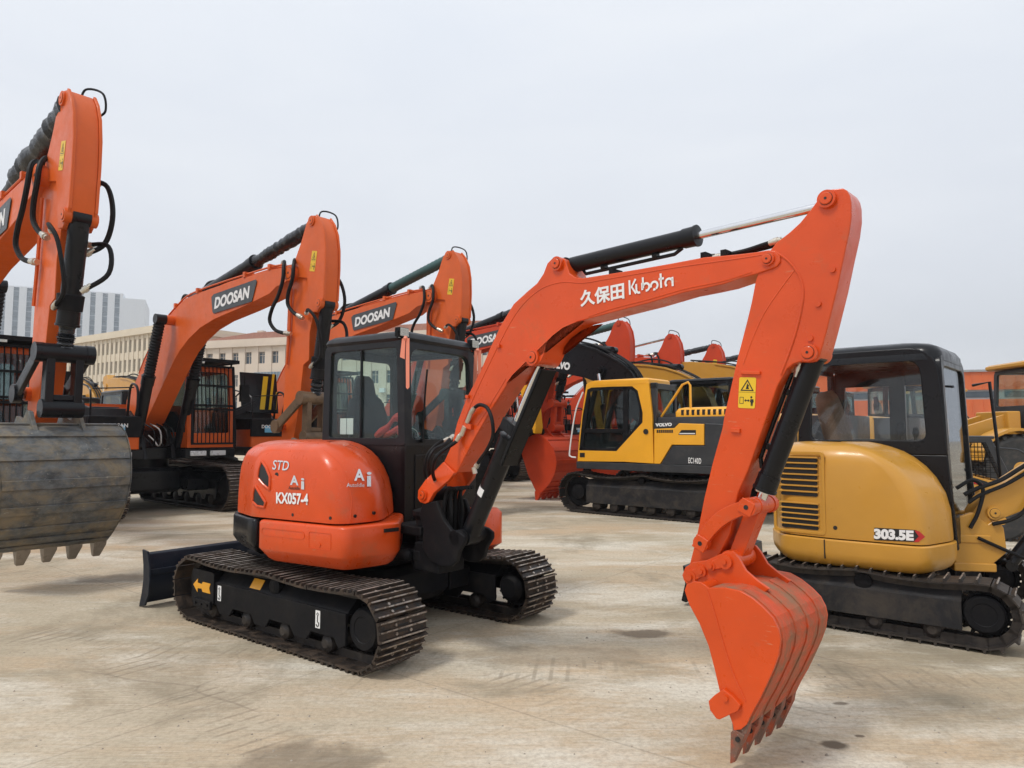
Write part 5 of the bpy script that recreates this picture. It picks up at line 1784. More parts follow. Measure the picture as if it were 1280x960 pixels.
    t = text('model_lettering', 'EC140D', .1, M_WHITE, T, sp, bold=.002, space=1.15); fit_text(t, T, dn.length * 1.0, .10)
    # hood, counterweight, rails
    k = MB(M_GREY)
    k.loft([[(x, y, z) for x, y in rrect(-1.7 + d, -.2 - d, -1.18 + d, w - .085 - d * .4, .08, 4)] for z, d in ((1.0, 0), (1.78, 0), (1.84, .04))])
    k.build('engine_housing', root)
    k = MB(M_GREY)
    k.loft([[(x, y, z) for x, y in round_poly([(-1.6, -1.2), (-1.6, 1.2), (-2.0, 1.1), (-2.25, .5), (-2.25, -.5), (-2.0, -1.1)][::-1] if False else ccw([(-1.6, -1.2), (-1.6, 1.2), (-2.0, 1.1), (-2.25, .5), (-2.25, -.5), (-2.0, -1.1)]), .12, 4)] for z in (.92, 1.75)])
    k.build('counterweight', root, bevel=.05)
    k = MB(M_VOL)
    k.loft([[(x, y, z) for x, y in rrect(-1.75 + d, -.62 - d, .1 + d, 1.12 - d, .06, 4)] for z, d in ((1.84, 0), (1.93, .0), (1.99, .04), (2.01, .12))])
    hd = k.build('louvred_hood', root)
    k = MB(M_INK)
    for i in range(9): k.box(-.80 - i * .10, -.75 - i * .10, .7, 1.124, 1.87, 1.965)
    k.build('louvre', hd)
    k = MB(M_VOL)
    k.tube([(-.32, 1.05, 1.85), (-.75, 1.05, 2.42), (-.86, 1.05, 2.46), (-.9, 1.05, 2.40), (-.9, 1.05, 1.95)], .022, seg=8, curve=False)
    k.build('hand_rail', root)
    k = MB(M_WHITE)
    k.tube([(1.25, 1.28, 2.35), (1.42, 1.30, 1.95), (1.56, 1.30, 1.2), (1.54, 1.29, 1.09), (1.44, 1.26, 1.07)], .015, seg=6)
    k.build('grab_rail', root)
    k = MB(M_BLK)
    k.box(-.4, .9, -1.2, -.35, 1.0, 1.75)
    k.build('fuel_tank', root, bevel=.04)
    bo = yel_arm(root, M_BLK, M_VOL, (751, 464), text_='VOLVO')
    a, b = PLV.uz(683, 459, .17), PLV.uz(712, 463, .17)
    # text runs rearwards as seen from the left side
    dn = Vector((b[0] - a[0], 0, b[1] - a[1]))
    T = frame((a[0], .176, a[1]), dn, (0, 0, 1))
    t = text('boom_lettering', 'VOLVO', .1, M_WHITE, T, bo, bold=.006); fit_text(t, T, dn.length, .17)
    return root


build_volvo()


def ochre_excavator(C, label, az=AZV, lift=0.0, logo=False, side=None):
    root = empty('ochre_excavator', (C[0], C[1], 0), az)
    tag(root, label, 'excavator', 'ochre excavators parked facing left')
    for s in (-1, 1):
        y0, y1 = (-1.4, -.85) if s < 0 else (.85, 1.4)
        track(root, y0, y1, 4.0, .86, .2, out=s, ribs=3, ribh=.02, t=.055, m_plate=M_STEELD, m_rib=M_STEEL, nroll=5, frame_mat=M_BLKM, sag=.05, sprock=-1)
    k = MB(M_BLK)
    k.box(-.9, .9, -.84, .84, .4, .8); k.cyl((0, 0, .8), (0, 0, 1.0), .55, seg=28)
    k.build('undercarriage_frame', root, bevel=.02)
    k = MB(M_GREY)
    k.box(-2.1, 1.4, -1.32, 1.32, 1.0, 1.14); k.build('deck', root, bevel=.01)
    cab_shell(root, Matrix.Identity(4), -.35, 1.30, .38, 1.30, 1.15, 1.6, 2.70, mat=M_BLK, gl=M_GLASSD, post=.08, lean=.12, roofbulge=.06)
    k = MB(M_CAT)
    k.loft([[(x, y, z) for x, y in rrect(-1.8 + d, -.4 - d, -1.3 + d, 1.3 - d, .08, 4)] for z, d in ((1.15, 0), (1.85, 0), (1.95, .06))])
    k.build('engine_housing', root)
    k = MB(M_GREY)
    k.loft([[(x, y, z) for x, y in round_poly(ccw([(-1.75, -1.3), (-1.75, 1.3), (-2.3, 1.2), (-2.6, .5), (-2.6, -.5), (-2.3, -1.2)]), .12, 4)] for z in (1.0, 1.9)])
    cwt = k.build('counterweight', root, bevel=.05)
    k = MB(M_CAT)
    k.box(-.3, 1.3, -1.3, -.4, 1.15, 1.9); k.build('fuel_tank', root, bevel=.05, seg=3)
    k = MB(M_CAT)
    k.tube([(.4, 1.2, 1.15), (1.5, 1.38, 1.3), (1.52, 1.4, 2.0), (1.4, 1.36, 2.3)], .02, seg=6); k.build('grab_rail', root)
    if logo:
        q = MB(M_GREY); q.box(-2.2, 1.35, 1.305, 1.34, 1.5, 2.02); pq = q.build('side_panel', root, bevel=.01)
        r_ = MB(M_WHITE); r_.plate([(.3 + .09 * math.cos(a), 1.85 + .09 * math.sin(a)) for a in [i * PI / 12 for i in range(24)]], [(.3 + .06 * math.cos(a), 1.85 + .06 * math.sin(a)) for a in [i * PI / 12 for i in range(24)]], 1.342, 1.348)
        r_.build('round_emblem', pq)
    yel_arm(root, M_CAT, M_CAT, (751, 464), lift=lift)
    return root


oa = ochre_excavator((5.30, 16.1), 'ochre excavator directly behind the bright yellow one, left of two ochre booms', lift=R(-6.5))
rl = Vector((5.35, 16.1, 0)) + ROWL * 3.3
ob = ochre_excavator((rl.x + .55, rl.y), 'ochre excavator whose boom arches behind the black cab, right of two ochre booms', lift=R(-.5))
oe = copy_tree(ob); q = rl + ROWL * 3.5; oe.location = (q.x + .5, q.y, 0); oe['label'] = 'ochre excavator mostly hidden behind the foreground stick and right mini excavator'
od = copy_tree(ob); od.location = (-14.2, 24.5, 0); od['label'] = 'farthest ochre excavator at left, beyond the other one behind the hand rails'
oc = copy_tree(oa); oc.location = (-10.3, 20.6, 0); oc['label'] = 'ochre excavator in the left background, its arched boom behind the hand rails'
# ------------------------------------------------------------------ wheeled loaders on the right
def wheel(parent, x, y, r, w, mat):
    m = MB(M_TYRE)
    prof = [(-w / 2, r * .55), (-w / 2, r * .86), (-w * .42, r * .96), (-w * .2, r), (w * .2, r), (w * .42, r * .96), (w / 2, r * .86), (w / 2, r * .55)]
    m.lathe((x, y, r), (0, 1, 0), prof, seg=36)
    for k in range(22):
        a = 2 * PI * k / 22
        T = Matrix.Translation((x, y, r)) @ Matrix.Rotation(a, 4, 'Y')
        m.box(-r * .05, r * .05, -w * .47, -w * .02, r * .93, r * 1.03, M=T); m.box(r * .08, r * .18, w * .02, w * .47, r * .93, r * 1.03, M=T)
    o = m.build('wheel', parent)
    h = MB(mat)
    for s in (-1, 1):
        h.lathe((x, y, r), (0, s, 0), [(w * .28, r * .57), (w * .5, r * .57), (w * .46, r * .5), (w * .3, r * .46), (w * .32, r * .24), (w * .5, r * .22), (w * .52, r * .1)], seg=28)
    h.build('rim', o)


def wheel_loader(loc, az, label, paint, cabm, sc=1.0, logo=None, group=None):
    root = empty('wheel_loader', (loc[0], loc[1], 0), az)
    root.scale = (sc, sc, sc)
    tag(root, label, 'wheel loader', group)
    for x in (-1.5, 1.5):
        for y in (-1.0, 1.0): wheel(root, x, y, .75, .52, paint)
    m = MB(M_GREY); m.box(-2.2, 1.9, -.45, .45, .55, 1.1); m.box(-.2, 1.9, -.6, .6, .9, 1.35); m.cyl((0, 0, .5), (0, 0, 1.3), .22)
    m.build('chassis', root, bevel=.03)
    h = MB(paint)
    h.prism([(-2.75, 1.0), (-2.75, 1.75), (-2.6, 1.95), (-.55, 2.1), (-.55, 1.35), (-.9, 1.3), (-1.0, 1.1), (-2.1, .95)], -.85, .85)
    ho = h.build('engine_hood', root, bevel=.05, seg=3)
    v = MB(M_INK)
    for s in (-1, 1):
        for k in range(7): v.prism([(-2.3 + k * .17, 1.25), (-2.2 + k * .17, 1.25), (-2.2 + k * .17, 1.7), (-2.3 + k * .17, 1.7)], s * .85, s * .857)
    v.build('hood_louvre', ho)
    for x in (-1.5, 1.5):
        for y in (-1.0, 1.0):
            f = MB(paint)
            f.prism([(x + .88 * math.cos(a), .78 + .88 * math.sin(a)) for a in [R(10 + 16 * i) for i in range(11)]] + [(x + .82 * math.cos(a), .78 + .82 * math.sin(a)) for a in [R(10 + 16 * i) for i in range(11)]][::-1], y - .28, y + .28)
            f.build('mudguard', root)
    p = MB(paint); p.box(-.6, .95, -1.2, 1.2, 1.38, 1.62)
    for s in (-1, 1):
        for k in range(5): p.box(-.5 + k * .28, -.3 + k * .28, s * 1.195, s * 1.206, 1.42, 1.58, mat=M_BROWN)
    p.build('platform', root, bevel=.02)
    cab_shell(root, Matrix.Identity(4), -.62, .85, -.72, .72, 1.63, 2.2, 3.05, mat=cabm, gl=M_GLASS, post=.10, lean=.05, roofbulge=.02)
    r_ = MB(paint)
    r_.loft([[(x, y, z) for x, y in rrect(-.75 + d, 1.0 - d, -.8 + d, .8 - d, .1, 4)] for z, d in ((3.08, .03), (3.11, 0), (3.17, 0), (3.21, .06))])
    r_.build('roof', root)
    b = MB(M_SILV); b.lathe((.6, .4, 3.2), (0, 0, 1), [(0, .04), (.06, .05), (.1, .02)], seg=10); b.build('beacon', root)
    for y in (-1.15, 1.15):
        k = MB(M_GREY); k.tube([(-.55, y, 1.62), (-.5, y, 2.1), (-.3, y, 2.15), (.2, y, 2.15), (.3, y, 2.05), (.32, y, 1.62)], .02, seg=6); k.build('hand_rail', root)
        k = MB(M_BLKM)
        for z in (.5, .8, 1.1): k.box(-.15, .35, y - .1, y + .1, z, z + .04)
        k.box(-.18, -.14, y - .02, y + .02, .5, 1.4); k.box(.34, .38, y - .02, y + .02, .5, 1.4)
        k.build('steps', root)
    for s in (-1, 1):
        a = MB(paint)
        a.prism([(1.0, 1.85), (1.25, 2.0), (2.2, 1.7), (3.1, .75), (3.1, .4), (2.85, .42), (2.1, 1.3), (1.1, 1.5)], s * .45 - .05, s * .45 + .05)
        a.build('lift_arm', root, bevel=.01)
        cylinder(root, 'lift_cylinder', (.95, .95), (2.35, 1.25), s * .33, .07, .04, .6, Matrix.Identity(4))
    a = MB(paint); a.prism([(1.05, 1.2), (1.3, 1.2), (1.35, 2.05), (1.05, 2.05)], -.62, .62); a.build('front_tower', root, bevel=.03)
    bk = MB(paint)
    prof = [(3.05, .95), (3.1, .3), (3.3, .08), (4.1, .05), (4.1, .09), (3.35, .14), (3.16, .33), (3.12, .97)]
    bk.prism(prof, -1.3, 1.3)
    for s in (-1, 1): bk.prism([(3.05, .95), (3.1, .3), (3.3, .08), (4.05, .06), (3.7, .9), (3.5, 1.05)], s * 1.3, s * 1.33)
    bk.build('bucket', root, bevel=.01)
    if logo:
        for s in (-1, 1):
            q = MB(M_GREY); q.prism([(-2.45, 1.75), (-.75, 1.85), (-.75, 1.45), (-2.45, 1.45)], s * .858, s * .870); qo = q.build('name_plate', ho)
            T = frame((-.85, .872, 1.53), (-1, 0, 0), (0, 0, 1)) if s > 0 else frame((-2.35, -.872, 1.53), (1, 0, 0), (0, 0, 1))
            t = text('hood_lettering', logo, .25, M_WHITE, T, ho, bold=.008); fit_text(t, T, 1.45, .22)
    return root


w1 = wheel_loader((12.75, 16.5), R(176), 'yellow wheel loader with a dark grey cab at the far right edge', M_CAT, M_GREY, sc=1.0)
w2 = wheel_loader((11.6, 21.0), R(-8), 'yellow wheel loader with a black name plate, seen through the right cab window', M_CAT, M_BLKM, sc=.95, logo='HYUNDAI')
w3 = copy_tree(w1); w3.location = (16.5, 27, 0); w3['label'] = 'yellow wheel loader in front of the orange warehouse, farthest of the loaders'
for o in (w2, w3): o['group'] = 'wheel loaders behind the right mini excavator'


def compact_loader():
    root = empty('compact_loader', (7.05, 11.0, 0), R(-30)); root.scale = (.85, .85, .74)
    tag(root, 'small yellow loader with a dark caged cab, just behind the right mini excavator', 'compact loader')
    for x in (-.5, .5):
        for y in (-.72, .72): wheel(root, x, y, .40, .28, M_CAT)
    m = MB(M_CAT); m.prism([(-1.15, .35), (-1.2, 1.0), (-.9, 1.35), (-.35, 1.38), (.55, .75), (.85, .7), (.9, .25)], -.56, .56); m.build('body', root, bevel=.03)
    m = MB(M_GREY)
    for y in (-.44, .44):
        m.prism([(-.5, 1.2), (-.45, 2.0), (.45, 2.0), (.72, 1.2), (.8, .75), (.65, .75), (.58, 1.2), (.36, 1.9), (-.38, 1.9), (-.42, 1.2)], y - .03, y + .03)
    m.box(-.5, .5, -.47, .47, 1.98, 2.04); m.box(-.5, -.44, -.45, .45, 1.2, 2.0)
    c = m.build('cab', root, bevel=.02)
    m = MB(M_BLKM)
    for y in (-.46, .46):
        for k in range(8): m.box(-.36 + k * .11, -.348 + k * .11, y - .006, y + .006, 1.15, 1.92)
        for k in range(8): m.box(-.42, .5, y - .006, y + .006, 1.2 + k * .1, 1.212 + k * .1)
    m.build('side_mesh', c)
    s = MB(M_SEAT); s.box(-.3, .15, -.22, .22, .95, 1.1); s.box(-.36, -.26, -.22, .22, 1.1, 1.7); s.build('seat', c, bevel=.04)
    for sg in (-1, 1):
        a = MB(M_CAT)
        a.prism([(-1.15, 1.15), (-1.05, 1.45), (-.7, 1.5), (.75, 1.05), (1.15, .55), (1.2, .2), (1.02, .2), (.9, .5), (.6, .85), (-.75, 1.2)], sg * .60, sg * .70)
        ao = a.build('lift_arm', root, bevel=.012)
        k = MB(M_INK); k.prism([(-.35, 1.24), (.35, 1.02), (.35, 1.13), (.2, 1.19), (-.35, 1.36)], sg * .70, sg * .704); k.build('arm_stripe', ao)
        k = MB(M_RED); k.prism([(.12, 1.10), (.35, 1.02), (.2, 1.17)], sg * .704, sg * .707); k.build('arm_mark', ao)
        T = frame((-.33, sg * .706, 1.25), (1, 0, -.31), (0, 0, 1)) if sg < 0 else frame((.1, sg * .706, 1.12), (-1, 0, .31), (0, 0, 1))
        t = text('arm_lettering', 'CAT', .12, M_WHITE, T, ao, bold=.004); fit_text(t, T, .26, .08)
        cylinder(root, 'lift_cylinder', (-.85, .6), (.3, 1.0), sg * .64, .04, .022, .6, Matrix.Identity(4))
    b = MB(M_CAT); b.prism([(1.1, .7), (1.12, .15), (1.25, .05), (1.75, .05), (1.75, .08), (1.28, .1), (1.17, .2), (1.15, .7)], -.8, .8)
    for sg in (-1, 1): b.prism([(1.1, .7), (1.12, .15), (1.25, .05), (1.72, .06), (1.35, .7)], sg * .8, sg * .82)
    b.build('bucket', root, bevel=.006)
    h = MB(M_GREY); h.tube([(.75, -.5, .9), (.95, -.5, 1.5), (.85, -.5, 1.75), (.5, -.48, 1.8)], .02, seg=6); h.build('hand_rail', root)
    return root


compact_loader()
# ------------------------------------------------------------------ ochre mini excavator on the right
def build_cat():
    C = (3.28, 6.32)
    root = empty('ochre_mini_excavator', (C[0], C[1], 0), R(-38))
    tag(root, 'ochre mini excavator with a black cab at right, 303.5E on its side', 'excavator')
    root['label'] = 'ochre mini excavator with a rounded black cab at the right, seen from its louvred side'
    for s in (-1, 1):
        y0, y1 = (-.96, -.66) if s < 0 else (.66, .96)
        track(root, y0, y1, 2.2, .52, .10, out=s, ribs=1, ribh=.026, t=.05, m_plate=M_STEELD, m_rib=M_EDGE, nroll=4, frame_mat=M_FRAME, sag=.03, plate_t=.012, arches=False)
    c = MB(M_BLK)
    c.loft([[(x, y, z) for x, y in rrect(-.5 + d, .5 - d, -.4 + d, .4 - d, .12, 4)] for z, d in ((.2, .05), (.26, 0), (.42, 0), (.47, .05))])
    for sx in (-1, 1):
        for sy in (-1, 1):
            c.prism([(sx * .1, .2), (sx * .55, .2), (sx * .55, .36), (sx * .1, .42)], sy * .35, sy * .7)
    c.cyl((0, 0, .44), (0, 0, .57), .4, seg=32)
    c.build('undercarriage_frame', root, bevel=.01)
    b = MB(M_BLK)
    b.prism([(-1.40, .03), (-1.35, .15), (-1.36, .35), (-1.43, .36), (-1.41, .2), (-1.45, .04)], -.98, .98)
    b.build('dozer_blade', root, bevel=.008)
    b = MB(M_BLK)
    for y in (-.4, .4): b.prism([(-1.38, .12), (-1.38, .26), (-.5, .32), (-.5, .22)], y - .04, y + .04)
    b.build('blade_arms', root, bevel=.008)
    U = Matrix.Rotation(R(CAT_YAW), 4, 'Z')
    poly = ccw([(.60, -.10), (.66, -.42), (.54, -.87), (-.10, -.935), (-.50, -.90), (-.74, -.50), (-.74, .50), (-.70, .92), (-.55, .95), (-.55, -.10)])
    def kd(i):
        a, b_ = poly[i], poly[(i + 1) % len(poly)]
        if a[0] == b_[0] == -.55 or (a[1] == b_[1] == -.10): return 0
        if a[0] > .5 and b_[0] > .5: return 2
        return 1
    ks = [kd(i) for i in range(len(poly))]
    rs = [.12 if p[0] < -.6 else .13 if p[0] < -.5 and p[1] < -.5 else .10 for p in poly]
    h = MB(M_CAT, U)
    lv = [(.715, 0, 0), (.74, -.003, 0), (.95, .0, .01), (1.08, .0, .04), (1.20, .004, .10), (1.29, .010, .17), (1.36, .022, .25), (1.41, .045, .33), (1.445, .08, .42), (1.468, .13, .50), (1.48, .19, .56), (1.486, .26, .60)]
    h.loft([[(x, y, z) for x, y in round_poly(offset_poly(poly, [0 if k == 0 else d if k == 1 else d2 for k in ks]), rs, 6)] for z, d, d2 in lv])
    ho = h.build('engine_hood', root)
    s = MB(M_CAT, U)
    p2 = offset_poly(poly, [-.02] * len(poly))
    s.loft([[(x, y, z) for x, y in round_poly(offset_poly(p2, [d] * len(p2)), rs, 6)] for z, d in ((.49, .07), (.515, .035), (.56, .008), (.60, 0), (.695, 0), (.705, .012))])
    sk = s.build('side_skirt', root)
    # louvres on the rear right face: face from (-.10,-.93) to (-.66,-.84)
    d = Vector((-.44, .035, 0)).normalized(); n_ = Vector((-.035, -.44, 0)).normalized()
    T = U @ Matrix.Translation((-.04, -.935, 0)) @ Matrix((d, -n_, Vector((0, 0, 1)))).transposed().to_4x4()
    v = MB(M_INK, T); f = MB(M_CAT, T)
    for (z0, z1, n) in ((1.03, 1.36, 7), (.76, .98, 5)):
        for k in range(n):
            z = z0 + (z1 - z0) * (k + .5) / n
            v.prism([(p[0], p[1]) for p in rrect(.16, .47, z - .015, z + .015, .012, 2)], -.010, .02)
            f.box(.15, .48, -.022, -.002, z + .016, z + .028)
    v.build('louvre', ho); f.build('louvre_blade', ho, bevel=.003)
    f = MB(M_CAT, T)
    f.plate(round_poly(ccw([(.10, .73), (.54, .73), (.54, 1.41), (.10, 1.41)]), .04), round_poly(ccw([(.125, .755), (.515, .755), (.515, 1.385), (.125, 1.385)]), .03), -.012, .01)
    f.build('louvre_frame', ho, bevel=.005)
    # 303.5E badge
    # face from (-.10,-.93) to (.52,-.86)
    d = Vector((.62, .07, 0)).normalized()
    q0 = Vector((-.10, -.93, 0))
    nrm = Vector((d.y, -d.x, 0))
    Tm = U @ Matrix.Translation(q0) @ Matrix((d, Vector((0, 0, 1)), nrm)).transposed().to_4x4()
    sk_ = Skin(ho, root)
    sk_.patch('model_badge', [(1093, 659.5), (1145, 662.5), (1155, 671), (1145, 677.5), (1093, 675)], M_INK, ho, .0025)
    sk_.patch('badge_arrow', [(1143, 662.8), (1149, 664), (1156, 671), (1148, 677.5), (1142, 677.3), (1149, 671)], M_RED, ho, .004)
    sk_.text('badge_lettering', '303.5E', (1092.5, 673.5), (1142, 676), 13, M_WHITE, ho, off=.006, bold=.006)
    sk_.line('door_gap', [(1030, 705), (1030, 690), (1029, 660), (1029, 600), (1031, 572)], .0025, M_INK, ho, -.001)
    sk_.line('panel_crease', [(1185, 650), (1178, 620), (1165, 595), (1145, 578), (1115, 566), (1080, 562)], .003, M_CAT, ho, -.001)
    b = MB(M_INK, Tm)
    b.lathe((.03, .80, -.0), (0, 0, 1), [(0, .018), (.008, .016)], seg=12); b.build('hood_lock', ho)
    # skirt seam
    b = MB(M_INK, U); b.box(-.155, -.148, -.956, -.90, .55, .70); b.build('skirt_seam', sk)
    # ---------------- rounded canopy cab
    cab = MB(M_BLK, U)
    f0, f1, l0, l1, z0, zs, z1 = -.58, .60, -.30, .72, .62, 1.48, 2.27
    t_ = .05
    for l, nm in ((l0, 'r'), (l1, 'l')):
        a, b_ = (l, l + t_) if l == l0 else (l - t_, l)
        o = round_poly([(f0, zs - .1), (f1 + .02, zs - .1), (f1 - .03, z1 + .01), (f0 + .05, z1 + .01)], [.02, .02, .24, .16], 7)
        i = round_poly([(f0 + .12, zs + .02), (f1 - .13, zs + .02), (f1 - .16, z1 - .10), (f0 + .15, z1 - .10)], [.07, .07, .12, .08], 7)
        cab.plate(o, i, a, b_)
        cab.prism([(f0, zs - .098), (f0, z0), (f1 + .07, z0), (f1 + .02, zs - .098)], a + .004, b_ - .004)
    # front frame
    def fx(z): return f1 + .02 - .05 * max(0, (z - zs)) / .8
    o = round_poly([(l0 + .01, z0 + .02), (l1 - .01, z0 + .02), (l1 - .01, z1 - .05), (l0 + .01, z1 - .05)], [.02, .02, .12, .12], 5)
    i = round_poly([(l0 + .08, z0 + .25), (l1 - .08, z0 + .25), (l1 - .08, z1 - .15), (l0 + .08, z1 - .15)], [.05, .05, .1, .1], 5)
    n = len(o)
    vs = [(fx(z) + .02, l, z) for l, z in o] + [(fx(z) + .02, l, z) for l, z in i] + [(fx(z) - .03, l, z) for l, z in o] + [(fx(z) - .03, l, z) for l, z in i]
    fs = []
    for k in range(n):
        j = (k + 1) % n
        fs += [(k, j, n + j, n + k), (2 * n + k, 3 * n + k, 3 * n + j, 2 * n + j), (k, 2 * n + k, 2 * n + j, j), (n + k, n + j, 3 * n + j, 3 * n + k)]
    cab.add(vs, fs)
    cab.prism([(f0, z0), (f0 + .04, z0), (f0 + .04, zs - .05), (f0, zs - .05)], l0 + .05, l1 - .05)
    cab.box(f0 + .0, f0 + .05, l0 + .04, l0 + .14, zs - .05, z1 - .12); cab.box(f0, f0 + .05, l1 - .14, l1 - .04, zs - .05, z1 - .12); cab.box(f0 + .02, f0 + .06, l0 + .1, l1 - .1, z1 - .14, z1 - .05)
    body = cab.build('cab', root, bevel=.012)
    r = MB(M_BLK, U)
    r.loft([[(x, y, z) for x, y in rrect(f0 + .02 + d, f1 + .0 - d * 1.3, l0 - .004 + d, l1 + .004 - d, .12, 5)] for z, d in ((z1 - .10, .0), (z1 - .03, .005), (z1 + .02, .03), (z1 + .05, .08), (z1 + .07, .16), (z1 + .075, .26))])
    r.build('roof', body)
    g = MB(M_GLASSB, U)
    g.prism([(x, z) for x, z in round_poly([(f0 + .10, zs + .0), (f1 - .11, zs + .0), (f1 - .14, z1 - .08), (f0 + .13, z1 - .08)], .08, 5)], l0 + .02, l0 + .026); g.build('window', body)
    g = MB(M_GLASSB, U)
    g.prism([(x, z) for x, z in round_poly([(f0 + .10, zs + .0), (f1 - .11, zs + .0), (f1 - .14, z1 - .08), (f0 + .13, z1 - .08)], .08, 5)], l1 - .026, l1 - .02); g.build('window', body)
    g = MB(M_GLASSB, U)
    g.add([(fx(z) - .0, l, z) for l, z in i] + [(fx(z) - .006, l, z) for l, z in i], [list(range(n)), list(range(2 * n - 1, n - 1, -1))]); g.build('windscreen', body)
    # inside: centre pillar of the far door, brown seat, lever
    k = MB(M_BLK, U)
    k.box(-.02, .12, l1 - .09, l1 - .05, zs - .1, z1 - .05); k.box(f0 + .1, f1 - .1, l1 - .08, l1 - .05, z1 - .25, z1 - .08)
    k.build('door_pillar', body)
    s = MB(M_SEATB, U)
    Ts = Matrix.Translation((-.33, .2, 1.28)) @ Matrix.Rotation(R(-14), 4, 'Y')
    s.loft([[(x, y, z) for x, y in rrect(-.05, .09, -w_, w_, .06, 4)] for z, w_ in ((0, .22), (.2, .25), (.5, .23), (.64, .17), (.69, .08))], M=Ts)
    s.loft([[(x, y, z) for x, y in rrect(-.38, .12, -.04, .44, .08, 4)] for z in (1.12, 1.3)])
    s.build('seat', body)
    s = MB(M_RUB, U); s.cyl((.14, .05, 1.1), (.2, .05, 1.58), .014, seg=8); s.lathe((.2, .05, 1.54), (.1, 0, 1), [(0, .02), (.04, .032), (.1, .03), (.12, .015)], seg=12)
    s.cyl((.22, .35, 1.1), (.26, .35, 1.55), .014, seg=8); s.lathe((.26, .35, 1.52), (0, 0, 1), [(0, .02), (.04, .03), (.09, .02)], seg=10)
    s.build('control_levers', body)
    # front hand rail
    k = MB(M_BLK, U)
    k.tube([(f1 + .06, l1 + .02, 2.0), (f1 + .20, l1 - .06, 2.02), (f1 + .24, l1 - .1, 1.5), (f1 + .26, l1 - .1, .95), (f1 + .12, l1 - .1, .78)], .014, seg=8, curve=False)
    k.build('grab_rail', root)
    k = MB(M_BLKM, U)
    k.loft([[(x, y, z) for x, y in rrect(-.7 + d, .45 - d, -.7 + d, .8 - d, .15, 4)] for z, d in ((.5, .08), (.56, 0), (.64, 0))])
    k.build('slew_platform', root)
    # ---------------- swing casting and boom foot
    W2L = root.matrix_basis.inverted()
    o = atz_world(1222, 690, .62)
    az = R(-12)
    PB = Plane(CATB[0], CATB[1], az); M = W2L @ PB.M
    k = MB(M_CAT, M)
    k.prism(PB.pts([(1190, 648), (1215, 640), (1234, 655), (1245, 648), (1254, 660), (1258, 690), (1240, 705), (1225, 713), (1195, 712), (1190, 690)], -.09), -.11, -.06)
    k.prism(PB.pts([(1190, 648), (1215, 640), (1234, 655), (1245, 648), (1254, 660), (1258, 690), (1240, 705), (1225, 713), (1195, 712), (1190, 690)], -.09), .06, .11)
    a = PB.uz(1205, 672, 0)
    k.box(a[0] - .12, a[0] + .16, -.12, .12, a[1] - .03, a[1] + .04)
    a = PB.uz(1205, 705, 0)
    k.box(a[0] - .12, a[0] + .2, -.12, .12, a[1] - .04, a[1] + .03)
    k.cyl((a[0] - .02, 0, a[1] - .05), (a[0] - .02, 0, a[1] + .33), .07, seg=20)
    k.build('swing_bracket', root, bevel=.012)
    k = MB(M_CHROME, M); b_ = PB.uz(1187, 699, 0); k.cyl((b_[0] - .1, -.05, b_[1]), (b_[0] + .22, -.05, b_[1]), .025, seg=12); k.build('swing_rod', root)
    k = MB(M_CAT, M)
    bp = PB.pts([(1217, 652), (1216, 640), (1228, 622), (1260, 600), (1300, 574), (1420, 500), (1452, 482), (1470, 492), (1468, 515), (1320, 612), (1275, 640), (1250, 650), (1237, 657), (1224, 660)], -.09)
    k.prism(bp, -.09, .09)
    bo2 = k.build('boom', root, bevel=.008)
    k = MB(M_CAT, M)
    q = PB.uz(1242, 641, -.09); pin(k, q[0], q[1], -.115, .115, .055); k.build('boom_pin', bo2)
    k = MB(M_CAT, M)
    t0 = PB.uz(1458, 498, 0)
    k.prism([(t0[0] - .1, t0[1] + .32), (t0[0] + .06, t0[1] + .34), (t0[0] + .14, t0[1] - .1), (t0[0] + .1, t0[1] - 1.2), (t0[0] - .02, t0[1] - 1.25), (t0[0] - .1, t0[1] - .1)], -.07, .07)
    k.build('stick', root, bevel=.008)
    cylinder(root, 'boom_cylinder', PB.uz(1262, 706, 0), PB.uz(1330, 618, 0), 0, .05, .026, .62, M)
    cylinder(root, 'arm_cylinder', PB.uz(1330, 560, 0), (t0[0] - .03, t0[1] + .27), 0, .042, .022, .6, M)
    k = MB(M_CAT, M @ Matrix.Translation((t0[0] + .04, 0, t0[1] - 1.25)))
    k.prism([(0, 0), (.25, .05), (.45, -.2), (.42, -.45), (.2, -.6), (.05, -.62), (-.1, -.2)], -.28, .28)
    k.build('bucket', root, bevel=.02)
    for pts, r_ in (([(1240, 655), (1262, 650), (1278, 640), (1290, 620)], .016), ([(1222, 672), (1235, 678), (1262, 690), (1285, 700)], .014), ([(1195, 610), (1215, 600), (1228, 612), (1222, 640), (1212, 660)], .016),
                    ([(1205, 618), (1222, 610), (1250, 600), (1275, 585), (1300, 570)], .018), ([(1210, 628), (1226, 618), (1255, 606), (1280, 592), (1302, 578)], .016)):
        k = MB(M_RUB, M)
        k.tube([(PB.uz(*p, -.12)[0], -.13, PB.uz(*p, -.12)[1]) for p in pts], r_, seg=8)
        k.build('hydraulic_hose', root)
    return root


def atz_world(px, py, z):
    r = ray(px, py); t = (z - CAM_H) / r.z
    return r * t + Vector((0, 0, CAM_H))


CAT_YAW = -4
CATB = (3.95, 5.95)
M_SEATB = surf('brown_seat_fabric', (.16, .10, .065), .85, var=.3, vscale=8)
build_cat()
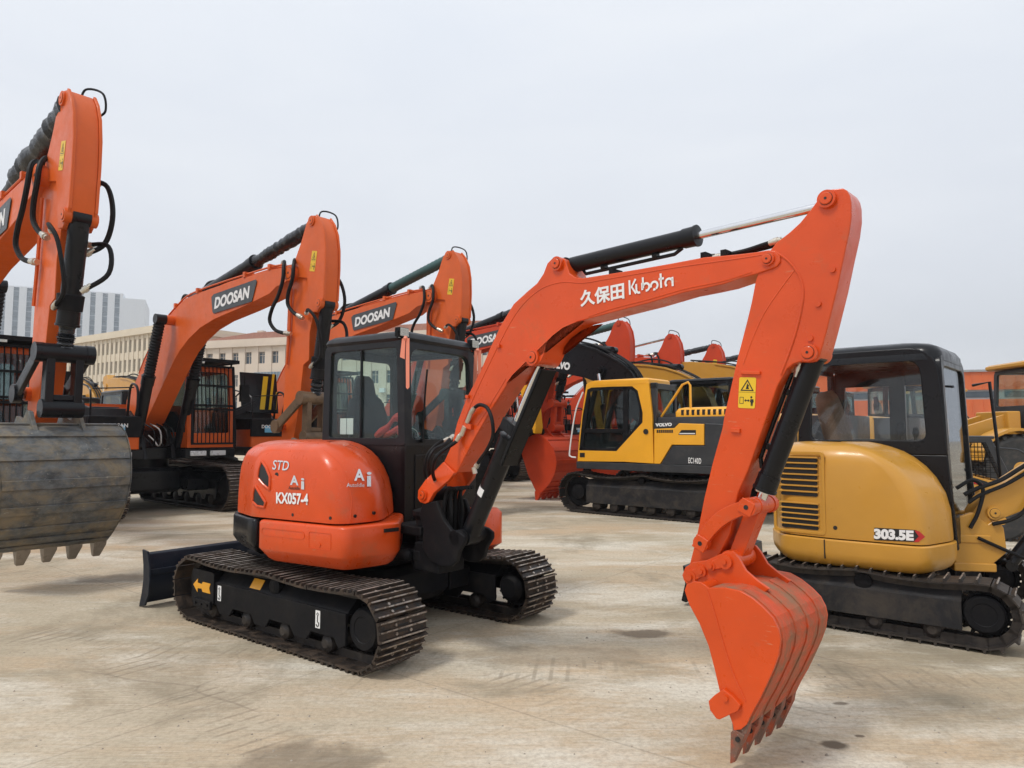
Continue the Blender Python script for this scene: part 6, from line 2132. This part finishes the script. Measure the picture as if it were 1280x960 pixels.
# ------------------------------------------------------------------ far buildings
def facade(name, label, x0, y0, ang, length, depth, height, wallm, floors, bays, glassm, win=(.5, .55), parapet=None, base=3.5, group=None, roofm=None, strips=False):
    """a block whose front runs from (x0,y0) along ang; windows are recessed openings with panes"""
    root = empty(name, (x0, y0, 0), ang)
    tag(root, label, 'building', group)
    m = MB(wallm)
    fh = (height - base) / floors
    bw = length / bays
    ww, wh = bw * win[0], fh * win[1]
    # front wall built as piers and spandrels so that windows are real openings
    m.box(0, length, .0, .5, 0, base)
    for k in range(floors):
        z = base + k * fh
        m.box(0, length, 0, .5, z, z + (fh - wh) * .5)
        m.box(0, length, 0, .5, z + (fh + wh) * .5, z + fh)
    for b in range(bays + 1):
        xa = max(0, b * bw - (bw - ww) / 2); xb = min(length, b * bw + (bw - ww) / 2)
        m.box(xa, xb, -.12, .497, base, height - .01)
    m.box(0, .5, .5, depth, 0, height); m.box(length - .5, length, .5, depth, 0, height); m.box(0, length, depth - .5, depth, 0, height)
    m.box(.3, length - .3, .3, depth - .3, height - 1.2, height - .8)
    w = m.build('wall', root)
    if parapet:
        p = MB(parapet); p.box(-.5, length + .5, -.6, depth + .5, height, height + .7); p.box(-.2, length + .2, -.3, depth + .2, height + .7, height + 1.3); p.build('roof_edge', root)
    return root, fh, bw, ww, wh, base


M_TOWER = surf('pale_stone_cladding', (.70, .73, .76), .6, var=.05)
M_BEIGE = surf('beige_wall_tiles', (.66, .57, .43), .7, var=.06, vscale=.3)
M_BEIGE2 = surf('pinkish_beige_tiles', (.64, .54, .44), .7, var=.06, vscale=.3)
M_WIN = surf('dark_window_glass', (.06, .08, .10), .12, var=.3, vscale=.4)
M_WINB = surf('blue_grey_curtain_glass', (.16, .22, .28), .12, var=.25, vscale=.3)
M_ROOFR = surf('reddish_roof_tiles', (.35, .16, .11), .7, var=.15)
M_WARE = surf('orange_sheet_cladding', (.62, .13, .03), .55, var=.1, vscale=.3)
M_WGREY = surf('grey_sheet_cladding', (.32, .33, .34), .5, var=.1)


def panes(root, fh, bw, ww, wh, base, floors, bays, glassm, framem, name='window', skip=None, mull=1, strip=False):
    if strip:
        for b in range(bays):
            m = MB(glassm); xc = (b + .5) * bw
            m.box(xc - ww / 2 + .02, xc + ww / 2 - .02, .30, .34, base, base + floors * fh - .3)
            o = m.build(name, root)
            f = MB(framem)
            for k in range(floors * 2):
                f.box(xc - ww / 2 + .02, xc + ww / 2 - .02, .24, .30, base + k * fh / 2, base + k * fh / 2 + .12)
            f.build('window_frame', o)
        return
    for k in range(floors):
        for b in range(bays):
            if skip and skip(k, b): continue
            xc = (b + .5) * bw; z0 = base + k * fh + (fh - wh) / 2
            m = MB(glassm); m.box(xc - ww / 2 + .02, xc + ww / 2 - .02, .30, .33, z0 + .02, z0 + wh - .02)
            for i in range(mull):
                x = xc - ww / 2 + ww * (i + 1) / (mull + 1); m.box(x - .04, x + .04, .24, .298, z0 + .02, z0 + wh - .02, mat=framem)
            m.box(xc - ww / 2 + .02, xc + ww / 2 - .02, .24, .298, z0 + wh * .66, z0 + wh * .66 + .07, mat=framem)
            m.build(name, root)


def place(pxl, dist):
    r = ray(pxl, 540); return (r.x / r.y * dist, dist)


# pale office tower far left
a = place(-140, 265); b = place(176, 300)
ang = math.atan2(b[1] - a[1], b[0] - a[0]); ln = math.hypot(b[0] - a[0], b[1] - a[1])
r_, fh, bw, ww, wh, base = facade('office_tower', 'pale high-rise with tall vertical window strips, behind the left excavators', a[0], a[1], ang, ln * .90, 30, 61, M_TOWER, 14, 17, M_WIN, win=(.42, 1.0))
panes(r_, fh, bw, ww, wh, base, 14, 17, surf('grey_tower_glass', (.22, .26, .30), .2, var=.2, vscale=.3), M_TOWER, strip=True)
m = MB(M_TOWER); m.box(ln * .90, ln * 1.0, -.5, 28, 0, 59); m.build('stair_tower', r_)
# beige school-like block with narrow paired windows
a = place(20, 150); b = place(206, 118)
ang = math.atan2(b[1] - a[1], b[0] - a[0]); ln = math.hypot(b[0] - a[0], b[1] - a[1])
r_, fh, bw, ww, wh, base = facade('office_block', 'beige block with rows of narrow windows in the left background', a[0], a[1], ang, ln, 18, 18.8, M_BEIGE, 5, 36, M_WIN, win=(.55, .62), parapet=M_BEIGE, base=1.0)
panes(r_, fh, bw, ww, wh, base, 5, 36, M_WIN, M_BEIGE, mull=0, skip=lambda k, b_: k < 1)
# pinkish block behind the second excavator
a = place(236, 118); b = place(640, 100)
ang = math.atan2(b[1] - a[1], b[0] - a[0]); ln = math.hypot(b[0] - a[0], b[1] - a[1])
r_, fh, bw, ww, wh, base = facade('school_building', 'pinkish beige building with square windows and a cornice, behind the raised booms', a[0], a[1], ang, ln, 16, 15.6, M_BEIGE2, 4, 22, M_WIN, win=(.5, .52), parapet=M_BEIGE2, base=.8)
panes(r_, fh, bw, ww, wh, base, 4, 22, M_WIN, M_BEIGE2, skip=lambda k, b_: k < 1 or (5 <= b_ <= 7 and k < 3))
m = MB(M_WINB); m.box(5.05 * bw, 7.95 * bw, -.30, -.14, base, base + 3 * fh - .6)
for i in range(13): m.box(5.05 * bw + i * (2.9 * bw / 12) - .06, 5.05 * bw + i * (2.9 * bw / 12) + .06, -.36, -.31, base, base + 3 * fh - .6, mat=M_WGREY)
for k in range(6): m.box(5.05 * bw, 7.95 * bw, -.35, -.315, base + k * fh * .5, base + k * fh * .5 + .1, mat=M_WGREY)
m.build('curtain_wall', r_)
m = MB(M_ROOFR)
m.prism([(-1, 16.9), (-1, 17.1), (ln * .2, 18.2), (ln + 1, 18.2), (ln + 1, 16.9)], 1.5, 15)
m.build('tiled_roof', r_)
def clutter(root, ln, dep, z, n, seed):
    g = random.Random(seed)
    for k in range(n):
        x = g.uniform(2, ln - 3); y = g.uniform(2, dep - 4); w = g.uniform(.8, 2.4); h_ = g.uniform(.8, 1.9)
        m = MB(M_WGREY if g.random() < .5 else M_BEIGE2); m.box(x, x + w, y, y + w * .8, z, z + h_)
        if g.random() < .5: m.cyl((x + w / 2, y + .5, z + h_), (x + w / 2, y + .5, z + h_ + .35), w * .3, seg=10)
        m.build('roof_unit', root)
    for k in range(n * 2):
        b_ = g.randrange(1, int(ln / 2.6)); zz = g.choice((4.2, 7.6, 11.0))
        m = MB(M_TOWER); m.box(b_ * 2.6, b_ * 2.6 + .9, -.65, -.13, zz, zz + .65); m.build('air_conditioner', root)


clutter(r_, ln, 14, 16.9, 7, 4)
# orange warehouse on the right
a = place(1010, 62); b = place(1420, 55)
ang = math.atan2(b[1] - a[1], b[0] - a[0]); ln = math.hypot(b[0] - a[0], b[1] - a[1])
root = empty('warehouse', (a[0], a[1], 0), ang)
tag(root, 'orange sheet-metal warehouse with a grey band, behind the machines on the right', 'warehouse')
m = MB(M_WARE); m.box(0, ln, 0, 22, 5.1, 6.6); m.box(0, ln, 0, 22, 2.2, 4.3)
for i in range(int(ln / .8)):
    m.box(i * .8, i * .8 + .08, -.05, -.002, 5.12, 6.58); m.box(i * .8, i * .8 + .08, -.05, -.002, 2.22, 4.28)
m.build('wall', root)
m = MB(M_WGREY); m.box(-.1, ln + .1, .15, 21.8, 4.3, 5.1); m.box(-.1, ln + .1, -.15, 22.1, 6.6, 6.78); m.box(0, ln, .1, 21.9, 0, 2.2)
m.build('grey_band', root)
m = MB(M_WIN)
for i in range(int(ln / 3)): m.box(i * 3 + .2, i * 3 + 2.7, .11, .16, 4.45, 4.95)
m.build('window_band', root)
# low boundary wall closing the yard far behind
root = MB(surf('rendered_wall', (.33, .31, .28), .8, var=.15))
root.box(-70, 75, 78, 78.3, 0, 2.4)
o = root.build('boundary_wall'); tag(o, 'low grey rendered wall far behind the machines', 'wall')
# ------------------------------------------------------------------ ground, sky, light
def ground():
    m, nt, out = newmat('stained_concrete')
    tc = N(nt, 'ShaderNodeTexCoord').outputs['Object']
    p = N(nt, 'ShaderNodeBsdfPrincipled')
    wv = N(nt, 'ShaderNodeVectorMath', operation='ADD')   # warped coordinates, so that nothing runs in straight bands
    nz = N(nt, 'ShaderNodeTexNoise'); nz.inputs['Scale'].default_value = .7; nz.inputs['Detail'].default_value = 4; nt.links.new(tc, nz.inputs['Vector'])
    sc_ = N(nt, 'ShaderNodeVectorMath', operation='SCALE'); sc_.inputs['Scale'].default_value = .35; nt.links.new(nz.outputs['Color'], sc_.inputs[0])
    nt.links.new(tc, wv.inputs[0]); nt.links.new(sc_.outputs[0], wv.inputs[1]); wc = wv.outputs[0]
    base = mixc(nt, ramp(nt, noise(nt, wc, .30, 5, .6, .3), [(.36, 0.), (.62, 1.)]), (.41, .345, .24), (.59, .51, .385))
    # brown clay film
    base = mixc(nt, ramp(nt, noise(nt, mapping(nt, wc, (.5, 1.5, 1), (0, 0, R(30))), .55, 9, .68, .3), [(.45, 0.), (.62, .8)]), base, (.53, .38, .235))
    # pale scoured areas
    base = mixc(nt, ramp(nt, noise(nt, mapping(nt, wc, (.45, 1.4, 1), (0, 0, R(-22)), (4, 3, 0)), .8, 11, .74, .2), [(.48, 0.), (.61, .9)]), base, (.68, .63, .525))
    # greyer worn areas
    base = mixc(nt, ramp(nt, noise(nt, wc, .55, 8, .7, .5), [(.51, 0.), (.63, .75)]), base, (.26, .22, .15))
    # broom finish: very fine parallel ridges with broken pale and dark streaks
    bc_ = mapping(nt, tc, (2.2, 46, 1), (0, 0, R(-32)))
    bn = noise(nt, bc_, 1.6, 7, .72)
    bm = ramp(nt, noise(nt, tc, .75, 5, .6), [(.35, .25), (.65, 1.)])
    for lo_, hi_, col_ in ((.53, .66, (.74, .69, .59)), (.47, .34, (.20, .155, .10))):
        r1 = N(nt, 'ShaderNodeMapRange'); r1.inputs['From Min'].default_value = lo_; r1.inputs['From Max'].default_value = hi_; r1.inputs['To Max'].default_value = .42
        nt.links.new(bn, r1.inputs[0])
        mu = N(nt, 'ShaderNodeMath', operation='MULTIPLY'); nt.links.new(r1.outputs[0], mu.inputs[0]); nt.links.new(bm, mu.inputs[1])
        base = mixc(nt, mu.outputs[0], base, col_)
    # fine scraping lines left by crawler shoes, both ways
    for rr_, ss_, of in ((-33, 1.0, 0), (52, .8, 9)):
        cc = mapping(nt, tc, (.8, 22, 1), (0, 0, R(rr_)), (of, 0, 0))
        l_ = ramp(nt, noise(nt, cc, ss_, 4, .6), [(.60, 0.), (.70, 1.)])
        mk = ramp(nt, noise(nt, mapping(nt, tc, (1, 1, 1), (0, 0, 0), (of, of, 0)), .45, 4, .6), [(.48, 0.), (.62, 1.)])
        mu = N(nt, 'ShaderNodeMath', operation='MULTIPLY'); nt.links.new(l_, mu.inputs[0]); nt.links.new(mk, mu.inputs[1])
        mu2 = N(nt, 'ShaderNodeMath', operation='MULTIPLY'); nt.links.new(mu.outputs[0], mu2.inputs[0]); mu2.inputs[1].default_value = .34
        base = mixc(nt, mu2.outputs[0], base, (.17, .135, .10) if of == 0 else (.62, .58, .5))
    fine = noise(nt, tc, 30, 9, .8)
    base = mixc(nt, ramp(nt, fine, [(.36, .5), (.56, 0.)]), base, (.25, .195, .14))
    base = mixc(nt, ramp(nt, noise(nt, tc, 110, 4, .7), [(.6, 0.), (.75, .5)]), base, (.70, .66, .58))
    # prints of crawler shoes: bands of short ticks along wide arcs
    def arc_prints(cx, cy, r0, wid, cnt, k, base):
        v = mapping(nt, tc, (1, 1, 0), (0, 0, 0), (-cx, -cy, 0))
        ln = N(nt, 'ShaderNodeVectorMath', operation='LENGTH'); nt.links.new(v, ln.inputs[0])
        d_ = N(nt, 'ShaderNodeMath', operation='SUBTRACT'); nt.links.new(ln.outputs['Value'], d_.inputs[0]); d_.inputs[1].default_value = r0
        ab = N(nt, 'ShaderNodeMath', operation='ABSOLUTE'); nt.links.new(d_.outputs[0], ab.inputs[0])
        bd = N(nt, 'ShaderNodeMapRange'); bd.inputs['From Min'].default_value = wid; bd.inputs['From Max'].default_value = wid * .8; nt.links.new(ab.outputs[0], bd.inputs[0])
        sp = N(nt, 'ShaderNodeSeparateXYZ'); nt.links.new(v, sp.inputs[0])
        at = N(nt, 'ShaderNodeMath', operation='ARCTAN2'); nt.links.new(sp.outputs[1], at.inputs[0]); nt.links.new(sp.outputs[0], at.inputs[1])
        ml = N(nt, 'ShaderNodeMath', operation='MULTIPLY'); nt.links.new(at.outputs[0], ml.inputs[0]); ml.inputs[1].default_value = cnt
        sn = N(nt, 'ShaderNodeMath', operation='SINE'); nt.links.new(ml.outputs[0], sn.inputs[0])
        tk = N(nt, 'ShaderNodeMapRange'); tk.inputs['From Min'].default_value = .55; tk.inputs['From Max'].default_value = .9; nt.links.new(sn.outputs[0], tk.inputs[0])
        a1 = N(nt, 'ShaderNodeMath', operation='MULTIPLY'); nt.links.new(bd.outputs[0], a1.inputs[0]); nt.links.new(tk.outputs[0], a1.inputs[1])
        a2 = N(nt, 'ShaderNodeMath', operation='MULTIPLY'); nt.links.new(a1.outputs[0], a2.inputs[0]); nt.links.new(ramp(nt, noise(nt, tc, 1.7, 7, .7), [(.46, 0.), (.60, k)]), a2.inputs[1])
        return mixc(nt, a2.outputs[0], base, (.21, .17, .12))
    base = arc_prints(-9, -4, 10.9, .19, 700, .55, base)
    base = arc_prints(-9, -4, 12.4, .19, 790, .45, base)
    base = arc_prints(14, -6, 14.6, .15, 900, .5, base)
    base = arc_prints(14, -6, 15.9, .15, 980, .4, base)
    base = arc_prints(3, 30, 25.4, .25, 1500, .45, base)
    # hair cracks
    vo = N(nt, 'ShaderNodeTexVoronoi'); vo.feature = 'DISTANCE_TO_EDGE'; vo.inputs['Scale'].default_value = .33
    nt.links.new(wc, vo.inputs['Vector'])
    ck = N(nt, 'ShaderNodeMapRange'); ck.inputs['From Min'].default_value = .0035; ck.inputs['From Max'].default_value = .0012; nt.links.new(vo.outputs['Distance'], ck.inputs[0])
    ckm = N(nt, 'ShaderNodeMath', operation='MULTIPLY'); nt.links.new(ck.outputs[0], ckm.inputs[0]); nt.links.new(ramp(nt, noise(nt, tc, .6, 3, .5), [(.52, 0.), (.58, .3)]), ckm.inputs[1])
    base = mixc(nt, ckm.outputs[0], base, (.13, .10, .075))
    # slab joints
    br = N(nt, 'ShaderNodeTexBrick'); br.inputs['Scale'].default_value = 1; br.inputs['Mortar Size'].default_value = .009; br.inputs['Mortar Smooth'].default_value = .3
    br.offset = 0; br.inputs['Brick Width'].default_value = 4.5; br.inputs['Row Height'].default_value = 4.5
    br.inputs['Color1'].default_value = br.inputs['Color2'].default_value = (0, 0, 0, 1); br.inputs['Mortar'].default_value = (1, 1, 1, 1)
    nt.links.new(mapping(nt, tc, (1, 1, 1), (0, 0, R(-52)), (1.3, .6, 0)), br.inputs[0])
    mm2 = N(nt, 'ShaderNodeMath', operation='MULTIPLY'); nt.links.new(br.outputs[0], mm2.inputs[0]); mm2.inputs[1].default_value = .28
    base = mixc(nt, mm2.outputs[0], base, (.17, .14, .11))
    # dark patches where oil and water stood
    stains = [(1.02, 5.55, .28, .12, .8), (1.62, 3.62, .075, .055, 1), (1.80, 3.72, .03, .02, .9), (-.85, 3.1, .7, .22, .75), (-.25, 2.75, .35, .10, .8), (-4.3, 7.6, .5, .25, .6), (-1.0, 3.45, .4, .2, .5),
              (1.9, 4.15, .06, .03, .8), (3.5, 3.0, .8, .2, .5), (-2.3, 3.0, .5, .12, .4), (.3, 5.0, .8, .25, .35), (-1.5, 8.2, .5, .1, .3)]
    tot = None
    wob = noise(nt, tc, 5, 6, .6)
    for (x, y, a, b, k) in stains:
        mp = mapping(nt, tc, (1 / a, 1 / b, 0), (0, 0, 0), (-x / a, -y / b, 0))
        ln = N(nt, 'ShaderNodeVectorMath', operation='LENGTH'); nt.links.new(mp, ln.inputs[0])
        ad = N(nt, 'ShaderNodeMath', operation='MULTIPLY_ADD'); nt.links.new(wob, ad.inputs[0]); ad.inputs[1].default_value = 1.6; nt.links.new(ln.outputs['Value'], ad.inputs[2])
        f = ramp(nt, ad.outputs[0], [(0.0, 0.), (1.0, 0.)])
        mr = N(nt, 'ShaderNodeMapRange'); mr.inputs['From Min'].default_value = 1.9; mr.inputs['From Max'].default_value = 1.5; mr.inputs['To Max'].default_value = k
        nt.links.new(ad.outputs[0], mr.inputs[0])
        if tot is None: tot = mr.outputs[0]
        else:
            mx = N(nt, 'ShaderNodeMath', operation='MAXIMUM'); nt.links.new(tot, mx.inputs[0]); nt.links.new(mr.outputs[0], mx.inputs[1]); tot = mx.outputs[0]
    base = mixc(nt, tot, base, (.15, .115, .08))
    nt.links.new(base, p.inputs['Base Color'])
    p.inputs['Roughness'].default_value = .82
    p.inputs['Specular IOR Level'].default_value = .3
    b = N(nt, 'ShaderNodeBump'); b.inputs['Strength'].default_value = .35; b.inputs['Distance'].default_value = .01
    nt.links.new(noise(nt, tc, 22, 10, .75), b.inputs['Height']); nt.links.new(b.outputs[0], p.inputs['Normal'])
    nt.links.new(p.outputs[0], out.inputs[0])
    g = MB(m)
    g.add([(-900, -300, 0), (900, -300, 0), (900, 1500, 0), (-900, 1500, 0)], [(0, 1, 2, 3)])
    o = g.build('ground'); tag(o, 'pale stained concrete yard with tyre marks and dark patches', 'ground', kind='structure')


ground()


def world():
    w = bpy.data.worlds.new("World"); scene.world = w; w.use_nodes = True
    nt = w.node_tree; nt.nodes.clear()
    out = nt.nodes.new('ShaderNodeOutputWorld')
    sky = N(nt, 'ShaderNodeTexSky', sky_type='NISHITA'); sky.sun_disc = False
    el, az = R(SUN_EL), R(SUN_AZ)
    sky.sun_elevation = el; sky.sun_rotation = PI / 2 - az; sky.air_density = 1.0; sky.dust_density = 4.0; sky.ozone_density = 1.0
    bg1 = N(nt, 'ShaderNodeBackground'); bg1.inputs[1].default_value = .06
    nt.links.new(sky.outputs[0], bg1.inputs[0])
    # stratus: an even grey layer, a little darker towards the horizon, with faint broken structure
    tc = N(nt, 'ShaderNodeTexCoord').outputs['Generated']
    sp = N(nt, 'ShaderNodeSeparateXYZ'); nt.links.new(tc, sp.inputs[0])
    mr = N(nt, 'ShaderNodeMapRange'); mr.inputs['From Min'].default_value = 0; mr.inputs['From Max'].default_value = .6
    nt.links.new(sp.outputs[2], mr.inputs[0])
    c = ramp(nt, mr.outputs[0], [(0.0, (.64, .665, .70)), (.35, (.71, .74, .795)), (1.0, (.765, .81, .88))])
    mp = mapping(nt, tc, (1, 1, 3.5))
    n = noise(nt, mp, 2.2, 5, .5, .4)
    c = mixc(nt, ramp(nt, n, [(.38, 0.), (.66, .5)]), c, (.84, .865, .90))
    bg2 = N(nt, 'ShaderNodeBackground'); bg2.inputs[1].default_value = 1.0
    nt.links.new(c, bg2.inputs[0])
    mx = N(nt, 'ShaderNodeMixShader'); mx.inputs[0].default_value = .9
    nt.links.new(bg1.outputs[0], mx.inputs[1]); nt.links.new(bg2.outputs[0], mx.inputs[2])
    nt.links.new(mx.outputs[0], out.inputs[0])
    s = bpy.data.lights.new('sun', 'SUN'); s.energy = 1.5; s.angle = R(12); s.color = (1, .96, .9)
    o = bpy.data.objects.new('sun', s); COL.objects.link(o)
    d = Vector((math.cos(az) * math.cos(el), math.sin(az) * math.cos(el), math.sin(el)))
    o.rotation_euler = (-d).to_track_quat('-Z', 'Y').to_euler()
    o.location = d * 50



def haze():
    m, nt, out = newmat('haze')
    v = N(nt, 'ShaderNodeVolumePrincipled'); v.inputs['Color'].default_value = (.88, .92, .97, 1); v.inputs['Density'].default_value = .0008
    v.inputs['Anisotropy'].default_value = .3
    nt.links.new(v.outputs[0], out.inputs['Volume'])
    b = MB(m); b.box(-420, 420, -60, 460, -1, 68)
    o = b.build('haze'); tag(o, 'thin pale haze lying over the whole yard and the far buildings', 'haze', kind='stuff')


def gravel():
    g = random.Random(11); m = MB(surf('grit', (.30, .26, .21), .9, var=.4))
    for k in range(1500):
        y = 1.8 + g.random() ** 1.6 * 11; x = g.uniform(-1, 1) * (y * .85 + .6)
        r_ = g.uniform(.0025, .008) * (2.0 if g.random() < .04 else 1)
        pts = [(x + r_ * g.uniform(.7, 1.2) * math.cos(a), y + r_ * g.uniform(.7, 1.2) * math.sin(a), 0) for a in (0, 1.3, 2.5, 3.8, 5)]
        top = (x + r_ * .1, y, r_ * g.uniform(.6, 1.1))
        m.add(pts + [top], [(i, (i + 1) % 5, 5) for i in range(5)])
    o = m.build('grit'); tag(o, 'loose grit scattered over the concrete', 'grit', kind='stuff')


haze()
gravel()
SUN_EL, SUN_AZ = 58, 215
world()
scene.view_settings.view_transform = 'Standard'
scene.view_settings.look = 'None'
scene.view_settings.gamma = 1
scene.view_settings.exposure = .27
scene.cycles.max_bounces = 7
scene.cycles.transparent_max_bounces = 12
scene.cycles.diffuse_bounces = 3
scene.cycles.glossy_bounces = 3
scene.cycles.use_denoising = True
try:
    scene.cycles.denoiser = 'OPENIMAGEDENOISE'
except Exception:
    pass
